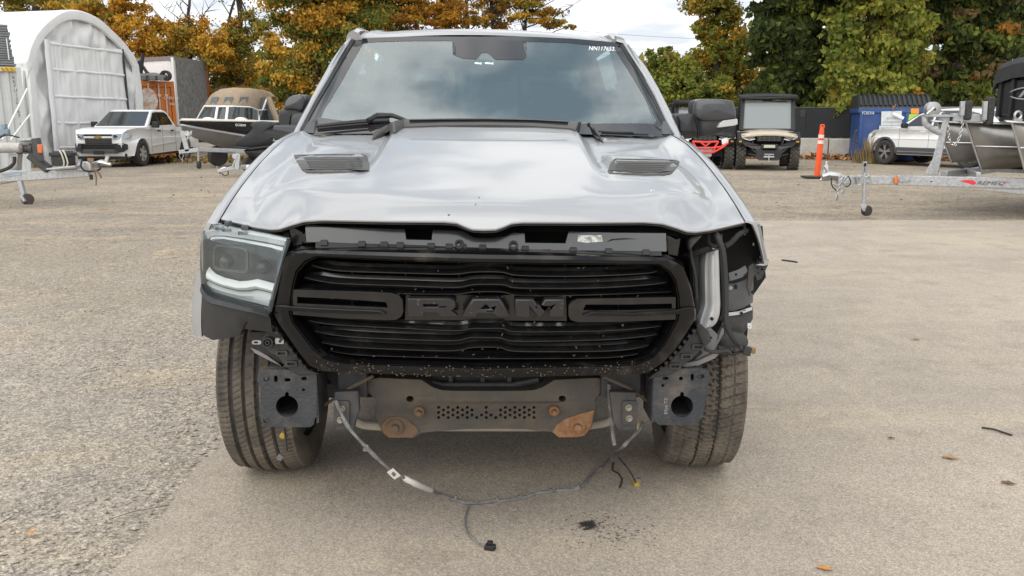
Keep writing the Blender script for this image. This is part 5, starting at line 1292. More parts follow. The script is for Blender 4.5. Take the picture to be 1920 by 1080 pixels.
b = MB(); q = g3(919, 1033, 0.012); b.box(q, (0.035, 0.026, 0.022), Matrix.Rotation(R(-20), 3, 'Z')); b.box(q + Vector((0.0, 0.02, 0.006)), (0.02, 0.02, 0.014)); b.box(q + Vector((0.012, -0.008, 0.010)), (0.012, 0.02, 0.01)); b.build('plug', M_MBLK, LM_, bevel=0.003)
cable('wire_tail', [(1160, 858, gnd(1160, 880).y), (1172, 872, 3.0), (1184, 888, 3.02), (1192, 905, 3.05)], 0.003, M_LOOM, LM_)
gcable('wire_tail', [(1150, 872), (1149, 886), (1160, 893), (1166, 905), (1162, 919)], 0.003, M_LOOM, LM_)
b = MB(); q = g3(1193, 913, 0.014); b.lathe([(0, -0.012), (0.011, -0.012), (0.013, 0.012), (0, 0.012)], q, 'y', 12); b.build('plug', mat('yellow_plug', (0.42, 0.28, 0.04), 0.5), LM_)
b = MB(); q = g3(1197, 911, 0.018); b.box(q, (0.02, 0.02, 0.03)); b.build('plug', M_LOOMG, LM_, bevel=0.003)
for k in range(6):
    a = at(1196, 808, 2.90); b = MB(); b.tube([a, a + Vector((rnd.uniform(-.01, .015), -0.01, 0.02)), a + Vector((rnd.uniform(-.02, .035), -0.01, 0.05))], 0.0014, 5); b.build('bare_wire', mat('wire_insulation', (0.45, 0.38, 0.22), 0.6), LM_)
cable('hanging_cable', [(1142, 720, 2.86), (1143, 750, 2.86), (1146, 780, 2.86), (1149, 815, 2.86), (1152, 834, 2.86)], 0.007, M_LOOMG, TRK)
for x, y, D in ((687, 842, None), (853, 943, 1), (931, 945, 1), (976, 939, 1), (1036, 926, 1), (1082, 922, 1)):
    p = at(x, y, 2.71) if D is None else g3(x, y, 0.015); b = MB(); b.box(p, (0.022, 0.012, 0.014)); b.box(p + Vector((0.004, -0.004, 0.010)), (0.008, 0.01, 0.014)); b.build('loom_clip', M_LOOMG, LM_, bevel=0.002)
# ABS sensor leads by the tyre
cable('sensor_lead', [(533, 800, 2.90), (535, 818, 2.88), (537, 838, 2.87), (538, 845, 2.87)], 0.004, M_LOOM, TRK)
for x, y, m in ((531, 816, mat('yellow_plug', (0.42, 0.28, 0.04), 0.5)), (526, 857, M_LOOMG)):
    b = MB(); b.box(at(x, y, 2.93), (0.02, 0.02, 0.022), Matrix.Rotation(0.5, 3, 'Y')); b.build('sensor_plug', m, TRK, bevel=0.004)
# ================================================================== the yard behind, left side
def vplane(P0, P1):
    """upright plane over the ground line P0-P1: photograph point -> place on it"""
    n = Vector((-(P1.y - P0.y), P1.x - P0.x, 0)); 
    def f(px, py, off=0.0):
        d = ray(px, py); t = (P0 - CAM).dot(n) / d.dot(n)
        return CAM + d * t + n.normalized() * off
    return f
def gp(px, D): 
    """ground point seen in column px at distance D"""
    p = at(px, 300, D); return Vector((p.x, D, gz(p.x, D)))
# ---- white fabric shelter
P0, P1 = gp(62, 27.6), gp(270, 32.6)
sf = (P1 - P0); SW = sf.length; sdir = sf.normalized(); sax = Vector((-sdir.y, sdir.x, 0))     # sax points back along the tunnel
SH = thing('fabric_shelter', P0, 'tall white fabric garage shelter with a rounded arch roof behind the white pickup', 'shelter')
fpl = vplane(P0, P1)
def sz(px, py):
    p = fpl(px, py); return ((p - P0).dot(sdir) / SW, p.z)
arch_px = [(60, 235), (55, 170), (52, 130), (50, 111), (62, 73), (84, 44), (111, 24), (133, 18), (160, 22), (189, 36), (213, 58), (236, 82), (256, 111), (263, 138), (269, 200), (270, 260)]
A2 = [sz(*p) for p in arch_px]
A2 = [(A2[0][0], 0.0)] + A2[:-1] + [(A2[-1][0], 0.0)]
A2s = [(p.x, p.y) for p in crv(A2, 4)]
def sp(s, z, off=0.0): 
    p = P0 + sdir * (s * SW) + sax * off; return Vector((p.x, p.y, z))
M_TARP = mat('white_tarpaulin', (0.80, 0.80, 0.79), 0.5, var=0.05, vscale=1.6, bump=0.6, bscale=3.0, stretch=(3.0, 3.0, 0.8))
M_TARPR = mat('white_roof_tarpaulin', (0.80, 0.81, 0.82), 0.4, var=0.04, vscale=1.0, bump=0.15, bscale=3.0)
b = MB()
b.grid([[sp(s, z, o_) + Vector((0, 0, 0.04 * math.sin(i * 0.9) * (1 if 4 < i < len(A2s) - 5 else 0))) * (0.5 if o_ > 1 else 0) for i, (s, z) in enumerate(A2s)] for o_ in (0.15, 2.4, 4.6, 6.8, 9.2)])
b.build('roof', M_TARPR, SH, smooth=60)
# the rolled hem round the arch
b = MB()
cs, cz = sum(p[0] for p in A2s) / len(A2s), 2.3
def inward(s, z, k): return (lerp(s, 0.5, k), lerp(z, 2.3, k) if z > 2.3 else z)
rows = []
for k, off in ((0, 0.4), (0, 0.05), (0.015, -0.02), (0.05, -0.03), (0.11, -0.015), (0.12, 0.06)):
    rows.append([sp(*inward(s, z, k), off + 0.03 * noise.noise(Vector((i * 0.8, k * 20, 4))) * (k > 0)) for i, (s, z) in enumerate(A2s)])
b.grid(rows); b.build('arch_hem', M_TARP, SH, smooth=25)
# front cloth with folds; doorway a curtain of its own
def archtop(s):
    best = 0
    for (s0, z0), (s1, z1) in zip(A2s, A2s[1:]):
        if min(s0, s1) <= s <= max(s0, s1) and abs(s1 - s0) > 1e-6: best = max(best, lerp(z0, z1, (s - s0) / (s1 - s0)))
    return best
def fold(s, z, a): return a * (noise.noise(Vector((s * 9, z * 1.1, 3))) + 0.5 * noise.noise(Vector((s * 24, z * 2.2, 8))))
smin, smax = min(p[0] for p in A2s) + 0.01, max(p[0] for p in A2s) - 0.01
b = MB(); rows = []
for j in range(61):
    v = j / 60; r = []
    for i in range(71):
        s = lerp(smin, smax, i / 70); z = v * max(archtop(s) - 0.03, 0.05); r.append(sp(s, z, 0.10 + fold(s, z, 0.17)))
    rows.append(r)
b.grid(rows); b.build('front_cloth', M_TARP, SH, smooth=60)
dl, dt, dr_ = sz(84, 74), sz(150, 80), sz(226, 92)
dbr = sz(238, 200)
def door_s(u, z): 
    return lerp(lerp(sz(98, 240)[0], dl[0], z / 4.4), lerp(dbr[0], dr_[0], z / 4.4), u)
b = MB(); rows = []
ZL, ZRR = dl[1], dr_[1]
for j in range(49):
    r = []
    for i in range(61):
        u = i / 60; z = lerp(ZL, ZRR, u) * j / 48; s = door_s(u, z); zz_ = z * (1 - 0.02 * math.sin(PI * u) * (j / 48))
        o_ = -0.05 + 0.035 * noise.noise(Vector((s * 55, z * .6, 1))) + 0.05 * noise.noise(Vector((s * 14, z * 1.6, 5)))
        r.append(sp(s, zz_, o_))
    rows.append(r)
b.grid(rows); DC = b.build('door_curtain', M_TARP, SH, smooth=60)
for z in (0.55, 1.35, 2.2, 3.05, 3.85):
    b = MB(); b.grid([[sp(door_s(i / 30, z), z * lerp(1, ZRR / ZL, i / 30) + dz + 0.006 * math.sin(i * .6), -0.10 - e + 0.008 * math.sin(i * .8)) for i in range(31)] for dz, e in ((-0.045, -0.045), (-0.03, -0.02), (0.03, -0.02), (0.045, -0.045))]); b.build('door_strap', M_TARPR, DC, smooth=60)
b = MB(); b.bar(sp(door_s(1.0, 0.1), 0.1, -0.06), sp(door_s(1.0, ZRR), ZRR, -0.06), 0.09, 0.05); b.build('door_gap_shade', mat('shadow_gap', (0.05, 0.05, 0.05), 0.9), DC)  # dark bar painted in for the shade of the door gap
b = MB()
for u0 in (0.0,):
    b.grid([[sp(door_s(u0, z) + e, z, -0.13 + f_ + 0.03 * noise.noise(Vector((z * 1.6, e * 9, 2)))) for z in [ZL * k / 20 for k in range(21)]] for e, f_ in ((-0.02, 0.06), (-0.012, 0.02), (0.02, 0.02), (0.03, 0.1))])
b.build('door_flap', M_TARPR, SH, smooth=60)
b = MB(); b.tube([sp(A2s[0][0] - 0.01, 0, 0.1), sp(A2s[0][0] - 0.01, 2.2, 0.1), sp(A2s[12][0], A2s[12][1] - 0.05, 0.15)], 0.04, 8); b.build('frame_pole', M_STEEL, SH)

# ---- white shipping container at the left edge, things on and against it
C1 = gp(57, 22.2); cu = Vector((-0.86, -0.51, 0)); cb = Vector((-0.51, 0.86, 0))
CW = thing('shipping_container', C1, 'white corrugated shipping container at the left edge of the yard', 'container')
ZT = at(50, 126, 22.2).z
M_CONT = mat('container_white', (0.55, 0.57, 0.56), 0.45, var=0.08, vscale=2, dirt=(0.30, 0.26, 0.20), dscale=1.5, damt=0.25, dlo=0.5, dhi=0.8)
def cp(u, o_, z): p = C1 + cu * u + cb * o_; return Vector((p.x, p.y, z))
def cbox(u0, u1, o0, o1, z0, z1, nm, m=None, par=None, bev=0.01):
    b = MB(); b.add([cp(u, o_, z) for z in (z0, z1) for u, o_ in ((u0, o0), (u1, o0), (u1, o1), (u0, o1))], [(3, 2, 1, 0), (4, 5, 6, 7), (0, 1, 5, 4), (1, 2, 6, 5), (2, 3, 7, 6), (3, 0, 4, 7)]); return b.build(nm, m or M_CONT, par or CW, bevel=bev)
b = MB(); u = 0.08; xs = []
while u < 11.8: xs += [(u, 0.0), (u + 0.07, 0.0), (u + 0.10, 0.036), (u + 0.17, 0.036)]; u += 0.20
b.grid([[cp(u, o_, z) for u, o_ in xs] for z in (0.18, ZT - 0.12)])
b.build('corrugated_wall', M_CONT, CW, smooth=0)
cbox(0, 12, -0.04, 0.06, ZT - 0.12, ZT, 'top_rail'); cbox(0, 12, -0.04, 0.06, 0.02, 0.18, 'bottom_rail'); cbox(0, 0.10, -0.05, 0.08, 0.02, ZT - 0.002, 'corner_post')
cbox(0, 12, 0.06, 2.38, ZT - 0.05, ZT - 0.02, 'roof'); cbox(0.02, 0.06, 0.08, 2.38, 0.1, ZT - 0.05, 'end_wall')
HZ = cbox(0.12, 0.42, -0.055, -0.04, ZT - 0.11, ZT - 0.01, 'hazard_strip', mat('hazard_yellow', (0.70, 0.42, 0.02), 0.5))
for k in range(3):
    b = MB(); b.bar(cp(0.17 + .10 * k, -0.06, ZT - 0.10), cp(0.22 + .10 * k, -0.06, ZT - 0.02), 0.035, 0.006); b.build('hazard_bar', M_MBLK, HZ)
cpl = vplane(C1, C1 + cu)
for k, ch in enumerate('KKFU120067 1'):
    if ch == ' ': continue
    vs, fs = text_mesh(ch, 0.11); b = MB(); px, py = lerp(26, 38, k / 11), lerp(148, 236, k / 11)
    p = cpl(px, py); b.add([p - cu * v.x - cb * 0.01 + Vector((0, 0, v.z)) for v in vs], fs); b.build('code_letter', mat('stencil_black', (0.05, 0.05, 0.05), 0.7), CW, smooth=0, recalc=False, solid=0.002)
ST = thing('panel_stack', cp(2.5, 0.6, ZT), 'tall stack of grey corrugated panels lying on the white container', 'panel stack')
for k in range(17):
    z0 = lerp(at(10, 120, 21.9).z, at(10, 46, 21.9).z, k / 16); u0 = 0.10 + rnd.uniform(-.03, .03) + 0.08 * k / 16
    q_ = cbox(u0, 5.5, 0.05, 1.2, z0 - 0.024, z0 + 0.024, 'grey_panel', mat('grey_panel_metal', (0.24, 0.25, 0.26), 0.5, 0.3, var=0.3, vscale=3), ST, 0.006)
b = MB(); b.tube([cpl(12, 72), cpl(15, 95), cpl(17, 112)], 0.012, 6); b.build('strap', M_WHITE, ST)
RL = thing('leaning_rail', gp(8, 20.5), 'two thin white poles leaning against the white container', 'rail')
for (a, c) in (((4, 262), (51, 166)), ((20, 262), (56, 215))):
    b = MB(); b.tube([at(*a, 20.6), at(*c, 21.9)], 0.02, 8); b.build('pole', M_WHITE, RL)

# ---- orange container, box trailer
O0, O1 = gp(258, 33.6), gp(337, 34.6)
OC = thing('shipping_container', O0, 'orange shipping container with closed doors behind the white pickup', 'container')
opl = vplane(O0, O1); od = (O1 - O0).normalized(); ob_ = Vector((-od.y, od.x, 0)); OL = (O1 - O0).length
OZ = opl(300, 152).z
M_OR = mat('container_orange', (0.55, 0.16, 0.02), 0.5, var=0.2, vscale=2, dirt=(0.22, 0.09, 0.03), dscale=2.5, damt=0.45, dlo=0.5, dhi=0.75)
M_ORD = mat('container_orange_dark', (0.42, 0.11, 0.015), 0.55, var=0.2, vscale=3)
def obox(u0, u1, z0, z1, o0, o1, m, nm, par, bev=0.01):
    b = MB(); V = []
    for z in (z0, z1):
        for u, o_ in ((u0, o0), (u1, o0), (u1, o1), (u0, o1)): 
            p = O0 + od * u + ob_ * o_; V.append((p.x, p.y, z))
    b.add(V, [(3, 2, 1, 0), (4, 5, 6, 7), (0, 1, 5, 4), (1, 2, 6, 5), (2, 3, 7, 6), (3, 0, 4, 7)])
    return b.build(nm, m, par, bevel=bev)
obox(0, OL, 0, OZ, 0.06, 6, M_ORD, 'body', OC)
for (u0, u1, z0, z1) in ((0, OL, OZ - 0.22, OZ), (0, OL, 0, 0.2), (0, 0.14, 0.2, OZ - 0.22), (OL - 0.14, OL, 0.2, OZ - 0.22)): obox(u0, u1, z0, z1, 0, 0.08, M_OR, 'corner_post', OC)
for k in range(2):
    u0 = 0.15 + k * (OL - 0.3) / 2; u1 = u0 + (OL - 0.3) / 2 - 0.02
    dr = obox(u0, u1, 0.2, OZ - 0.23, 0.02, 0.06, M_OR, 'door', OC)
    for f in (0.3, 0.72):
        u = lerp(u0, u1, f); b = MB(); p = O0 + od * u - ob_ * 0.03; b.tube([(p.x, p.y, 0.15), (p.x, p.y, OZ - 0.1)], 0.03, 8); b.build('lock_rod', mat('rod_pale', (0.55, 0.42, 0.35), 0.5), dr)
        for z in (0.6, 1.5, OZ - 0.6): obox(u - 0.06, u + 0.06, z, z + 0.1, -0.07, 0.0, MATS['rod_pale'], 'rod_clamp', dr)
b = MB(); c = opl(277, 188); b.add([c - ob_ * 0.06 + od * (0.36 * math.cos(2 * PI * k / 24)) + Vector((0, 0, 0.46 * math.sin(2 * PI * k / 24))) for k in range(24)], [tuple(range(24))]); b.build('round_logo', mat('faded_logo', (0.62, 0.58, 0.54), 0.7, col2=(0.50, 0.30, 0.18), vscale=5, cut=(0.45, 0.6)), OC, solid=0.004, smooth=0)
for px, py, tx, h in ((320, 186, 'CAXU 40', 0.14), (324, 197, '45G1', 0.12)):
    vs, fs = text_mesh(tx, h); c = opl(px, py); b = MB(); b.add([c - ob_ * 0.05 + od * v.x + Vector((0, 0, v.z)) for v in vs], fs); b.build('lettering', M_WHITEPRINT, OC, smooth=0, recalc=False, solid=0.003)
FR = thing('winch_frame', Vector((opl(290, 150).x, 33.9, OZ)), 'black upright frame and grey gear lying on the orange container', 'frame')
b = MB(); q = lambda x, y: at(x, y, 34.0)
b.tube([q(264, 138), q(268, 100)], 0.07, 6); b.tube([q(260, 128), q(265, 112)], 0.05, 6); b.tube([q(258, 118), q(267, 112)], 0.05, 6); b.tube([q(266, 122), q(275, 135), q(282, 141)], 0.06, 6); b.build('mast', M_MBLK, FR)
b = MB(); b.tube([q(264, 142), q(290, 141), q(312, 145)], 0.10, 8); b.tube([q(268, 148), q(300, 147)], 0.07, 8); b.build('boom', mat('grey_gear', (0.17, 0.17, 0.17), 0.6, 0.3), FR)
for x in (270, 288, 304): b = MB(); b.box(q(x, 146), (0.25, 0.3, 0.20)); b.build('bracket', MATS['grey_gear'], FR, bevel=0.02)
b = MB(); b.lathe([(0.10, -0.1), (0.2, -0.1), (0.2, 0.1), (0.10, 0.1)], q(311, 142), 'y', 14); b.build('sheave', M_MBLK, FR)
# box trailer
B0, B1, B2 = gp(150, 41.0), gp(338, 37.0), gp(399, 40.5)
BT = thing('box_trailer', B1, 'white box trailer with its end boarded up in weathered grey chipboard', 'trailer')
bpl1, bpl2 = vplane(B0, B1), vplane(B1, B2)
BZ = bpl1(338, 107).z
def wall(Pa, Pb, z0, z1, t, m, nm, par):
    d = (Pb - Pa).normalized(); n = Vector((-d.y, d.x, 0)) * t; b = MB()
    b.add([Vector((p.x, p.y, z)) + o_ for z in (z0, z1) for p, o_ in ((Pa, n * 0), (Pb, n * 0), (Pb, n), (Pa, n))], [(3, 2, 1, 0), (4, 5, 6, 7), (0, 1, 5, 4), (1, 2, 6, 5), (2, 3, 7, 6), (3, 0, 4, 7)])
    return b.build(nm, m, par)
WS_ = wall(B0, B1, 0.9, BZ, 0.1, mat('trailer_white', (0.80, 0.80, 0.79), 0.5, var=0.06, vscale=1, dirt=(0.5, 0.47, 0.43), dscale=1, damt=0.15), 'side_wall', BT)
for k in range(9):
    p = B0.lerp(B1, 0.35 + k * 0.08); b = MB(); b.box((p.x, p.y - 0.005, (BZ + 0.9) / 2), (0.03, 0.014, BZ - 1.0)); b.build('side_rib', MATS['trailer_white'], WS_)
M_OSB = mat('weathered_chipboard', (0.27, 0.265, 0.255), 0.9, col2=(0.15, 0.15, 0.145), vscale=5, detail=8, bump=0.2, bscale=12)
mid = B1.lerp(B2, 0.52)
wall(B1, mid - (B2 - B1).normalized() * 0.02, 0.9, BZ - 0.1, 0.08, M_OSB, 'chipboard_panel', BT); wall(mid, B2, 0.9, BZ - 0.1, 0.08, M_OSB, 'chipboard_panel', BT)
wall(B1 + Vector((0, -0.06, 0)), B2 + Vector((0, -0.06, 0)), BZ - 0.12, BZ + 0.06, 0.2, mat('trailer_rail', (0.20, 0.19, 0.18), 0.6), 'top_rail', BT)
wall(B0 + Vector((0, -0.05, 0)), B1 + Vector((0, -0.05, 0)), BZ - 0.10, BZ + 0.06, 0.15, MATS['trailer_rail'], 'top_rail', BT)
b = MB(); b.box((B1.x, B1.y - 0.05, (BZ + .9) / 2), (0.10, 0.10, BZ - 0.9)); b.build('corner_post', MATS['trailer_white'], BT)
b = MB(); b.box((B2.x, B2.y - 0.05, (BZ + .9) / 2), (0.14, 0.10, BZ - 0.9)); b.build('corner_post', mat('rusty_orange', (0.28, 0.09, 0.03), 0.8), BT)
b = MB(); b.bar(B0.lerp(B1, .5) + Vector((0.6, 1.5, BZ)), B1.lerp(B2, .5) + Vector((-.2, 1.5, BZ)), 2.6, 0.03); b.build('roof', MATS['trailer_rail'], BT)
for k in (0.55, 0.75):
    p = B0.lerp(B1, k); b = MB(); b.lathe([(0.0, 0), (0.5, 0), (0.5, 0.28), (0, 0.28)], (p.x, p.y + 0.1, 0.5), 'y', 20); b.build('tyre', M_RUB, BT)
b = MB(); b.bar(B0.lerp(B1, .2) + Vector((0, 0.8, 0.8)), B1 + Vector((0, 0.8, 0.8)), 1.6, 0.25); b.build('chassis', M_FRAME, BT)

# ---- generic road wheel
def road_wheel(parent, x, y, r, w, so, spokes=5, rimr=0.62, lug=0.0, tyre_m=None, rim_m=None, rz=0.0):
    c = Vector((x, y, r))
    Rz = Matrix.Rotation(rz, 3, 'Z')
    b = MB(); k = 40
    prof = [(r * 0.60, -w * .40), (r * 0.66, -w * .47), (r * 0.84, -w * .5), (r * 0.95, -w * .46), (r, -w * .36), (r, -w * .12), (r * .975, -w * .10), (r, -w * .06), (r, w * .06), (r * .975, w * .10), (r, w * .14), (r, w * .36), (r * 0.95, w * .46), (r * 0.84, w * .5), (r * 0.66, w * .47), (r * 0.60, w * .40)]
    b.lathe(prof, (0, 0, 0), 'x', k)
    if lug:
        n = 22
        for i in range(n):
            for j, (t, ph) in enumerate(((-0.38, 0), (-0.13, 0.5), (0.13, 0), (0.38, 0.5))):
                a = 2 * PI * (i + ph) / n; p = Vector((w * t, (r + lug * .3) * math.cos(a), (r + lug * .3) * math.sin(a)))
                b.box(p, (w * 0.20, r * 0.19, lug * 1.6), Matrix.Rotation(a - PI / 2, 3, 'X') @ Matrix.Rotation(0.5 * (1 if j % 2 else -1), 3, 'Z'))
    b.v = [tuple(Rz @ Vector(p) + c) for p in b.v]
    t = b.build('tyre', tyre_m or M_RUB, parent, smooth=35)
    R_ = r * rimr; b = MB()
    b.lathe([(R_ * 1.0, -w * .40), (R_ * .95, -w * .36), (R_ * 0.92, 0), (R_ * .95, w * .36), (R_, w * .40)], (0, 0, 0), 'x', 32)
    b.lathe([(0.0, so * w * .36), (R_ * .22, so * w * .36), (R_ * .26, so * w * .30)], (0, 0, 0), 'x', 20)
    for i in range(spokes):
        a = 2 * PI * i / spokes + 0.3
        for e in ((-0.16, 0.16) if spokes == 5 and not lug else (0,)):
            b.bar((so * w * .33, R_ * .18 * math.cos(a), R_ * .18 * math.sin(a)), (so * w * .36, R_ * .94 * math.cos(a + e), R_ * .94 * math.sin(a + e)), R_ * (0.14 if e else 0.30), w * .10, up=(1, 0, 0))
    b.v = [tuple(Rz @ Vector(p) + c) for p in b.v]
    b.build('rim', rim_m or M_ALU, parent, smooth=35)
    b = MB(); b.lathe([(0, so * w * .05), (R_ * .9, so * w * .05), (R_ * .9, 0)], (0, 0, 0), 'x', 24)
    b.v = [tuple(Rz @ Vector(p) + c) for p in b.v]; b.build('brake_disc', M_FRAME, parent)
def arc_pts(cy, cz, r, a0, a1, n=9): return [(cy + r * math.cos(R(lerp(a0, a1, k / n))), cz + r * math.sin(R(lerp(a0, a1, k / n)))) for k in range(n + 1)]
def side_shell(outline, hw, m, name, parent, bevel=0.07, holes=()):
    """car body: a side outline (y,z) given width, the width a function of (y,z)"""
    b = MB(); b.prism(outline, lambda p: Vector((hw(*p), p[0], p[1])), lambda p: Vector((-hw(*p), p[0], p[1])), holes)
    return b.build(name, m, parent, bevel=bevel, seg=3, smooth=50)
def quadp(parent, name, m, pts, t=0.012):
    """a small plate through 3-D corner points, thickened along its own normal"""
    P = [Vector(p) for p in pts]; n = (P[1] - P[0]).cross(P[-1] - P[0]).normalized() * t
    b = MB(); k = len(P); b.add(P + [p - n for p in P], [tuple(range(k)), tuple(range(2 * k - 1, k - 1, -1))] + [(i, (i + 1) % k, k + (i + 1) % k, k + i) for i in range(k)])
    return b.build(name, m, parent)
# ---- white pickup behind
CH = thing('pickup_truck', gp(262, 27.75) + Vector((-0.86, 0.25, 0)), 'white crew cab pickup truck parked in front of the white fabric shelter', 'pickup truck', R(-4))
out = [(-0.86, 0.34), (-0.94, 0.50), (-0.96, 0.72), (-0.94, 0.90), (-0.88, 1.05), (-0.74, 1.14), (-0.2, 1.20), (0.40, 1.23), (0.70, 1.24), (2.62, 1.27), (2.66, 1.22), (4.36, 1.24), (4.40, 1.0), (4.40, 0.55), (3.80, 0.48)] + arc_pts(3.26, 0.40, 0.48, 10, 172) + [(2.74, 0.40), (0.52, 0.36)] + arc_pts(0, 0.40, 0.48, 5, 174) + [(-0.55, 0.34)]
def hwc(y, z): return 0.93 - 0.22 * sstep(-0.45, -1.0, y) ** 1.5 - 0.05 * sstep(1.0, 1.27, z) - 0.03 * sstep(0.7, 0.4, z)
side_shell(out, hwc, M_WHITE, 'body', CH)
b = MB(); b.box((0, 1.7, 0.70), (1.24, 5.0, 0.60)); b.build('underbody', M_DEEP, CH)
# cabin: roof and pillars
G0 = [(0.42, 1.22), (1.22, 1.74), (1.45, 1.79), (2.1, 1.79), (2.35, 1.74), (2.66, 1.25)]
def hwg(y, z): return lerp(0.89, 0.68, (z - 1.22) / 0.57)
b = MB(); b.prism(G0, lambda p: Vector((hwg(*p), p[0], p[1])), lambda p: Vector((-hwg(*p), p[0], p[1])))
b.build('cabin', M_WHITE, CH, bevel=0.05, seg=3, smooth=50)
M_WGL = mat('car_glass', (0.035, 0.042, 0.044), 0.04, spec=0.9)
quadp(CH, 'windshield', M_WGL, [(-0.80, 0.475, 1.265), (0.80, 0.475, 1.265), (0.66, 1.17, 1.715), (-0.66, 1.17, 1.715)][::1], 0.02)
for o_ in CH.children:
    if o_.name.startswith('windshield'): o_.location.y = -0.012; o_.location.z = 0.012
for s in (-1, 1):
    for P in ([(0.66, 1.275), (1.40, 1.285), (1.40, 1.70), (1.26, 1.69)], [(1.50, 1.285), (2.42, 1.30), (2.28, 1.64), (2.10, 1.71), (1.50, 1.71)]):
        quadp(CH, 'side_window', M_DARKGLASS, [(s * (hwg(0, z) + 0.012), y, z) for y, z in (P if s > 0 else P[::-1])], 0.02)
    quadp(CH, 'door_pillar', M_MBLK, [(s * (hwg(0, z) + 0.008), y, z) for y, z in ([(1.40, 1.28), (1.50, 1.28), (1.50, 1.71), (1.40, 1.70)][::s])], 0.02)
    for y in (0.62, 1.46, 2.45):
        b = MB(); b.box((s * 0.932, y, 0.83), (0.006, 0.012, 0.82)); b.build('door_seam', mat('seam_grey', (0.25, 0.25, 0.25), 0.8), CH)
    for y in (1.22, 2.22):
        b = MB(); b.box((s * 0.935, y, 1.10), (0.04, 0.20, 0.05)); b.build('door_handle', M_MBLK, CH, bevel=0.012)
    b = MB(); b.bar((s * 0.94, 0.62, 0.62), (s * 0.94, 2.5, 0.72), 0.012, 0.03); b.build('door_crease', M_WHITE, CH)
    b = MB(); b.box((s * 1.03, 0.80, 1.30), (0.20, 0.12, 0.20)); b.box((s * 0.92, 0.80, 1.24), (0.12, 0.06, 0.05)); b.build('side_mirror', M_MBLK, CH, bevel=0.03)
    # lamps
    quadp(CH, 'headlight', mat('car_lamp', (0.42, 0.44, 0.45), 0.12, 0.5), [(s * 0.44, -0.960, 1.01), (s * 0.70, -0.905, 1.03), (s * 0.86, -0.55, 1.05), (s * 0.86, -0.55, 0.90), (s * 0.72, -0.915, 0.87), (s * 0.46, -0.980, 0.87)][::s], 0.02)
    quadp(CH, 'lamp_chamber', mat('lamp_dark', (0.03, 0.03, 0.03), 0.15), [(s * 0.48, -0.962, 0.99), (s * 0.66, -0.915, 1.00), (s * 0.66, -0.925, 0.90), (s * 0.50, -0.975, 0.89)][::s], 0.015)
    quadp(CH, 'fog_pocket', M_MBLK, [(s * 0.53, -0.995, 0.70), (s * 0.75, -0.91, 0.70), (s * 0.77, -0.88, 0.58), (s * 0.70, -0.93, 0.50), (s * 0.54, -0.995, 0.50)][::s], 0.02)
    for k in range(3): quadp(CH, 'fog_slat', M_TRIM, [(s * 0.56, -0.985, 0.56 + .05 * k), (s * 0.74, -0.915, 0.56 + .05 * k), (s * 0.74, -0.915, 0.575 + .05 * k), (s * 0.56, -0.985, 0.575 + .05 * k)][::s], 0.01)
    road_wheel(CH, s * 0.81, 0.0, 0.405, 0.26, s, 6, 0.62, rim_m=mat('painted_rim', (0.52, 0.51, 0.49), 0.4, 0.4)); road_wheel(CH, s * 0.81, 3.26, 0.405, 0.26, s, 6, 0.62, rim_m=MATS['painted_rim'])
def fplate(nm, m, x0, x1, z0, z1, y, t=0.03, bev=0.008, par=None):
    b = MB(); b.box(((x0 + x1) / 2, y, (z0 + z1) / 2), (x1 - x0, t, z1 - z0)); return b.build(nm, m, par or CH, bevel=bev)
fplate('upper_grille', M_MBLK, -0.46, 0.46, 0.955, 1.02, -0.945)
fplate('grille_bar', M_WHITE, -0.46, 0.46, 0.895, 0.95, -0.965)
GRL = fplate('lower_grille', M_MBLK, -0.42, 0.42, 0.74, 0.885, -0.975)
for k in range(4): fplate('grille_slat', M_TRIM, -0.41, 0.41, 0.757 + .034 * k, 0.770 + .034 * k, -0.992, 0.012, 0.003, GRL)
b = MB(); b.prism([(-0.11, -0.025), (-0.045, -0.025), (-0.045, -0.05), (0.045, -0.05), (0.045, -0.025), (0.11, -0.025), (0.12, 0.025), (0.05, 0.025), (0.05, 0.05), (-0.045, 0.05), (-0.045, 0.025), (-0.12, 0.025)], lambda p: Vector((p[0], -1.0, 0.922 + p[1])), lambda p: Vector((p[0], -0.97, 0.922 + p[1]))); b.build('emblem', mat('gold_emblem', (0.50, 0.32, 0.08), 0.3, 0.6), CH, bevel=0.004)
fplate('bumper', M_BLK, -0.52, 0.52, 0.66, 0.735, -0.955, 0.07, 0.02)
for s in (-1, 1): quadp(CH, 'bumper_corner', M_BLK, [(s * 0.50, -0.985, 0.735), (s * 0.74, -0.90, 0.74), (s * 0.83, -0.78, 0.70), (s * 0.83, -0.78, 0.56), (s * 0.74, -0.90, 0.48), (s * 0.50, -0.985, 0.44)][::s], 0.03)
fplate('lower_intake', M_DEEP, -0.52, 0.52, 0.56, 0.655, -0.96, 0.06)
fplate('skid_plate', M_TRIM, -0.58, 0.58, 0.43, 0.555, -0.955, 0.10, 0.02)
fplate('number_plate_holder', M_MBLK, -0.17, 0.17, 0.40, 0.52, -1.015, 0.02)
fplate('chin_spoiler', M_MBLK, -0.78, 0.78, 0.24, 0.42, -0.80, 0.10, 0.02)
b = MB(); b.box((0.0, 1.65, 0.34), (1.78, 2.2, 0.06)); b.build('sill', M_BLK, CH, bevel=0.01)
b = MB(); b.box((0, 3.5, 1.235), (1.5, 1.7, 0.02)); b.build('bed_cover', M_MBLK, CH)

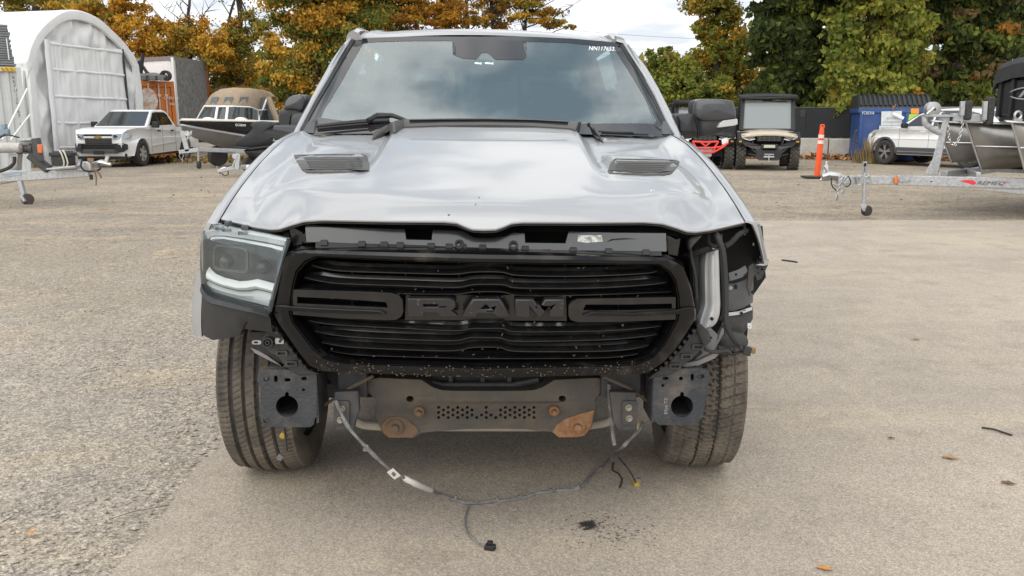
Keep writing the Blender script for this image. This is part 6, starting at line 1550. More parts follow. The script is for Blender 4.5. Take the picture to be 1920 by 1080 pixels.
# ---- runabout with a tan canopy on its trailer
BO = thing('motorboat', gp(352, 26.3) + Vector((0, 0, 0)), 'black and silver motorboat with a tan canvas canopy on a trailer', 'boat')
BY = 26.2
def hullpts(t):
    """sections from the bow (t=0) back: centre line, half beam, sheer, chine"""
    c = at(345, 300, BY); back = Vector((0.62, 0.785, 0)); p = Vector((c.x, BY, 0)) + back * (t * 5.2)
    return p, Vector((0.785, -0.62, 0))
sheer_z = at(350, 225, BY).z; 
rows_hi, rows_lo, rows_w, deck = [], [], [], []
keel0 = 0.72
for k in range(15):
    t = k / 14; p, n = hullpts(t)
    hb = 1.12 * (1 - (1 - min(1, t * 1.9)) ** 2.2) + 0.03
    zs = sheer_z - 0.10 * t; zc = sheer_z - lerp(0.14, 0.66, min(1, t * 1.9)); hc = hb * lerp(0.35, 0.88, min(1, t * 1.6)); zk = sheer_z - lerp(0.30, 1.02, min(1, t * 2.6) ** 0.7)
    def q(s, h, z): return Vector((p.x, p.y, 0)) + n * (s * h) + Vector((0, 0, z))
    rows_hi.append([q(-1, hb, zs), q(-1, lerp(hc, hb, .5) + 0.02, lerp(zc, zs, .5)), q(-1, hc + 0.01, zc)]); rows_w.append([q(1, hb, zs), q(1, lerp(hc, hb, .5) + 0.02, lerp(zc, zs, .5)), q(1, hc + 0.01, zc)])
    rows_lo.append([q(-1, hc, zc), q(-1, hc * .55, lerp(zk, zc, .45)), q(0, 0, zk), q(1, hc * .55, lerp(zk, zc, .45)), q(1, hc, zc)])
    deck.append([q(-1, hb, zs + 0.005), q(-1, hb * .4, zs + 0.05), q(1, hb * .4, zs + 0.05), q(1, hb, zs + 0.005)])
b = MB(); b.grid(rows_hi); b.grid(rows_w); HU = b.build('hull', mat('hull_black', (0.010, 0.010, 0.011), 0.25, coat=0.3), BO, smooth=60)
b = MB(); b.grid(rows_lo); b.build('hull_bottom', mat('hull_aluminium', (0.30, 0.30, 0.30), 0.45, 0.6, var=0.2, vscale=2), BO, smooth=40)
b = MB(); b.tube([r[2] + Vector((0, 0, -0.01)) for r in rows_w], 0.035, 6); b.tube([r[2] for r in rows_hi], 0.03, 6); b.build('spray_rail', mat('rail_silver', (0.62, 0.62, 0.62), 0.35, 0.5), BO)
b = MB(); b.tube([r[0] for r in rows_w], 0.03, 8); b.tube([r[0] for r in rows_hi], 0.03, 8); b.build('gunwale', mat('cream_gelcoat', (0.68, 0.65, 0.58), 0.4), BO)
b = MB(); b.grid(deck[:7]); b.build('foredeck', MATS['cream_gelcoat'], BO, smooth=60)
b = MB(); b.grid([deck[-1], [v - Vector((0, 0, 0.7)) for v in deck[-1]]]); b.build('transom', MATS['hull_black'], BO)
# windscreen and canopy measured from the photograph
WB = [(370, 222), (404, 224), (412, 224), (424, 224.5), (432, 225), (470, 226), (486, 226), (520, 221)]
WT = [(383, 199), (408, 199.5), (416, 199.5), (427, 199.5), (435, 199.5), (468, 201), (484, 207), (520, 205)]
def D_bw(x, y): return 27.6 + (0.9 * ((x - 425) / 60) ** 2 if x < 485 else 0.9 + (x - 485) / 35 * 1.5)
M_BGL = glass('boat_glass', (0.45, 0.48, 0.50), 0.25, 0.05)
loft(MB(), WB, WT, [(0, 0), (1, 0.25)], D_bw, 3).build('windscreen', M_BGL, BO, smooth=60, recalc=False)
for a, c in zip(WB, WT):
    if a[0] in (404, 424, 370, 486):
        b = MB(); b.tube([at(*a, D_bw(*a) - 0.03), at(*c, D_bw(*c) + 0.22)], 0.045 if a[0] in (404, 424) else 0.025, 6); b.build('windscreen_frame', M_WHITE, BO)
b = MB(); b.tube([at(*c, D_bw(*c) + 0.24) for c in WT], 0.03, 6); b.build('windscreen_frame', M_WHITE, BO)
CT = [(396, 170), (405, 165), (430, 163), (460, 164), (480, 167), (495, 172), (503, 180)]
CB = [(383, 198), (400, 198), (425, 198), (450, 198.5), (468, 200), (484, 206), (488, 208)]
def D_ct(x, y): return 28.3 + (0.8 * ((x - 432) / 50) ** 2)
CAN = loft(MB(), CT, CB, [(0, 0.5), (0.25, 0.18), (0.6, 0.05), (1, 0)], D_ct, 4).build('canopy', M_TAN, BO, smooth=60)
b = MB(); T0 = [at(x, y, D_ct(x, y) + 0.5) for x, y in CT]; b.grid([T0, [p + Vector((0.0, 1.0, 0.0)) for p in T0], [p + Vector((-0.1, 1.9, -0.25)) for p in T0]]); b.build('canopy_top', M_TAN, CAN, smooth=60)
loft(MB(), [(488, 184), (497, 181), (503, 186), (510, 200)], [(487, 226), (500, 228), (515, 230), (521, 234)], [(0, 0), (0.5, 0.0), (1, 0)], 29.3, 3).build('side_curtain', mat('smoked_vinyl', (0.05, 0.05, 0.05), 0.25), CAN, recalc=False)
b = MB(); b.tube([at(503, 182, 29.2), at(512, 205, 29.2), at(524, 236, 29.2)], 0.10, 6); b.build('rear_curtain_edge', M_TAN, CAN)
b = MB(); b.tube([at(486, 224, 29.1), at(500, 186, 29.1)], 0.03, 6); b.build('canopy_pole', M_WHITE, CAN)
for x0, x1 in ((393, 408), (418, 436), (447, 465)):
    f_ = lambda x, y: D_ct(x, y) + 0.01
    plate('canopy_window', [(x0 + 4, 182), (x1 + 1, 181.5), (x1 - 2, 195), (x0, 195)], f_, 0.03, mat('clear_vinyl', (0.17, 0.18, 0.19), 0.15), CAN)
for x in (386, 448):
    puff('deck_fender', [(x - 9, 224.5), (x - 6, 221), (x + 2, 219.5), (x + 9, 221.5), (x + 12, 225), (x, 226)], 27.2, 0.4, M_WHITE, BO)
write_px('registration', 'QC28009', 451, 236.5, 4.2, 25.9, M_WHITEPRINT, BO, wpx=20, rise=0.06, thick=0.004)
# its trailer
BTR = thing('boat_trailer', gp(366, 26.6), 'galvanised trailer under the tan canopy motorboat with a jockey wheel', 'boat trailer')
q = lambda x, y, D=26.0: at(x, y, D)
b = MB(); b.bar(q(336, 285), q(372, 281), 0.09, 0.12); b.bar(q(370, 280), q(470, 284, 27.0), 0.09, 0.13); b.bar(q(470, 284, 27), q(520, 292, 27), 0.09, 0.12); b.build('frame', M_STEEL, BTR, bevel=0.01)
b = MB(); b.bar(q(352, 284), q(342, 246), 0.09, 0.14); b.bar(q(350, 262), q(359, 250), 0.06, 0.06); b.build('winch_post', M_STEEL, BTR, bevel=0.008)
b = MB(); b.lathe([(0, -0.06), (0.08, -0.06), (0.08, 0.06), (0, 0.06)], q(352, 250), 'y', 12); b.bar(q(354, 254), q(360, 246), 0.05, 0.05); b.build('winch', M_ALU, BTR)
b = MB(); b.tube([q(371, 268), q(372, 303)], 0.035, 8); b.build('jack_post', M_STEEL, BTR)
b = MB(); c = q(373, 309); b.lathe([(0, -0.04), (0.11, -0.04), (0.12, 0), (0.11, 0.04), (0, 0.04)], c, 'x', 16); b.build('jockey_wheel', M_RUB, BTR)
b = MB(); b.tube([q(340, 284), q(336, 292), q(340, 300), q(344, 292), q(342, 284)], 0.015, 6); b.tube([q(342, 296), q(342, 306)], 0.015, 6); b.build('safety_chain', M_STEEL, BTR)
b = MB(); c = Vector((q(408, 288, 27.6).x, 27.6, 0.33)); b.lathe([(0.2, -0.1), (0.31, -0.1), (0.33, 0), (0.31, 0.1), (0.2, 0.1), (0, 0.08), (0, -0.08), (0.2, -0.1)], c, 'x', 24); b.v = [tuple(Matrix.Rotation(R(-38), 3, 'Z') @ (Vector(v) - c) + c) for v in b.v]; b.build('tyre', M_RUB, BTR)
write_px('lettering', 'LEGEND', 432, 287.5, 3.4, 26.3, mat('stencil_black', (0.05, 0.05, 0.05), 0.7), BTR, wpx=22, thick=0.004)
# ---- covered jet ski on a trailer
JS = thing('jet_ski', gp(480, 22.5), 'jet ski under a black fitted cover on a small trailer', 'jet ski')
JO = [(434, 268), (440, 262), (456, 254), (468, 244), (474, 232), (466, 232), (474, 228), (484, 227), (496, 228), (506, 230), (509, 236), (504, 240), (510, 246), (530, 250), (548, 258), (548, 275), (520, 274), (490, 276), (460, 281), (440, 278)]
puff('cover', JO, 22.6, 1.0, M_CANVAS, JS, n=2)
puff('hull', [(452, 282), (470, 279), (500, 276), (530, 276), (548, 276), (545, 290), (525, 300), (500, 304), (480, 302), (462, 294)], 22.75, 0.9, mat('ski_hull', (0.016, 0.016, 0.017), 0.4), JS, n=2)
b = MB(); b.tube([at(440, 276, 22.6), at(470, 279, 22.55), at(500, 275, 22.55), at(545, 273, 22.6)], 0.03, 6); b.build('cover_hem', M_CANVAS, JS)
b = MB(); b.tube([at(500, 262, 22.5), at(510, 256, 22.5), at(522, 260, 22.5)], 0.02, 6); b.build('cover_strap', M_MBLK, JS)
write_px('lettering', 'Sea-Doo', 521, 267, 5, 22.55, M_WHITEPRINT, JS, wpx=19, shear=0.3, rise=0.30, thick=0.004)
JT = thing('jet_ski_trailer', gp(450, 22.4), 'small galvanised trailer carrying the covered jet ski', 'trailer')
q = lambda x, y, D=22.3: at(x, y, D)
b = MB(); b.bar(q(408, 321), q(440, 314), 0.07, 0.09); b.bar(q(440, 314), q(500, 312, 22.6), 0.08, 0.10); b.bar(q(452, 312), q(520, 308, 23.2), 0.06, 0.08); b.build('frame', M_STEEL, JT, bevel=0.01)
b = MB(); b.bar(q(444, 318), q(447, 288), 0.08, 0.12); b.bar(q(436, 314), q(443, 298), 0.10, 0.04); b.build('winch_post', M_STEEL, JT, bevel=0.008)
b = MB(); b.lathe([(0, -0.06), (0.07, -0.06), (0.07, 0.06), (0, 0.06)], q(441, 293), 'y', 12); b.build('winch', M_STEEL, JT)
b = MB(); b.tube([q(407, 322), q(407, 311)], 0.02, 6); b.tube([q(410, 322), q(418, 316), q(424, 315)], 0.04, 8); b.build('coupler', M_ALU, JT)
b = MB(); b.tube(crv([q(412, 326), q(418, 318), q(426, 319), q(428, 327), q(420, 329), q(416, 324)], 4), 0.015, 6); b.tube(crv([q(422, 322), q(424, 313), q(430, 312), q(431, 318)], 4), 0.012, 6); b.build('safety_chain', M_FRAME, JT)
b = MB(); b.box(q(475, 313, 22.2), (0.35, 0.05, 0.09)); b.build('side_rail', M_WHITE, JT, bevel=0.01)
b = MB(); b.lathe([(0, -0.02), (0.05, -0.02), (0.055, 0), (0.05, 0.03), (0, 0.03)], q(485, 311, 22.1), 'y', 14); b.build('marker_lamp', M_ORANGE, JT)
b = MB(); c = Vector((q(473, 318, 23.0).x, 23.0, 0.26)); b.lathe([(0, -0.09), (0.24, -0.09), (0.26, 0), (0.24, 0.09), (0, 0.09)], c, 'x', 24); b.v = [tuple(Matrix.Rotation(R(-50), 3, 'Z') @ (Vector(v) - c) + c) for v in b.v]; b.build('tyre', M_RUB, JT)
# ---- near trailer tongue on the left, with its battery box
NT_ = thing('boat_trailer', gnd(50, 381), 'galvanised trailer tongue at the left edge with an orange lamp and a swivel jack wheel', 'boat trailer')
q = lambda x, y, D=15.25: at(x, y, D)
b = MB(); b.bar(q(-60, 337), q(168, 323), 0.09, 0.155); b.build('tongue_beam', M_STEEL, NT_, bevel=0.012)
b = MB(); b.bar(q(-60, 352, 16.0), q(36, 334, 15.5), 0.09, 0.10); b.build('side_beam', M_STEEL, NT_, bevel=0.01)
b = MB(); b.box(q(160, 312, 15.2), (0.26, 0.12, 0.17)); b.build('coupler_housing', M_STEEL, NT_, bevel=0.02)
b = MB(); b.tube([q(176, 309), q(190, 305), q(208, 309)], [0.05, 0.055, 0.03], 8); b.bar(q(198, 306), q(202, 293), 0.05, 0.05); b.build('coupler', M_ALU, NT_)
b = MB(); b.tube(crv([q(154, 299, 15.1), q(152, 312, 15.05), q(160, 320, 15.05), q(176, 321, 15.05), q(188, 316, 15.05), q(184, 306, 15.1)], 5), 0.018, 6); b.build('breakaway_cable', M_MBLK, NT_)
b = MB(); b.tube(crv([q(168, 303, 15.1), q(174, 316, 15.0), q(180, 330, 15.0), q(180, 348, 15.0)], 5), 0.012, 6); b.tube(crv([q(176, 318, 15.0), q(186, 325, 15.0), q(190, 334, 15.0)], 4), 0.014, 6); b.build('safety_chain', mat('rusty_chain', (0.16, 0.10, 0.07), 0.8), NT_)
b = MB(); b.box(q(171, 332, 15.1), (0.05, 0.05, 0.09)); b.build('trailer_plug', M_MBLK, NT_, bevel=0.01)
b = MB(); b.box(q(170, 300, 15.15), (0.10, 0.05, 0.06)); b.build('rusty_latch', M_RUST, NT_, bevel=0.01)
b = MB(); b.bar(q(36, 334), q(45, 366), 0.08, 0.08); b.build('jack_post', M_STEEL, NT_, bevel=0.012)
b = MB(); c = q(52, 374, 15.2); b.lathe([(0, -0.035), (0.05, -0.035), (0.10, -0.032), (0.105, 0), (0.10, 0.032), (0.05, 0.035), (0, 0.035)], c, 'y', 20); b.v = [tuple(Matrix.Rotation(R(35), 3, 'Z') @ (Vector(v) - c) + c) for v in b.v]; b.build('jack_wheel', mat('brown_rubber', (0.07, 0.05, 0.045), 0.7), NT_)
b = MB(); b.bar(q(41, 366, 15.15), q(48, 378, 15.15), 0.10, 0.05); b.build('jack_fork', M_STEEL, NT_, bevel=0.01)
b = MB(); b.lathe([(0.0, -0.9), (0.085, -0.88), (0.09, 0), (0.085, 0.32), (0, 0.34)], q(4, 277, 15.1), 'x', 20); b.build('keel_roller', mat('worn_white_roller', (0.52, 0.50, 0.47), 0.6, var=0.3, vscale=6), NT_)
b = MB(); b.bar(q(28, 318, 15.3), q(30, 288, 15.3), 0.16, 0.16); b.build('roller_post', M_STEEL, NT_, bevel=0.01)
b = MB(); b.prism([(34, 259), (76, 257), (82, 300), (70, 300), (60, 288), (36, 289)], lambda p: q(p[0], p[1], 15.35), lambda p: q(p[0], p[1], 15.40)); b.prism([(34, 259), (76, 257), (77, 262), (34, 264)], lambda p: q(p[0], p[1], 15.12), lambda p: q(p[0], p[1], 15.35)); b.build('winch_housing', M_STEEL, NT_, bevel=0.005)
b = MB(); b.prism([(58, 260), (76, 258), (84, 302), (72, 302), (62, 290)], lambda p: q(p[0], p[1], 15.08), lambda p: q(p[0], p[1], 15.12)); b.build('housing_end', M_FRAME, NT_, bevel=0.004)
b = MB(); b.lathe([(0, -0.14), (0.09, -0.14), (0.09, -0.08), (0.065, -0.07), (0.065, 0.07), (0.09, 0.08), (0.09, 0.14), (0, 0.14)], q(48, 279, 15.2), 'x', 18); b.build('winch_drum', M_FRAME, NT_)
b = MB(); b.box(q(75.5, 279, 15.03), (0.09, 0.05, 0.15)); b.build('orange_lamp', mat('amber_lens', (0.60, 0.16, 0.05), 0.3), NT_, bevel=0.015)
b = MB(); b.bar(q(56, 290, 15.2), q(92, 318, 15.2), 0.12, 0.14); b.build('black_strut', M_FRAME, NT_, bevel=0.01)
b = MB(); b.bar(q(-10, 254, 15.6), q(12, 244, 15.6), 0.10, 0.12); b.box(q(8, 237, 15.6), (0.08, 0.10, 0.10)); b.box(q(15, 248, 15.6), (0.05, 0.10, 0.12)); b.build('bow_stop', mat('blue_grey_paint', (0.22, 0.29, 0.34), 0.5), NT_, bevel=0.015)
b = MB(); b.tube(crv([q(27, 294, 15.1), q(26, 306, 15.1), q(14, 316, 15.1), q(-10, 324, 15.1)], 5), 0.03, 8); b.build('hose', M_RUB, NT_)
b = MB(); b.tube(crv([q(0, 258, 15.4), q(12, 253, 15.3), q(25, 255, 15.3), q(36, 258, 15.3)], 5), 0.014, 6); b.build('cable', M_MBLK, NT_)
b = MB(); b.bar(q(97, 316, 15.15), q(150, 311, 15.15), 0.38, 0.03); b.build('battery_shelf', M_STEEL, NT_, bevel=0.006)
write_px('decal', 'ROADLOAD', 22, 329, 5, 15.17, mat('blue_decal', (0.12, 0.20, 0.40), 0.5), NT_, wpx=34, rise=-0.06, thick=0.002) if False else None
plate('decal', [(6, 331), (12, 326), (26, 323.5), (40, 324), (38, 328), (22, 330), (8, 333)], 15.19, 0.004, mat('pale_blue_decal', (0.42, 0.48, 0.56), 0.5), NT_)
BB = thing('battery_box', q(119, 311, 15.2), 'black plastic battery box strapped on the left trailer tongue', 'battery box')
b = MB(); c = q(119, 299, 15.15); c.z -= 0.0
b.box(c + Vector((0, 0, -0.02)), (0.33, 0.20, 0.17)); b.build('box', M_BLK, BB, bevel=0.015)
b = MB(); b.box(c + Vector((0, 0, 0.09)), (0.38, 0.23, 0.07)); b.box(c + Vector((0, 0, 0.13)), (0.30, 0.16, 0.03)); b.build('lid', M_BLK, BB, bevel=0.02)
for dx in (0.02, 0.08):
    b = MB(); b.tube(crv([c + Vector((dx - 0.03, -0.10, 0.16)), c + Vector((dx + 0.02, -0.13, 0.10)), c + Vector((dx + 0.05, -0.13, -0.05)), c + Vector((dx + 0.02, -0.12, -0.12))], 5), 0.014, 6); b.build('strap', mat('cream_strap', (0.55, 0.52, 0.42), 0.8), BB)
# ================================================================== the yard behind, right side
# ---- concrete block wall with a black privacy fence on it
W0, W1 = gp(1180, 31.0), gp(1990, 27.0)
W0.z = W1.z = 0.15
WL = (W1 - W0).length; wd = (W1 - W0).normalized(); wnn = Vector((-wd.y, wd.x, 0))
BWALL = thing('block_wall', W0, 'low wall of large grey concrete blocks under the black fence', 'wall')
wpl = vplane(W0, W1); wz = wpl(1500, 259).z
def wbox(par, nm, u0, u1, z0, z1, o0, o1, m, bev=0.01):
    b = MB(); V = []
    for z in (z0, z1):
        for u, o_ in ((u0, o0), (u1, o0), (u1, o1), (u0, o1)):
            p = W0 + wd * u + wnn * o_; V.append((p.x, p.y, z))
    b.add(V, [(3, 2, 1, 0), (4, 5, 6, 7), (0, 1, 5, 4), (1, 2, 6, 5), (2, 3, 7, 6), (3, 0, 4, 7)])
    return b.build(nm, m, par, bevel=bev)
uj = (wpl(1553, 280) - W0).dot(wd)
u = uj - 3 * 2.44
while u < WL:
    wbox(BWALL, 'concrete_block', u + 0.012, u + 2.428, 0.0, wz + rnd.uniform(-.015, .015), rnd.uniform(-.02, .02), 0.6, M_CONC, 0.03); u += 2.44
FE = thing('privacy_fence', W0, 'black privacy screen fence standing on the concrete block wall', 'fence')
fz = wpl(1500, 203).z
M_SCREEN = mat('black_screen_cloth', (0.016, 0.017, 0.019), 0.8, var=0.25, vscale=1.5, bump=0.1, bscale=6)
u = 0.0; k = 0
while u < WL - 0.5:
    b = MB(); n = 14
    b.grid([[W0 + wd * (u + 2.98 * i / n) + wnn * (0.30 + 0.03 * noise.noise(Vector((u + i * .3, z, 0)))) + Vector((0, 0, z - 0.15)) for i in range(n + 1)] for z in (wz + 0.02, lerp(wz, fz, .33), lerp(wz, fz, .66), fz)])
    b.build('screen_panel', M_SCREEN, FE, smooth=60)
    p = W0 + wd * u + wnn * 0.36; b = MB(); b.tube([(p.x, p.y, wz - 0.1), (p.x, p.y, fz + 0.03)], 0.03, 8); b.build('fence_post', M_FRAME, FE)
    u += 3.0
b = MB(); a = W0 + wnn * 0.33; c = W0 + wd * WL + wnn * 0.33; b.tube([(a.x, a.y, fz + 0.02), (c.x, c.y, fz + 0.02)], 0.025, 6); b.build('top_rail', M_FRAME, FE)
# ---- blue dumpster
D0, D1 = gp(1606, 27.2), gp(1735, 26.7)
DU = thing('dumpster', D0, 'dark blue steel dumpster with a ribbed black lid behind the white car', 'dumpster')
dd_ = (D1 - D0).normalized(); dn = Vector((-dd_.y, dd_.x, 0)); DL = (D1 - D0).length
dpl = vplane(D0, D1); z1 = dpl(1640, 203).z; gz0 = D0.z
M_BLUE = mat('dumpster_blue', (0.025, 0.075, 0.24), 0.5, var=0.2, vscale=2, dirt=(0.20, 0.16, 0.13), dscale=2.2, damt=0.4, dlo=0.55, dhi=0.75)
def dbox(par, nm, u0, u1, z0, z1_, o0, o1, m, bev=0.01, top_in=0.0):
    b = MB(); V = []
    for z in (z0, z1_):
        for u, o_ in ((u0, o0), (u1, o0), (u1, o1), (u0, o1)):
            p = D0 + dd_ * u + dn * o_; V.append((p.x, p.y, z))
    b.add(V, [(3, 2, 1, 0), (4, 5, 6, 7), (0, 1, 5, 4), (1, 2, 6, 5), (2, 3, 7, 6), (3, 0, 4, 7)])
    return b.build(nm, m, par, bevel=bev)
dbox(DU, 'bin', 0, DL, gz0 + 0.06, z1 - 0.06, 0, 1.7, M_BLUE)
dbox(DU, 'rim', -0.06, DL + 0.06, z1 - 0.14, z1, -0.06, 1.75, M_BLUE)
for u in (0.0, DL * .33, DL * .66, DL - 0.1): dbox(DU, 'side_rib', u, u + 0.1, gz0 + 0.06, z1 - 0.14, -0.05, 0.0, M_BLUE)
b = MB(); P = [(-0.04, z1), (-0.02, z1 + 0.05), (0.35, z1 + 0.34), (0.7, z1 + 0.42), (1.6, z1 + 0.40)]
b.grid([[Vector((p.x, p.y, z)) for p in (D0 + dd_ * (-0.05) + dn * o_, D0 + dd_ * (DL + 0.05) + dn * o_)] for o_, z in P]); 
for u in (-0.05, DL + 0.05):
    q0 = [Vector(((D0 + dd_ * u + dn * o_).x, (D0 + dd_ * u + dn * o_).y, z)) for o_, z in P] + [Vector(((D0 + dd_ * u + dn * 1.6).x, (D0 + dd_ * u + dn * 1.6).y, z1))]
    b.add(q0, [tuple(range(len(q0)))])
LIDM = mat('dumpster_lid_black', (0.03, 0.031, 0.034), 0.55, var=0.2)
LD = b.build('lid', LIDM, DU, smooth=30)
for k in range(15):
    u = lerp(0.02, DL - 0.02, k / 14); b = MB()
    b.grid([[Vector(((D0 + dd_ * (u + e) + dn * (o_ - 0.0)).x, (D0 + dd_ * (u + e) + dn * o_).y, z + h)) for e, h in ((-0.045, 0.0), (-0.03, 0.04), (0.03, 0.04), (0.045, 0.0))] for o_, z in [(p[0] - 0.02, p[1] + 0.006) for p in P[1:4]]])
    b.build('lid_rib', LIDM, LD, smooth=0)
b = MB()
for (x, y), (x2, y2) in (((1601, 248), (1606, 243)), ((1601, 248), (1600, 264)), ((1600, 264), (1606, 268))): b.tube([dpl(x, y, -0.25), dpl(x2, y2, -0.25)], 0.03, 6)
b.build('lift_pocket', M_FRAME, DU)
def dsign(nm, pts, m, off=-0.07, par=DU):
    b = MB(); b.prism(pts, lambda p: dpl(p[0], p[1], off), lambda p: dpl(p[0], p[1], off + 0.02)); return b.build(nm, m, par)
def dwrite(txt, cx, base, h, wpx, m, off=-0.075, par=DU):
    vs, fs = text_mesh(txt, 1.0); zm = max(v.z for v in vs); x0 = min(v.x for v in vs); x1 = max(v.x for v in vs); b = MB()
    b.add([dpl(cx + (v.x - (x0 + x1) / 2) / (x1 - x0) * wpx, base - v.z / zm * h, off) for v in vs], fs); return b.build('lettering', m, par, smooth=0, recalc=False, solid=0.003)
dwrite('FC05318', 1627, 214.5, 5.5, 22, M_WHITEPRINT, off=-0.075)
SG = dsign('sign_panel', [(1652, 209), (1690, 208), (1690, 234), (1651, 235)], mat('sign_white', (0.62, 0.64, 0.63), 0.5, var=0.15, vscale=8))
dsign('sign_panel', [(1648, 235.5), (1690, 235), (1690, 246), (1647, 247)], MATS['sign_white'])
M_SGT = mat('sign_grey_print', (0.22, 0.25, 0.25), 0.5)
dwrite('ENVIRO', 1674, 224, 4, 24, M_SGT); dwrite('CONNEXIONS', 1672, 231, 4, 34, M_SGT); dwrite('RECYCLE', 1665, 244, 5, 26, mat('sign_teal_print', (0.12, 0.30, 0.32), 0.5))
dsign('orange_label', [(1707, 203.5), (1722, 203.5), (1722, 213), (1707, 213)], mat('label_orange', (0.75, 0.28, 0.03), 0.5))
dsign('green_label', [(1704, 214), (1735, 213), (1735, 226), (1702, 226)], mat('label_green', (0.35, 0.55, 0.08), 0.5))
b = MB(); b.tube([dpl(1673, 198, -0.1), dpl(1673, 208, -0.1)], 0.02, 6); b.tube([dpl(1678, 196, -0.15), dpl(1672, 205, -0.15)], 0.02, 6); b.build('latch_chain', M_RUST, DU)
b = MB(); b.tube([dpl(1672, 213, -.15), dpl(1692, 222, -.15)], 0.05, 8); b.build('white_tube', M_WHITE, DU)

# ---- white hatchback SUV behind the dumpster lane
SVp = gp(1661, 25.6)
SV = thing('parked_suv', SVp + Vector((0.72, 0.32, 0)), 'white five door SUV with dark lower cladding parked behind the pontoon trailer', 'car', R(-156))
outs = [(-0.74, 0.30), (-0.84, 0.48), (-0.85, 0.72), (-0.78, 0.88), (-0.45, 1.00), (0.10, 1.05), (0.5, 1.09), (2.9, 1.16), (3.52, 1.16), (3.62, 0.95), (3.60, 0.45), (3.25, 0.38)] + arc_pts(2.75, 0.36, 0.40, 5, 175) + [(2.3, 0.30), (0.45, 0.30)] + arc_pts(0, 0.36, 0.40, 5, 175)
def hws(y, z): return 0.915 - 0.22 * sstep(-0.3, -0.9, y) ** 1.5 - 0.16 * sstep(3.0, 3.7, y) ** 1.5 - 0.05 * sstep(0.85, 1.15, z)
side_shell(outs, hws, M_WHITE, 'body', SV)
b = MB(); b.box((0, 1.4, 0.66), (1.2, 4.0, 0.60)); b.build('underbody', M_DEEP, SV)
Gs = [(0.30, 1.04), (0.95, 1.46), (1.35, 1.60), (2.2, 1.63), (3.0, 1.57), (3.55, 1.13)]
def hgs(y, z): return lerp(0.86, 0.62, (z - 1.04) / 0.60)
b = MB(); b.prism(Gs, lambda p: Vector((hgs(*p), p[0], p[1])), lambda p: Vector((-hgs(*p), p[0], p[1])))
b.build('cabin', M_WHITE, SV, bevel=0.05, seg=3, smooth=50)
quadp(SV, 'windshield', M_WGL, [(-0.76, 0.36, 1.085), (0.76, 0.36, 1.085), (0.66, 0.94, 1.465), (-0.66, 0.94, 1.465)], 0.02).location = (0, -0.012, 0.012)
quadp(SV, 'rear_window', M_WGL, [(0.62, 3.42, 1.22), (-0.62, 3.42, 1.22), (-0.55, 3.06, 1.52), (0.55, 3.06, 1.52)], 0.02).location = (0, 0.014, 0.012)
M_CLAD = mat('grey_cladding', (0.075, 0.08, 0.085), 0.6)
for s in (-1, 1):
    for P in ([(0.62, 1.12), (1.48, 1.13), (1.48, 1.55), (1.2, 1.50), (0.98, 1.41)], [(1.56, 1.13), (2.35, 1.15), (2.35, 1.55), (1.56, 1.56)], [(2.42, 1.16), (3.05, 1.24), (2.85, 1.48), (2.42, 1.54)]):
        quadp(SV, 'side_window', M_WGL, [(s * (hgs(0, z) + 0.014), y, z) for y, z in (P if s > 0 else P[::-1])], 0.02)
    for y in (0.52, 1.52, 2.45):
        b = MB(); b.box((s * 0.915, y, 0.80), (0.006, 0.010, 0.56)); b.build('door_seam', MATS['seam_grey'], SV)
    b = MB(); b.bar((s * 0.905, 0.55, 0.98), (s * 0.90, 3.2, 1.02), 0.02, 0.015); b.build('shoulder_crease', MATS['seam_grey'], SV)
    b = MB(); b.box((s * 0.91, 1.38, 0.42), (0.05, 1.88, 0.20)); b.build('sill_cladding', M_CLAD, SV, bevel=0.015)
    b = MB(); b.bar((s * 0.935, 0.5, 0.40), (s * 0.935, 2.3, 0.40), 0.02, 0.03); b.build('sill_strip', M_ALU, SV)
    for cy in (0, 2.75):
        b = MB(); A_ = arc_pts(cy, 0.36, 0.40, 0, 180, 16); B_ = arc_pts(cy, 0.36, 0.45, 0, 180, 16)
        b.prism(A_ + B_[::-1], lambda p: Vector((s * (hws(*p) + 0.012), p[0], p[1])), lambda p: Vector((s * (hws(*p) - 0.05), p[0], p[1]))); b.build('arch_cladding', M_CLAD, SV)
        road_wheel(SV, s * 0.79, cy, 0.36, 0.24, s, 5, 0.68)
    for y in (1.30, 2.25): b = MB(); b.box((s * 0.915, y, 0.97), (0.03, 0.18, 0.035)); b.build('door_handle', M_WHITE, SV, bevel=0.01)
    b = MB(); b.box((s * 1.00, 0.74, 1.14), (0.20, 0.12, 0.15)); b.build('side_mirror', M_MBLK, SV, bevel=0.035)
    b = MB(); b.bar((s * 0.60, 1.2, 1.64), (s * 0.60, 2.9, 1.63), 0.03, 0.035); b.build('roof_rail', M_ALU, SV)
    quadp(SV, 'headlight', MATS['car_lamp'], [(s * 0.40, -0.80, 0.84), (s * 0.74, -0.60, 0.88), (s * 0.82, -0.42, 0.90), (s * 0.78, -0.60, 0.77), (s * 0.42, -0.83, 0.74)][::s], 0.02)
    quadp(SV, 'tail_lamp', mat('red_lens', (0.35, 0.02, 0.02), 0.2), [(s * 0.86, 3.30, 1.05), (s * 0.60, 3.64, 1.05), (s * 0.60, 3.65, 0.90), (s * 0.86, 3.32, 0.90)][::s], 0.02)
b = MB(); b.box((0, -0.80, 0.42), (1.3, 0.12, 0.22)); b.build('bumper', M_CLAD, SV, bevel=0.03)
b = MB(); b.box((0, -0.85, 0.66), (0.9, 0.04, 0.12)); b.build('grille', M_MBLK, SV, bevel=0.01)
b = MB(); b.box((0, 3.60, 0.42), (1.5, 0.12, 0.22)); b.build('bumper', M_CLAD, SV, bevel=0.03)

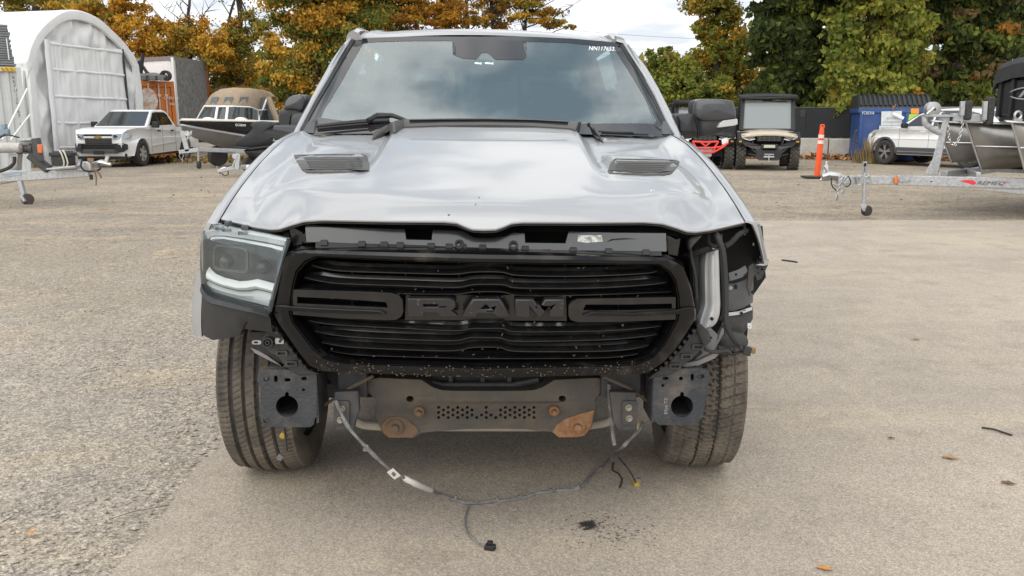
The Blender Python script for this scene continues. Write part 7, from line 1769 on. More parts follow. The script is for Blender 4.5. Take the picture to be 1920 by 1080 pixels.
# ---- side-by-side utility vehicles
M_UTVT = mat('utv_tyre', (0.035, 0.033, 0.03), 0.85, col2=(0.10, 0.09, 0.075), vscale=10)
def utv(loc, rz, label, body, cage, detail, low=0.0):
    U = thing('utility_vehicle', loc, label, 'utility vehicle', rz, None)
    for s in (-1, 1):
        for y in (0, 2.05): road_wheel(U, s * 0.68, y, 0.375, 0.25, s, 6, 0.5, lug=0.020, tyre_m=M_UTVT, rim_m=M_FRAME)
        b = MB(); b.tube([(s * 0.20, 0.0, 0.42), (s * 0.60, 0, 0.36)], 0.022, 6); b.tube([(s * 0.20, 0.15, 0.42), (s * 0.60, 0, 0.36)], 0.022, 6); b.tube([(s * 0.22, 0.0, 0.60), (s * 0.58, 0, 0.50)], 0.02, 6)
        b.tube([(s * 0.42, 0.05, 0.42), (s * 0.34, 0.08, 0.92)], 0.04, 8); b.build('suspension_arm', M_FRAME, U)
        b = MB(); b.tube([(s * 0.385, 0.02, 0.6), (s * 0.37, 0.04, 0.75)], 0.05, 8); b.build('shock_spring', M_STEEL, U)
        b = MB(); b.bar((s * 0.56, 0.10, 0.30), (s * 0.53, 0.10, 0.62), 0.07, 0.02); b.build('mud_guard', mat('dusty_tan_plastic', (0.30, 0.26, 0.20), 0.8), U)
        # fender
        b = MB(); b.grid([[(s * x, y, z) for x in (0.42, 0.62, 0.80)] for y, z in ((-0.42, 0.66), (-0.36, 0.84), (-0.1, 0.98), (0.25, 0.98), (0.45, 0.80), (0.50, 0.45))]); b.build('fender', M_MBLK, U, smooth=50, solid=0.03)
        b = MB(); b.tube([(s * 0.70, 0.36, 1.02), (s * 0.66, 0.62, 1.90 - low)], 0.045, 8); b.tube([(s * 0.72, 1.6, 0.9), (s * 0.66, 1.55, 1.90 - low)], 0.045, 8); b.tube([(s * 0.66, 0.60, 1.90 - low), (s * 0.66, 1.56, 1.92 - low)], 0.04, 8); b.build('cab_pillar', M_MBLK, U)
        b = MB(); b.box((s * 0.70, 1.0, 0.74), (0.06, 1.0, 0.52)); b.build('door', body, U, bevel=0.03)
        b = MB(); b.tube([(s * 0.72, 0.50, 1.45), (s * 0.84, 0.48, 1.48)], 0.02, 6); b.box((s * 0.90, 0.48, 1.46), (0.13, 0.06, 0.20)); b.build('side_mirror', M_MBLK, U, bevel=0.02)
    b = MB(); b.box((0, 1.1, 0.42), (1.1, 2.6, 0.16)); b.box((0, 0.3, 0.62), (0.7, 0.7, 0.4)); b.build('chassis', M_DEEP, U)
    b = MB(); b.box((0, 2.25, 0.95), (1.4, 1.2, 0.36)); b.build('cargo_bed', M_MBLK, U, bevel=0.03)
    b = MB(); b.box((0, 1.12, 0.9), (1.25, 0.5, 0.5)); b.box((0, 1.4, 1.2), (1.25, 0.14, 0.6)); b.build('bench_seat', M_DEEP, U, bevel=0.04)
    b = MB(); b.grid([[(x, y, z + 0.04 * (1 - (x / 0.8) ** 2)) for x in (-0.76, -0.5, -0.25, 0, 0.25, 0.5, 0.76)] for y, z in ((0.46, 1.88 - low), (0.52, 1.94 - low), (0.9, 1.97 - low), (1.5, 1.97 - low), (1.7, 1.94 - low))])
    b.grid([[(x, 0.46, z) for x in (-0.76, 0, 0.76)] for z in (1.84, 1.90 - low)]); b.build('roof', M_MBLK, U, smooth=50, solid=0.03)
    b = MB(); b.add([(-0.62, 0.37, 1.05), (0.62, 0.37, 1.05), (0.60, 0.60, 1.82 - low), (-0.60, 0.60, 1.82 - low)], [(0, 1, 2, 3)]); b.build('windshield', glass('utv_glass', (0.75, 0.78, 0.78), 0.42, 0.05, (0.52, 0.58, 0.58)), U, recalc=False)
    quadp(U, 'windshield_frame', M_MBLK, [(-0.70, 0.35, 1.02), (0.70, 0.35, 1.02), (0.70, 0.365, 1.07), (-0.70, 0.365, 1.07)], 0.03)
    for s in (-1, 1): quadp(U, 'windshield_frame', M_MBLK, [(s * 0.71, 0.35, 1.02), (s * 0.62, 0.35, 1.02), (s * 0.60, 0.60, 1.84 - low), (s * 0.70, 0.60, 1.84 - low)][::s], 0.03)
    b = MB(); b.bar((0.02, 0.57, 1.80 - low), (0.5, 0.56, 1.78 - low), 0.02, 0.025); b.box((-0.02, 0.60, 1.82 - low), (0.25, 0.06, 0.06)); b.build('wiper', M_DEEP, U)
    # nose
    b = MB(); b.grid([[(x, y, z - 0.05 * (abs(x) / 0.6) ** 2) for x in (-0.70, -0.45, -0.15, 0.15, 0.45, 0.70)] for y, z in ((-0.56, 0.90), (-0.55, 0.945), (-0.3, 0.99), (0.36, 1.06))]); HD = b.build('hood', body, U, smooth=40, solid=0.03)
    b = MB(); b.box((0, -0.50, 0.83), (0.62, 0.06, 0.17)); GRU = b.build('grille', M_MBLK, U, bevel=0.01)
    for k in range(4): b = MB(); b.box((0, -0.54, 0.77 + 0.04 * k), (0.58, 0.02, 0.014)); b.build('grille_slat', M_TRIM, GRU)
    for k in range(5): b = MB(); b.box((-0.24 + .12 * k, -0.545, 0.83), (0.018, 0.02, 0.15)); b.build('grille_slat', M_TRIM, GRU)
    for s in (-1, 1):
        quadp(U, 'headlight', mat('utv_lamp', (0.10, 0.10, 0.10), 0.15, 0.3), [(s * 0.34, -0.53, 0.88), (s * 0.68, -0.50, 0.90), (s * 0.64, -0.50, 0.80), (s * 0.50, -0.53, 0.77)][::s], 0.02)
        quadp(U, 'lamp_strip', M_WHITEPRINT, [(s * 0.50, -0.545, 0.765), (s * 0.68, -0.52, 0.82), (s * 0.68, -0.52, 0.845), (s * 0.50, -0.545, 0.79), (s * 0.36, -0.55, 0.82), (s * 0.36, -0.55, 0.80)][::s], 0.015)
        b = MB(); b.box((s * 0.72, -0.42, 0.74), (0.07, 0.03, 0.035)); b.build('marker_lamp', mat('amber_marker', (0.70, 0.35, 0.03), 0.3), U)
    if detail:
        write = text_mesh('RANGER', 0.085, 0, 1.1); b = MB(); b.add([Vector((v.x, -0.1 + v.z * 0.9, 1.028 + v.z * 0.10)) for v in write[0]], write[1]); b.build('lettering', M_MBLK, HD, smooth=0, recalc=False, solid=0.002)
        b = MB(); b.prism([(-0.68, 0.72), (-0.60, 0.74), (-0.25, 0.66), (0.25, 0.66), (0.60, 0.74), (0.68, 0.72), (0.62, 0.64), (0.34, 0.55), (0.30, 0.34), (0.24, 0.26), (-0.24, 0.26), (-0.30, 0.34), (-0.34, 0.55), (-0.62, 0.64)], lambda p: Vector((p[0], -0.66 + 0.10 * abs(p[0]), p[1])), lambda p: Vector((p[0], -0.58 + 0.10 * abs(p[0]), p[1])), holes=[rrect(-0.17, 0.52, 0.17, 0.55, 0.01)])
        b.build('bumper', M_BLK, U, bevel=0.012)
        b = MB(); b.box((0, -0.67, 0.62), (0.42, 0.03, 0.12)); b.build('plate_frame', M_BLK, U, bevel=0.02)
        b = MB(); b.box((0, -0.69, 0.625), (0.28, 0.012, 0.07)); b.build('licence_plate', mat('faded_plate', (0.50, 0.50, 0.38), 0.6), U)
        b = MB(); b.box((0, -0.68, 0.36), (0.26, 0.05, 0.04)); b.tube([(0, -0.70, 0.40), (0, -0.71, 0.30), (0.01, -0.71, 0.24)], 0.014, 6); b.tube([(-0.12, -0.70, 0.42), (0.12, -0.70, 0.42)], 0.012, 6); b.build('winch', M_STEEL, U)
        for s in (-1, 1): b = MB(); b.tube([(s * 0.52, -0.55, 0.64), (s * 0.33, -0.60, 0.46)], 0.02, 6); b.tube([(s * 0.5, -0.5, 0.42), (s * 0.28, -0.60, 0.38)], 0.018, 6); b.build('bumper_brace', M_BLK, U)
    if cage:
        for P in ([(-0.34, 0.74), (-0.26, 0.62), (-0.22, 0.46)], [(0.34, 0.74), (0.26, 0.62), (0.22, 0.46)], [(-0.34, 0.74), (0, 0.72), (0.34, 0.74)], [(-0.40, 0.60), (0, 0.56), (0.40, 0.60), (0.60, 0.70)], [(-0.22, 0.46), (0.22, 0.46), (0.48, 0.60), (0.56, 0.68)], [(-0.14, 0.73), (0, 0.62), (0.14, 0.73)], [(-0.40, 0.60), (-0.6, 0.70)]):
            b = MB(); b.tube([(x, -0.68 + 0.15 * abs(x), z) for x, z in P], 0.026, 8); b.build('bumper_bar', cage, U)
        b = MB(); b.prism([(-0.24, 0.6), (0.24, 0.6), (0.18, 0.34), (-0.18, 0.34)], lambda p: Vector((p[0], -0.56, p[1])), lambda p: Vector((p[0], -0.50, p[1]))); b.build('skid_plate', M_ALU, U, bevel=0.01)
        for s in (-1, 1): quadp(U, 'side_lamp', M_WHITE, [(s * 0.42, -0.57, 0.80), (s * 0.62, -0.50, 0.86), (s * 0.60, -0.50, 0.70), (s * 0.44, -0.57, 0.66)][::s], 0.02)
    return U
M_BEIGE = mat('beige_panel', (0.62, 0.52, 0.40), 0.45, var=0.08)
M_REDP = mat('red_bars', (0.75, 0.05, 0.035), 0.35)
gu = gp(1437, 22.9)
utv(gu, R(-13), 'beige nosed utility vehicle with black roof and bumper beside the black fence', M_BEIGE, None, True)
gu2 = gp(1311, 23.3)
utv(gu2 + Vector((0.06, 0, 0)), R(-6), 'dark utility vehicle with bright red front bars beside the beige one', M_MBLK, M_REDP, False, 0.20)

# ---- orange delineator post, plastic bottle
pg = gp(1534, 19.6); PO = thing('delineator_post', pg, 'orange delineator post with two white bands on a black base', 'post')
pz = at(1541, 237, 19.6).z - pg.z
tl = Matrix.Rotation(R(2.0), 3, 'Y')
def pv(x, y, z): return pg + tl @ Vector((x, y, z))
b = MB()
rows = []
for z, w in ((0.03, 0.072), (pz * .5, 0.068), (pz * .80, 0.064), (pz * .86, 0.060), (pz * .90, 0.056), (pz * .97, 0.050), (pz, 0.03)):
    rows.append([pv(w * math.cos(2 * PI * k / 14) , w * 0.55 * math.sin(2 * PI * k / 14), z) for k in range(14)])
b.grid(rows, True); b.add([p for p in rows[-1]], [tuple(range(14))]); b.build('post', M_ORANGE, PO)
for f0, f1 in ((0.66, 0.73), (0.77, 0.84)):
    b = MB(); b.grid([[pv((0.070 - 0.006 * (f0 - .6) / .3) * math.cos(2 * PI * k / 14), 0.054 * math.sin(2 * PI * k / 14), pz * f) for k in range(14)] for f in (f0, f1)], True); b.build('white_band', mat('pale_band', (0.80, 0.62, 0.56), 0.4), PO)
b = MB(); b.tube([pv(-0.045, -0.01, pz * .98), pv(-0.03, -0.01, pz * 1.03), pv(0.03, -0.01, pz * 1.03), pv(0.045, -0.01, pz * .98)], 0.02, 6); b.build('handle', M_ORANGE, PO)
b = MB(); b.box(pg + Vector((-0.02, 0, 0.02)), (0.58, 0.42, 0.035)); b.build('base', M_RUB, PO, bevel=0.01)
bp_ = gp(1550, 19.2); BOT = thing('plastic_bottle', bp_, 'clear plastic bottle standing by the orange post', 'bottle')
b = MB(); b.lathe([(0, 0.0), (0.05, 0.0), (0.055, 0.02), (0.055, 0.22), (0.05, 0.28), (0.02, 0.34), (0.02, 0.37), (0, 0.37)], bp_, 'z', 14); b.build('body', mat('bottle_plastic', (0.75, 0.8, 0.82), 0.1, alpha=0.45), BOT)
b = MB(); b.lathe([(0, 0.37), (0.022, 0.37), (0.022, 0.395), (0, 0.395)], bp_, 'z', 10); b.build('cap', M_WHITE, BOT)
BAG = thing('plastic_bag', gp(1549, 19.0), 'crumpled white plastic bag beside the orange post', 'bag')
b = MB(); rows = []
for j in range(6):
    rows.append([gp(1549, 19.0) + Vector(((0.11 - 0.018 * j) * math.cos(2 * PI * k / 12) * (1 + .3 * noise.noise(Vector((k, j, 3)))), 0.08 * (1 - j / 7) * math.sin(2 * PI * k / 12), 0.026 * j * (1 + .4 * noise.noise(Vector((k * .7, j, 9)))))) for k in range(12)])
b.grid(rows, True); b.add(rows[-1], [tuple(range(12))]); b.build('bag', M_WHITE, BAG, smooth=20)

# ---- pontoon boat on its galvanised trailer
TR = thing('boat_trailer', gnd(1625, 404), 'long galvanised boat trailer with a red arrow decal carrying the pontoon boat', 'boat trailer')
q = lambda x, y, D=12.75: at(x, y, D)
def beam(x0, x1, yt0, yb0, yt1, yb1, D0_, D1_, w, nm, m=M_STEEL):
    a = [at(x0, yt0, D0_), at(x0, yb0, D0_)]; c = [at(x1, yt1, D1_), at(x1, yb1, D1_)]; b = MB(); V = []
    for o_ in (0, w): V += [p + Vector((0, o_, 0)) for p in (a[0], a[1], c[1], c[0])]
    b.add(V, [(0, 1, 2, 3), (7, 6, 5, 4), (0, 3, 7, 4), (1, 5, 6, 2), (0, 4, 5, 1), (3, 2, 6, 7)]); return b.build(nm, m, TR, bevel=0.008)
beam(1572, 1686, 329.5, 345, 330, 346.5, 12.75, 12.65, 0.10, 'tongue')
beam(1684, 2060, 329, 347.5, 337.5, 358, 12.60, 12.2, 0.11, 'main_beam')
b = MB(); b.prism([(1840, 355), (2060, 359), (2060, 385), (1905, 363)], lambda p: q(p[0], p[1], 12.32), lambda p: q(p[0], p[1], 12.40)); b.build('side_gusset', M_STEEL, TR, bevel=0.005)
b = MB(); b.prism([(1686, 328), (1729, 328), (1731, 341), (1686, 341)], lambda p: q(p[0], p[1], 12.57), lambda p: q(p[0], p[1], 12.70)); b.build('splice_plate', M_STEEL, TR, bevel=0.006)
for x, y in ((1706, 338), (1726, 338)): b = MB(); b.lathe([(0, -0.02), (0.014, -0.02), (0.016, 0)], q(x, y, 12.57), 'y', 8); b.build('bolt', M_ALU, TR)
b = MB(); b.lathe([(0, -0.004), (0.022, -0.004), (0.022, 0.01)], q(1768, 340.5, 12.52), 'y', 12); b.build('beam_hole', M_DEEP, TR)
plate('beam_slot', [(1744, 339.5), (1756, 339.2), (1757, 341), (1744, 341.5)], 12.53, 0.004, M_FRAME, TR)
b = MB(); b.box(q(1680, 338, 12.62), (0.045, 0.03, 0.10)); b.build('orange_reflector', mat('orange_lens', (0.85, 0.20, 0.02), 0.3), TR, bevel=0.006)
plate('red_arrow_decal', [(1799, 339.5), (1810, 337.5), (1825, 338), (1831, 344), (1825, 347), (1815, 343.5)], lambda x, y: lerp(12.60, 12.2, (x - 1684) / 376) - 0.004, 0.004, mat('red_decal', (0.70, 0.03, 0.04), 0.4), TR)
write_px('lettering', 'REMEQ', 1858, 346.5, 6.5, lambda x, y: lerp(12.60, 12.2, (x - 1684) / 376) - 0.006, MATS['stencil_black'], TR, wpx=54, shear=0.45, thick=0.003, rise=0.012)
plate('decal_mark', [(1884, 340.8), (1891, 341), (1893, 342.6), (1887, 342.2)], lambda x, y: lerp(12.60, 12.2, (x - 1684) / 376) - 0.004, 0.003, MATS['red_decal'], TR)
b = MB(); b.tube([q(1541, 331, 12.8), q(1552, 328, 12.8), q(1575, 330.5, 12.8)], [0.045, 0.06, 0.05], 8); b.tube([q(1541, 335, 12.8), q(1572, 337, 12.8)], 0.02, 6); b.tube([q(1553, 326, 12.8), q(1548, 318, 12.8), q(1545, 313, 12.8)], 0.014, 6); b.build('coupler', M_ALU, TR)
def chain(pts, nm, par, link=0.030, r=0.006, m=None):
    P = crv(pts, 6); L = [0]
    for a, c in zip(P, P[1:]): L.append(L[-1] + (c - a).length)
    n = max(2, int(L[-1] / (link * 1.25))); b = MB()
    for k in range(n):
        t = L[-1] * (k + .5) / n; i = max(j for j in range(len(L)) if L[j] <= t); i = min(i, len(P) - 2)
        p = P[i].lerp(P[i + 1], (t - L[i]) / max(1e-6, L[i + 1] - L[i])); d = (P[i + 1] - P[i]).normalized()
        up = Vector((0, -1, 0)) if k % 2 else d.cross(Vector((0, -1, 0))).normalized()
        ring = [p + d * (link * 0.95 * math.cos(a)) + up * (link * 0.5 * math.sin(a)) for a in [2 * PI * j / 8 for j in range(8)]]
        b.tube(ring, r, 4, closed=True)
    return b.build(nm, m or M_ALU, par, smooth=60)
chain([q(1577, 329, 12.68), q(1575, 339, 12.66), q(1570, 349, 12.66), q(1562, 344, 12.66)], 'safety_chain', TR)
chain([q(1580, 328, 12.68), q(1576, 341, 12.64), q(1572, 356, 12.64), q(1569, 366, 12.64), q(1569, 376, 12.64)], 'safety_chain', TR)
chain([q(1584, 329, 12.68), q(1583, 342, 12.64), q(1582, 354, 12.64), q(1580, 362, 12.64)], 'safety_chain', TR)
chain([q(1590, 330, 12.66), q(1588, 340, 12.64), q(1580, 345, 12.64), q(1574, 338, 12.64)], 'safety_chain', TR)
for x, y in ((1569, 372), (1580, 360)): b = MB(); b.tube([q(x, y - 4, 12.62), q(x + 2, y, 12.62), q(x + 1.5, y + 5, 12.62), q(x - 1.5, y + 5, 12.62), q(x - 2, y, 12.62)], 0.010, 6, closed=True); b.build('chain_hook', M_ALU, TR)
b = MB(); b.tube(crv([q(1559, 333, 12.7), q(1560, 348, 12.68), q(1570, 358, 12.66), q(1575, 352, 12.66)], 4), 0.010, 6); b.tube(crv([q(1590, 330, 12.66), q(1595, 340, 12.64), q(1592, 348, 12.64), q(1585, 350, 12.64)], 4), 0.010, 6); b.build('brake_cable', M_MBLK, TR)
b = MB(); b.tube([q(1621.5, 305, 12.66), q(1619.5, 383, 12.66)], 0.028, 12); b.tube([q(1621.7, 303, 12.66), q(1621.2, 324, 12.66)], 0.034, 12); JP = b.build('jack_post', M_STEEL, TR)
b = MB(); b.box(q(1622, 309, 12.62), (0.03, 0.02, 0.05)); b.build('jack_slot', M_DEEP, JP); 
for k in range(3): b = MB(); b.box(q(1621.3, 315 + 3 * k, 12.62), (0.02, 0.01, 0.012)); b.build('post_print', M_MBLK, JP)
b = MB(); b.bar(q(1606, 338, 12.66), q(1631, 333, 12.66), 0.03, 0.13); b.tube(crv([q(1608, 331, 12.6), q(1613, 333, 12.6), q(1614, 345, 12.6), q(1608, 347, 12.6)], 3), 0.014, 6); b.tube([q(1622, 333, 12.6), q(1630, 329, 12.6), q(1631, 336, 12.6)], 0.013, 6); b.build('jack_bracket', M_STEEL, TR, bevel=0.006)
b = MB(); b.prism([(1613, 383), (1627, 383), (1624, 390), (1622, 397), (1618, 396), (1615, 390)], lambda p: q(p[0], p[1], 12.58), lambda p: q(p[0], p[1], 12.63)); b.build('jack_fork', M_STEEL, TR, bevel=0.008)
b = MB(); c = q(1625, 395, 12.66); b.lathe([(0, -0.045), (0.04, -0.045), (0.075, -0.038), (0.082, 0), (0.075, 0.038), (0.04, 0.045), (0, 0.045)], c, 'y', 24); b.v = [tuple(Matrix.Rotation(R(22), 3, 'Z') @ (Vector(v) - c) + c) for v in b.v]; b.build('jack_wheel', M_RUB, TR)
# winch stand
b = MB(); b.prism([(1770, 217), (1783, 215), (1777, 240), (1759, 328), (1736, 328), (1742, 316), (1748, 300)], lambda p: q(p[0], p[1], 12.72), lambda p: q(p[0], p[1], 12.82)); b.build('winch_stand', M_STEEL, TR, bevel=0.01)
b = MB(); b.prism([(1734, 328), (1738, 318), (1748, 300), (1752, 328)], lambda p: q(p[0], p[1], 12.68), lambda p: q(p[0], p[1], 12.72)); b.build('stand_gusset', M_STEEL, TR, bevel=0.004)
b = MB(); b.bar(q(1731, 217, 12.75), q(1786, 217.5, 12.75), 0.16, 0.035); b.tube(crv([q(1734, 219, 12.75), q(1735, 232, 12.75), q(1750, 243, 12.75), q(1764, 250, 12.75)], 5), 0.045, 8); b.build('winch_shelf', M_STEEL, TR, bevel=0.006)
b = MB(); b.lathe([(0.02, -0.07), (0.105, -0.06), (0.11, -0.04), (0.05, -0.03), (0.05, 0.03), (0.11, 0.04), (0.105, 0.06), (0, 0.06)], q(1748, 205, 12.75), 'y', 20); b.tube([q(1738, 214, 12.65), q(1752, 202, 12.62)], 0.02, 6); b.build('winch', M_ALU, TR)
b = MB(); b.bar(q(1784, 220, 12.75), q(1851, 221.5, 12.75), 0.10, 0.115); b.build('cross_beam', M_STEEL, TR, bevel=0.008)
for x in (1806, 1848):
    b = MB(); b.bar(q(x - 3, 225 if x > 1820 else 217, 12.66), q(x - 1, 190, 12.66), 0.05, 0.06); b.build('bow_stop_bracket', M_STEEL, TR, bevel=0.004)
    b = MB(); b.box(q(x + 7, 207 if x < 1820 else 208, 12.72), (0.11, 0.12, 0.28 if x < 1820 else 0.41)); b.build('bow_stop', M_RUB, TR, bevel=0.025)
chain([q(1805, 228, 12.7), q(1804, 240, 12.7), q(1799, 258, 12.7), q(1790, 272, 12.7), q(1782, 266, 12.7), q(1779, 250, 12.7), q(1780, 236, 12.7)], 'winch_chain', TR, link=0.032, r=0.007)
b = MB(); b.bar(q(1770, 328, 12.9), q(1870, 316, 15.5), 0.09, 0.12); b.bar(q(1812, 319, 14), q(1835, 328, 12.7), 0.07, 0.08); b.bar(q(1860, 318, 13.2), q(2000, 324, 13.0), 0.30, 0.06); b.build('far_beam', M_STEEL, TR, bevel=0.008)
for D_, x in ((12.5, 2075), (14.3, 1985)):
    c = Vector((at(x, 330, D_).x, D_, gz(9, D_) + 0.28)); b = MB(); b.lathe([(0.1, -0.09), (0.25, -0.09), (0.28, -0.05), (0.28, 0.05), (0.25, 0.09), (0.1, 0.09)], c, 'y', 24); b.build('tyre', M_RUB, TR)
# pontoons
PB = thing('pontoon_boat', gnd(1840, 372), 'pontoon boat with bare aluminium floats and a black canvas top on a trailer', 'boat')
ax = Vector((0.985, 0.17, 0)); lat = Vector((0.17, -0.985, 0))
def pontoon(px_t, py_t, px_b, py_b, D):
    T = at(px_t, py_t, D); Bt = at(px_b, py_b, D); r = (T.z - Bt.z) / 2; zc = (T.z + Bt.z) / 2
    b = MB(); rows = []
    sl = (Bt - T); sl.z = 0; rake = sl.dot(ax)
    for k, (t, w) in enumerate(((0, 0.02), (0.06, 0.10), (0.15, 0.26), (0.3, 0.47), (0.5, 0.70), (0.75, 0.90), (1.0, 1.0), (4.5, 1.0), (5.5, 1.0))):
        row = []
        for j in range(24):
            a = 2 * PI * j / 24; h = math.cos(a); wv = math.sin(a)
            zz_ = zc + r * h; rk = rake * (1 - h) / 2 * max(0, 1 - t)
            # bow: round section narrows to an upright edge
            ww = r * w * (abs(wv) ** lerp(1.0, 1.0, w)) * (1 if wv >= 0 else -1)
            row.append(Vector((T.x, D, 0)) + ax * (t * 1.15 + rk) + lat * ww + Vector((0, 0, zz_)))
        rows.append(row)
    b.grid(rows, True)
    P = b.build('pontoon', M_PONT, PB, smooth=50)
    b = MB(); b.tube([T + Vector((-.01, 0, 0.02)), (T + Bt) / 2 + Vector((-.005, 0, 0)), Bt + Vector((0, 0, -0.01))], 0.018, 6); b.build('keel_edge', M_ALU, P)
    for s in (1,):
        b = MB(); pts_ = []
        for t, w in ((0.02, 0.05), (0.15, 0.27), (0.3, 0.48), (0.5, 0.71), (0.75, 0.91), (1.0, 1.005), (3, 1.005)):
            pts_.append(Vector((T.x, D, 0)) + ax * (t * 1.15 + rake * .5 * max(0, 1 - t)) + lat * (r * w + 0.004) + Vector((0, 0, zc - 0.02 * t)))
        b.tube(pts_, 0.012, 6); b.build('seam_rail', M_ALU, P)
    # plate cap and eye at the bow
    b = MB(); b.grid([[T + ax * t + lat * (s * (0.02 + r * 0.95 * w)) + Vector((0, 0, 0.03 + (0.0 if s == 0 else -0.02) - 0.06 * t)) for s in (-1, 0, 1)] for t, w in ((-0.12, 0.04), (0.06, 0.18), (0.35, 0.45), (0.7, 0.7))]); b.build('nose_cap', M_ALU, P, smooth=50, solid=0.015)
    c = T + ax * 0.08 + Vector((0, 0, 0.10)); b = MB(); b.tube([c + ax * (0.055 * math.cos(a)) + Vector((0, 0, 0.055 * math.sin(a))) for a in [2 * PI * j / 12 for j in range(12)]], 0.018, 6, closed=True); b.bar(c - Vector((0, 0, 0.10)), c - Vector((0, 0, 0.045)), 0.04, 0.12); b.build('bow_eye', M_ALU, P)
M_PONT = mat('pontoon_aluminium', (0.36, 0.345, 0.325), 0.34, 0.85, col2=(0.27, 0.26, 0.245), vscale=2.5, bump=0.05, bscale=6, dirt=(0.22, 0.19, 0.16), dscale=1.2, damt=0.35, dlo=0.5, dhi=0.8)
pontoon(1758, 229, 1785, 305, 13.9); pontoon(1812, 230, 1841, 318, 12.95); pontoon(1898, 230, 1924, 324, 12.1)
dk = at(1857, 224, 14.2)
def pb(u, v, z): return Vector((dk.x, 14.2, 0)) + ax * u + lat * (v + 1.25) + Vector((0, 0, z))
def pbox(nm, u0, u1, v0, v1, z0, z1, m, bev=0.01, par=PB):
    b = MB(); b.add([pb(u, v, z) for z in (z0, z1) for u, v in ((u0, v0), (u1, v0), (u1, v1), (u0, v1))], [(3, 2, 1, 0), (4, 5, 6, 7), (0, 1, 5, 4), (1, 2, 6, 5), (2, 3, 7, 6), (3, 0, 4, 7)]); return b.build(nm, m, par, bevel=bev)
zd = at(1860, 226, 14.2).z
pbox('deck', 0.15, 5.5, -1.25, 1.25, zd - 0.02, zd + 0.10, mat('deck_black', (0.02, 0.02, 0.022), 0.5), 0.02)
# front fence panel with the badge (faces the bow), side fence
zt = at(1860, 152, 14.2).z
PN = pbox('front_panel', 0.10, 0.14, -1.2, 1.2, zd + 0.10, zt, mat('panel_black', (0.014, 0.014, 0.016), 0.3), 0.01)
for v in (-1.2, -0.93, 0.35, 1.2):
    pbox('panel_post', 0.06, 0.14, v - 0.03, v + 0.03, zd + 0.06, zt + 0.04, M_MBLK, 0.008)
pbox('side_panel', 0.14, 4.5, 1.18, 1.22, zd + 0.10, zt, MATS['panel_black'])
for u in (0.14, 0.42, 1.0, 1.7, 2.4): pbox('panel_post', u - 0.03, u + 0.03, 1.19, 1.26, zd + 0.08, zt + 0.04, M_MBLK, 0.008)
pbox('panel_rail', 0.1, 4.5, 1.19, 1.25, zd + 0.12, zd + 0.18, M_TRIM, 0.008); pbox('panel_rail', 0.1, 4.5, 1.19, 1.25, zt - 0.03, zt + 0.03, M_MBLK, 0.008)
# canvas top
b = MB(); rows = []
ztt = at(1875, 108, 14.0).z
for v, dz in ((1.34, -0.42), (1.32, -0.2), (1.25, -0.05), (0.9, 0.05), (0, 0.10), (-0.9, 0.05), (-1.22, -0.02), (-1.28, -0.10), (-1.30, -0.42)):
    rows.append([pb(u, v, ztt + dz + dz2) for u, dz2 in ((0.02, -0.16), (0.10, -0.06), (0.4, 0.0), (1.2, 0.06), (3, 0.06), (5, 0))])
b.grid(rows); b.grid([[r[0] for r in rows], [r[0] + Vector((0, 0, -0.22)) for r in rows]]); b.build('canvas_top', M_CANVAS, PB, smooth=50)
for v in (1.2, -1.2):
    b = MB(); b.tube([pb(0.16, v, zt), pb(0.14, v, ztt - 0.2)], 0.035, 8); b.tube([pb(0.55, v, zt), pb(0.5, v, ztt - 0.1)], 0.03, 8); b.build('canopy_pole', M_MBLK, PB)
pbox('curtain', 0.16, 0.19, -1.2, 1.2, zt, ztt - 0.1, mat('curtain_black', (0.018, 0.018, 0.02), 0.7)); pbox('curtain', 0.2, 4.5, 1.18, 1.2, zt, ztt - 0.1, MATS['curtain_black'])
# round badge with a letter m, on the front panel
bc = pb(0.05, -0.55, lerp(zd, zt, 0.66))
b = MB(); bd = Vector((lat.x, lat.y, 0))
def bpt(x, z): return bc + bd * (x / 40.0) + Vector((0, 0, z / 112.0))
for a0, a1 in ((200, 350), (20, 168)):
    A_ = [R(lerp(a0, a1, k / 16)) for k in range(17)]
    b.grid([[bpt(17 * math.cos(a), 11.5 * math.sin(a)) for a in A_], [bpt((15.5 - 2.2 * math.sin(PI * k / 16)) * math.cos(a), (10.5 - 1.6 * math.sin(PI * k / 16)) * math.sin(a)) for k, a in enumerate(A_)]])
b.build('badge_ring', M_ALU, PB, solid=0.006)
vs, fs = text_mesh('m', 26, 0, 0.95, 0.35, 0.3); zm = max(v.z for v in vs)
b = MB(); b.add([bpt(v.x, v.z / zm * 12 - 6) for v in vs], fs); b.build('badge_letter', M_ALU, PB, smooth=0, recalc=False, solid=0.006)
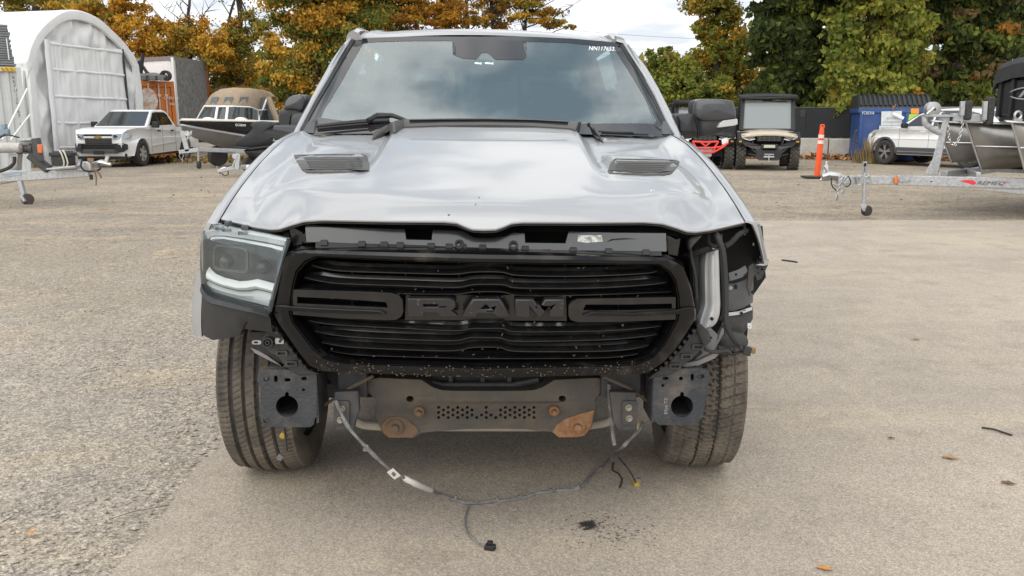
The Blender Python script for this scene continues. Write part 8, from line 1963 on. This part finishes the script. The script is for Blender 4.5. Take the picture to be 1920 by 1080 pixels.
# ================================================================== trees, hedge, wires, leaves
def leaf_mat(name, c, tr=0.42):
    if name in MATS: return MATS[name]
    m = bpy.data.materials.new(name); m.use_nodes = True; nt = m.node_tree; N = nt.nodes; L = nt.links; N.clear()
    out = N.new('ShaderNodeOutputMaterial'); df = N.new('ShaderNodeBsdfDiffuse'); tl_ = N.new('ShaderNodeBsdfTranslucent'); mx = N.new('ShaderNodeMixShader')
    tc = N.new('ShaderNodeTexCoord'); ns = N.new('ShaderNodeTexNoise'); ns.inputs['Scale'].default_value = 4.0; ns.inputs['Detail'].default_value = 3
    cr = N.new('ShaderNodeMix'); cr.data_type = 'RGBA'; mr = N.new('ShaderNodeMapRange'); mr.inputs[1].default_value = 0.3; mr.inputs[2].default_value = 0.7
    L.new(tc.outputs['Object'], ns.inputs[0]); L.new(ns.outputs[0], mr.inputs[0]); L.new(mr.outputs[0], cr.inputs[0])
    cr.inputs[6].default_value = (c[0] * 0.65, c[1] * 0.68, c[2] * 0.8, 1); cr.inputs[7].default_value = (c[0] * 1.25, c[1] * 1.2, c[2] * 1.0, 1)
    L.new(cr.outputs[2], df.inputs[0]); L.new(cr.outputs[2], tl_.inputs[0]); mx.inputs[0].default_value = tr
    L.new(df.outputs[0], mx.inputs[1]); L.new(tl_.outputs[0], mx.inputs[2]); L.new(mx.outputs[0], out.inputs[0])
    MATS[name] = m; return m
LC = {'gold': leaf_mat('leaf_gold', (0.74, 0.47, 0.085)), 'orange': leaf_mat('leaf_orange', (0.57, 0.32, 0.055)), 'olive': leaf_mat('leaf_olive', (0.33, 0.29, 0.075)), 'green': leaf_mat('leaf_green', (0.17, 0.21, 0.055)),
      'dark': leaf_mat('leaf_dark', (0.075, 0.10, 0.038)), 'lime': leaf_mat('leaf_lime', (0.34, 0.355, 0.075)), 'rust': leaf_mat('leaf_rust', (0.42, 0.21, 0.055)), 'brown': leaf_mat('leaf_brown', (0.26, 0.18, 0.09)), 'mid': leaf_mat('leaf_mid', (0.24, 0.28, 0.065))}
M_BARK = mat('bark', (0.075, 0.062, 0.05), 0.95, col2=(0.035, 0.03, 0.026), vscale=3, bump=0.5, bscale=8)
def leaves(parent, name, P, S, mi, mats, droop=0.0):
    """P centres (n,3), S sizes (n), mi material index: one folded quad per leaf"""
    n = len(P); o0 = np.array(ORG.get(parent, Vector((0, 0, 0)))); P = P - o0
    a = nrs.normal(size=(n, 3)); 
    if droop: a[:, 2] = np.abs(a[:, 2]) * (1 - droop)
    u = np.cross(a, nrs.normal(size=(n, 3))); u /= np.linalg.norm(u, axis=1)[:, None] + 1e-9
    a /= np.linalg.norm(a, axis=1)[:, None] + 1e-9; v = np.cross(a, u)
    s = S[:, None]; V = np.empty((n, 4, 3))
    V[:, 0] = P - u * s * 0.62; V[:, 1] = P + v * s * 0.36 - u * s * 0.08; V[:, 2] = P + u * s * 0.62; V[:, 3] = P - v * s * 0.36 - u * s * 0.08
    me = bpy.data.meshes.new(name); me.vertices.add(n * 4); me.vertices.foreach_set('co', V.reshape(-1))
    me.loops.add(n * 4); me.loops.foreach_set('vertex_index', np.arange(n * 4, dtype=np.int32))
    me.polygons.add(n); me.polygons.foreach_set('loop_start', np.arange(0, n * 4, 4, dtype=np.int32)); me.polygons.foreach_set('loop_total', np.full(n, 4, dtype=np.int32))
    for m in mats: me.materials.append(m)
    me.polygons.foreach_set('material_index', np.asarray(mi, dtype=np.int32)); me.update(calc_edges=True)
    o = bpy.data.objects.new(name, me); COL.objects.link(o)
    if parent is not None: o.parent = parent; ORG[o] = Vector(o0)
    o['kind'] = 'stuff'; return o
def tree(px, D, label, trunk_r, blobs, cols, n, ls, dens_c=60, trunk_top=None, trunk_px=None, name='deciduous_tree', spread=0.55, droop=0.0, limbs=7, cat='tree', bare=0, shape=None):
    """blobs: (px, py, rx_px, ry_px, weight) of foliage seen at distance D; each grows its own branch clumps"""
    base = gp(trunk_px or px, D); t = thing(name, base, label, cat)
    k = D / FPX
    top = at(trunk_px or px, trunk_top if trunk_top is not None else min(b[1] for b in blobs), D)
    if trunk_r:
        b = MB(); pts_ = [base - Vector((0, 0, 0.2))]; N_ = 7
        for i in range(1, N_ + 1):
            p = base.lerp(top, i / N_); pts_.append(p + Vector((rnd.uniform(-.2, .2), rnd.uniform(-.3, .3), 0)) * (i / N_))
        b.tube(crv(pts_, 3), [trunk_r * (1 - 0.75 * i / (N_ * 3)) for i in range(N_ * 3 + 1)], 9)
        for bl in blobs:
            for _ in range(max(1, limbs // len(blobs))):
                c = at(bl[0] + rnd.uniform(-.7, .7) * bl[2], bl[1] + rnd.uniform(-.7, .7) * bl[3], D + rnd.uniform(-1, 1) * bl[2] * k * 0.6)
                z0 = lerp(base.z + 1.0, top.z, rnd.uniform(0.25, 0.85)); f = (z0 - base.z) / max(0.1, top.z - base.z); s_ = base.lerp(top, f)
                m_ = s_.lerp(c, 0.5) + Vector((0, 0, 0.3)); r0 = trunk_r * 0.38 * (1 - f * .5)
                b.tube(crv([s_, m_, c], 4), [lerp(r0, 0.015, i / 8) for i in range(9)], 6)
        b.build('trunk', M_BARK, t, smooth=60)
    if bare:
        b = MB()
        for _ in range(bare):
            f = rnd.uniform(0.45, 1.0); s_ = base.lerp(top, f); a = rnd.uniform(0, PI * 2); L = rnd.uniform(1.0, 3.2)
            d = Vector((math.cos(a), 0.4 * math.sin(a), rnd.uniform(0.1, 0.9))); p1 = s_ + d * L * .5 + Vector((0, 0, .15)); p2 = s_ + d * L + Vector((0, 0, 0.5 * L * .5))
            b.tube([s_, p1, p2], [0.035, 0.02, 0.008], 5)
            for _ in range(5):
                q0 = p1.lerp(p2, rnd.random()); b.tube([q0, q0 + Vector((rnd.uniform(-.7, .7), rnd.uniform(-.3, .3), rnd.uniform(-.1, .8)))], [0.014, 0.005], 4)
        b.build('branches', M_BARK, t)
    W = sum(b[4] for b in blobs); Ps, Ss, Ms = [], [], []
    names = list(cols.keys()); pr = np.array([cols[c] for c in names], float); pr /= pr.sum()
    for bl in blobs:
        nb = int(n * bl[4] / W); nc = max(4, int(dens_c * bl[4] / W * len(blobs) / max(1, len(blobs))))
        ccol = nrs.choice(len(names), nc, p=pr); u = nrs.normal(size=(nc, 3)); u /= np.linalg.norm(u, axis=1)[:, None]; rr = nrs.rand(nc) ** 0.4
        cc = u * rr[:, None]
        idx = nrs.randint(0, nc, nb)
        csz = (0.06 + 0.17 * nrs.rand(nc)) * spread / 0.55
        loc = cc[idx] + nrs.normal(size=(nb, 3)) * csz[idx][:, None] * np.array([1, 1, 0.7])
        if len(bl) > 5: cols2 = bl[5]
        ctr = at(bl[0], bl[1], D); R3 = np.array([bl[2] * k, bl[2] * k * 0.8, bl[3] * k])
        P = np.array(ctr) + loc * R3
        m_ = ccol[idx].copy(); sw = nrs.rand(nb) < 0.25; m_[sw] = nrs.choice(len(names), sw.sum(), p=pr)
        keep = P[:, 2] > base.z + 0.02
        Ps.append(P[keep]); Ss.append((ls * (0.6 + 0.8 * nrs.rand(nb)))[keep]); Ms.append(m_[keep])
    leaves(t, 'crown', np.concatenate(Ps), np.concatenate(Ss), np.concatenate(Ms), [LC[c] for c in names], droop)
    return t
# left row
tree(18, 44, 'olive and rust tree at the far left above the shelter roof', 0.22, [(18, -65, 85, 55, .8), (28, -110, 65, 50, .5), (20, 6, 90, 26, 1), (-40, 20, 60, 40, .7)], {'olive': 3, 'rust': 2, 'green': 1}, 11338, 0.121, 40)
tree(70, 43, 'olive yellow tree with two dark trunks above the shelter roof', 0.26, [(70, -80, 85, 70, .8), (80, -140, 65, 60, .5), (85, 10, 70, 22, 1), (150, 24, 50, 26, .7)], {'olive': 3, 'gold': 1.5, 'green': 1}, 13608, 0.121, 50, trunk_top=-140, bare=6)
tree(215, 40, 'vivid orange tree right beside the shelter arch', 0.20, [(215, -30, 85, 20, .8), (225, -40, 65, 27, .5), (205, 50, 42, 34, 1), (262, 75, 40, 50, 1), (235, 20, 38, 26, .6), (275, 135, 38, 30, .6), (180, 18, 40, 20, .5)], {'gold': 5, 'orange': 2, 'olive': 1}, 34020, 0.121, 110)
tree(357, 41, 'thin bare trunk rising from golden leaves above the box trailer', 0.16, [(340, 70, 40, 36, 1), (385, 80, 34, 40, .9), (320, 105, 40, 30, .6), (405, 110, 30, 30, .5)], {'gold': 5, 'orange': 1.5, 'olive': 1.5}, 17820, 0.116, 90, trunk_top=-60, bare=16)
tree(449, 43, 'slim tree with gold and olive leaves behind the tan canopy', 0.20, [(449, -85, 85, 75, .8), (459, -150, 65, 64, .5), (450, 110, 50, 60, 1), (430, 170, 45, 50, .8), (475, 60, 40, 40, .5), (425, 70, 25, 24, .3)], {'olive': 3, 'gold': 2, 'orange': 2, 'green': 2}, 27216, 0.116, 100, trunk_top=-150, bare=12)
tree(590, 37, 'big gold and green maple filling the gap left of the cab', 0.30, [(590, -105, 85, 95, .8), (600, -190, 65, 77, .5), (560, 50, 75, 60, 1), (640, 40, 80, 60, 1), (540, 130, 60, 55, .9), (600, 150, 60, 60, .9), (530, 195, 45, 40, .5), (590, -30, 110, 40, .8)], {'gold': 3, 'olive': 2.5, 'green': 3, 'orange': 1.5}, 58968, 0.127, 200, droop=0.3)
tree(694, 39, 'dark trunked green maple just above the left of the roof', 0.26, [(694, -110, 85, 100, .8), (704, -200, 65, 80, .5), (700, 20, 60, 55, 1), (690, -40, 80, 40, .8), (660, 80, 50, 50, .6)], {'green': 3, 'mid': 2, 'olive': 2, 'gold': 1}, 29484, 0.127, 90, droop=0.3)
tree(760, 39, 'rust orange tree above the middle of the truck roof', 0.24, [(760, -100, 85, 90, .8), (770, -180, 65, 74, .5), (770, 20, 60, 34, 1), (820, 30, 50, 30, .8), (790, -30, 80, 30, .8), (740, 90, 60, 60, .8)], {'orange': 3, 'rust': 2, 'gold': 2, 'olive': 1}, 29484, 0.127, 90, trunk_px=730)
tree(834, 40, 'pale bare trunk with a few orange leaves above the roof', 0.22, [(850, 45, 30, 20, 1), (830, -20, 40, 30, .6)], {'orange': 2, 'gold': 2, 'rust': 1}, 2430, 0.121, 30, trunk_top=-80, bare=10)
tree(875, 41, 'pair of grey bare trunks beside the pale one', 0.17, [(900, 35, 30, 16, 1), (880, -20, 40, 30, .8)], {'gold': 2, 'orange': 1, 'olive': 1}, 1458, 0.121, 26, trunk_top=-90, bare=18)
tree(925, 42, 'sparse brown leaved tree with bare twigs right of the bare trunks', 0.15, [(925, -70, 85, 60, .8), (935, -120, 65, 54, .5), (930, 20, 40, 30, 1), (960, 0, 50, 30, .8)], {'orange': 2, 'brown': 2, 'gold': 1}, 7710, 0.121, 45, trunk_top=-120, bare=20)
tree(1010, 41, 'thin olive and gold tree leaning over the right of the roof', 0.13, [(1010, -55, 85, 45, .8), (1020, -90, 65, 44, .5), (1000, 25, 50, 22, 1), (1035, 40, 24, 14, .5), (990, -15, 60, 26, .8), (1070, 48, 14, 7, .15)], {'olive': 3, 'gold': 2, 'brown': 1}, 11338, 0.116, 60, trunk_px=985, trunk_top=-90, bare=14)
# understorey behind the boats and the box trailer
tree(470, 44, 'thicket of olive and brown undergrowth behind the boats', 0.08, [(440, 205, 55, 36, 1), (520, 210, 60, 40, 1), (390, 215, 40, 30, .6), (590, 215, 60, 36, .8)], {'olive': 2, 'dark': 2, 'brown': 2, 'orange': 1, 'green': 1}, 22680, 0.121, 110, name='undergrowth', cat='bushes', limbs=8)
tree(300, 46, 'dull olive thicket behind the white box trailer', 0.08, [(290, 120, 60, 40, 1), (340, 150, 60, 60, 1), (420, 150, 50, 70, 1)], {'olive': 3, 'brown': 2, 'dark': 1, 'gold': 1}, 14580, 0.121, 80, name='undergrowth', cat='bushes', limbs=8)
# right side
tree(1262, 34, 'yellow green bush right of the cab beneath the sky gap', 0.10, [(1255, 150, 42, 46, 1), (1225, 120, 18, 24, .25), (1290, 175, 50, 40, 1), (1245, 95, 16, 12, .12), (1330, 180, 50, 34, .8)], {'mid': 3, 'olive': 2, 'lime': 2, 'green': 2, 'gold': .6}, 21250, 0.134, 150)
tree(1345, 36, 'tall thin tree turning orange and green left of the dark maple', 0.20, [(1345, -85, 85, 75, .8), (1355, -150, 65, 64, .5), (1340, 20, 46, 50, 1), (1365, 90, 46, 50, 1), (1330, 110, 40, 50, .8), (1350, -35, 60, 36, .8), (1390, 150, 40, 45, .7), (1310, 60, 20, 18, .2)], {'olive': 3, 'mid': 3, 'gold': 1.5, 'orange': 1.2, 'lime': 1.5}, 38500, 0.134, 170)
tree(1480, 31.5, 'large dark green maple behind the beige utility vehicle', 0.32, [(1480, -120, 85, 110, .8), (1490, -220, 65, 87, .5), (1470, 60, 60, 50, 1), (1440, 100, 40, 30, .4), (1500, 130, 65, 50, 1), (1540, 50, 70, 60, 1), (1470, 10, 60, 40, .7), (1455, 180, 45, 36, .6), (1520, -40, 110, 40, .9), (1530, 185, 50, 30, .5)], {'dark': 5, 'green': 2, 'mid': .6}, 45500, 0.21, 220, droop=0.45)
tree(1640, 29.6, 'curtain of yellow green vines hanging over the fence and dumpster', 0.22, [(1640, -95, 85, 85, .8), (1650, -170, 65, 70, .5), (1610, 60, 62, 60, 1.1), (1690, 60, 55, 60, 1.1), (1590, 140, 46, 50, .9), (1650, 130, 55, 60, 1), (1710, 140, 34, 46, .6), (1640, -20, 110, 40, 1), (1566, 208, 20, 32, .5), (1596, 200, 34, 30, .45), (1560, 236, 8, 14, .08)], {'lime': 4, 'mid': 3, 'green': 1.5, 'olive': 1, 'gold': .4}, 52500, 0.168, 260, name='vine_covered_tree', droop=0.5)
tree(1800, 31.5, 'dark green leafy tree behind the pontoon boat at the right edge', 0.30, [(1800, -125, 85, 115, .8), (1810, -230, 65, 90, .5), (1790, 50, 70, 55, 1), (1780, 130, 60, 50, 1), (1860, 40, 70, 60, 1), (1850, 120, 60, 50, .8), (1930, 60, 70, 60, .9), (1820, -40, 120, 40, 1), (1770, 185, 50, 22, .4)], {'dark': 4, 'green': 3, 'mid': 1, 'brown': .5, 'rust': .3}, 49000, 0.202, 230, droop=0.45)
tree(1560, 36, 'shaded hedge of dark shrubs along the back of the fence', 0.06, [(1250, 190, 70, 24, 1), (1400, 190, 90, 26, 1), (1560, 185, 100, 30, 1), (1720, 185, 100, 30, 1), (1880, 180, 100, 36, 1)], {'dark': 3, 'olive': 1.5, 'green': 1.5, 'brown': 1}, 18750, 0.168, 140, name='hedge', cat='hedge', limbs=10)
# power lines far off
for i, (ya, yb, xs) in enumerate(((6, 64, 'uppermost'), (40, 84, 'middle'), (58, 97, 'lowest'))):
    a = at(700, ya, 150); c = at(1500, yb + 14, 150); b = MB(); b.tube([a.lerp(c, k / 12) - Vector((0, 0, 1.5 * math.sin(PI * k / 12))) for k in range(13)], 0.035, 5)
    o = b.build('power_line', mat('wire_grey', (0.25, 0.26, 0.28), 0.7)); tag(o, xs + ' of three thin power lines crossing the sky gap right of the cab', 'power line', 'power lines in the sky')
# ---- fallen leaves, twigs and small weeds
def flat_leaf(px, py, r, m, label, nm='fallen_leaf', stem=True):
    c = gnd(px, py) + Vector((0, 0, 0.012)); k = r; a = rnd.uniform(0, 6.28); b = MB()
    O = [(1.2, 0), (0.5, 0.28), (0.1, 0.62), (-0.2, 0.26), (-0.7, 0.35), (-0.85, 0), (-0.7, -0.33), (-0.2, -0.28), (0.1, -0.6), (0.5, -0.26)]
    V = [c + Vector((k * (x * math.cos(a) - y * math.sin(a)), k * (x * math.sin(a) + y * math.cos(a)), 0.25 * k * abs(y))) for x, y in O]
    b.add(V + [c + Vector((0, 0, 0.002))], [(i, (i + 1) % 10, 10) for i in range(10)])
    o = b.build(nm, m, None, smooth=0, solid=0.0015); return tag(o, label, 'leaf')
L1 = mat('fallen_leaf_tan', (0.42, 0.24, 0.11), 0.8, var=0.3, vscale=30); L2 = mat('fallen_leaf_brown', (0.17, 0.085, 0.04), 0.8, var=0.3, vscale=30); L3 = mat('fallen_leaf_orange', (0.55, 0.24, 0.06), 0.8)
flat_leaf(1780, 863, 0.035, L1, 'curled tan leaf on the asphalt below the dark twig')
flat_leaf(1889, 911, 0.028, L2, 'small brown leaf on the asphalt near the right edge')
flat_leaf(1545, 1072, 0.026, L3, 'pale orange leaf at the bottom edge of the asphalt')
flat_leaf(1718, 639, 0.03, L1, 'light tan leaf lying midway across the right asphalt')
flat_leaf(1671, 826, 0.018, L2, 'tiny dark leaf fragment left of the curled tan leaf')
flat_leaf(194, 393, 0.09, L3, 'orange leaf on the dirt right of the swivel jack wheel')
flat_leaf(60, 1004, 0.02, L3, 'orange leaf on the gravel in the lower left corner')
flat_leaf(1572, 389, 0.07, L1, 'peach coloured leaf on the dirt under the hanging chains')
b = MB(); b.tube(crv([gnd(1840, 807) + Vector((0, 0, .014)), gnd(1862, 811) + Vector((0, 0, .016)), gnd(1880, 816) + Vector((0, 0, .014)), gnd(1897, 821) + Vector((0, 0, .013))], 4), 0.0045, 6); tag(b.build('twig', mat('dark_twig', (0.035, 0.032, 0.03), 0.9)), 'dark thin twig lying on the right side of the asphalt', 'twig')
b = MB(); b.tube(crv([gnd(205, 981) + Vector((0, 0, .014)), gnd(250, 968) + Vector((0, 0, .018)), gnd(290, 960) + Vector((0, 0, .016)), gnd(318, 953) + Vector((0, 0, .013))], 4), 0.0018, 5); tag(b.build('straw', M_GRASS), 'pale straw lying across the gravel edge at lower left', 'straw')
b = MB(); b.tube(crv([gnd(1466, 490) + Vector((0, 0, .014)), gnd(1480, 492) + Vector((0, 0, .016)), gnd(1495, 494) + Vector((0, 0, .013))], 3), 0.008, 6); tag(b.build('twig', MATS['dark_twig']), 'short brown twig on the asphalt right of the torn fender', 'twig')
def leafstrip(name, n, fpos, cols, s0, s1):
    P = np.array([fpos() for _ in range(n)]); leaves(None, name, P, s0 + (s1 - s0) * nrs.rand(n), nrs.randint(0, len(cols), n), cols, 0.0)
def wl():
    u = rnd.uniform(0, WL); p = W0 + wd * u - wnn * abs(rnd.gauss(0, .25)); return (p.x, p.y, gz(p.x, p.y) + 0.03 + rnd.random() ** 2 * 0.16)
leafstrip('fallen_leaves', 1800, wl, [L1, L2, L3], 0.08, 0.16)
def wl2():
    p = gnd(rnd.uniform(-40, 600), rnd.uniform(297, 306)); return (p.x, p.y, 0.03 + rnd.random() ** 2 * 0.12)
leafstrip('leaf_litter', 2200, wl2, [L1, L2, LC['lime']], 0.08, 0.16)
def wl3():
    D = rnd.uniform(13, 30); x = rnd.uniform(-13, 14); return (x, D, gz(x, D) + 0.02)
leafstrip('scattered_leaves', 150, wl3, [L1, L2, L1], 0.03, 0.07)
def weeds(px, D, n, h, label):
    c = gp(px, D); b = MB()
    for _ in range(n):
        a = rnd.uniform(0, 6.28); r = rnd.random() * 0.25; p = c + Vector((r * math.cos(a), r * math.sin(a), 0)); d = Vector((rnd.uniform(-.3, .3), rnd.uniform(-.3, .3), 1)) * h * rnd.uniform(.4, 1)
        w = Vector((0.012, 0, 0)); b.add([p - w, p + w, p + d * .6 + w * .7, p + d * .6 - w * .7, p + d], [(0, 1, 2, 3), (3, 2, 4)])
    o = b.build('weeds', mat('dry_weeds', (0.30, 0.22, 0.10), 0.9, var=0.4, vscale=5), None, smooth=0, recalc=False); o['kind'] = 'stuff'
weeds(1630, 26.2, 160, 0.9, ''); weeds(1612, 26.6, 60, 0.5, ''); weeds(66, 27.0, 90, 0.5, '')
# the wood that closes the yard far behind, read as one mass
FW = nrs.rand(26000, 3); fx = -75 + 165 * FW[:, 0]; fy = 58 + 8 * FW[:, 1] + 0.0 * fx
ht = 4.3 + 1.1 * np.sin(fx * 0.7) + 0.8 * np.sin(fx * 1.9 + 1.0)
leaves(None, 'far_wood', np.stack([fx, fy, 0.1 + ht * FW[:, 2] ** 0.8], 1), 0.45 + 0.5 * nrs.rand(26000), nrs.randint(0, 5, 26000), [LC['olive'], LC['green'], LC['dark'], LC['brown'], LC['mid']])
bpy.context.view_layer.update()
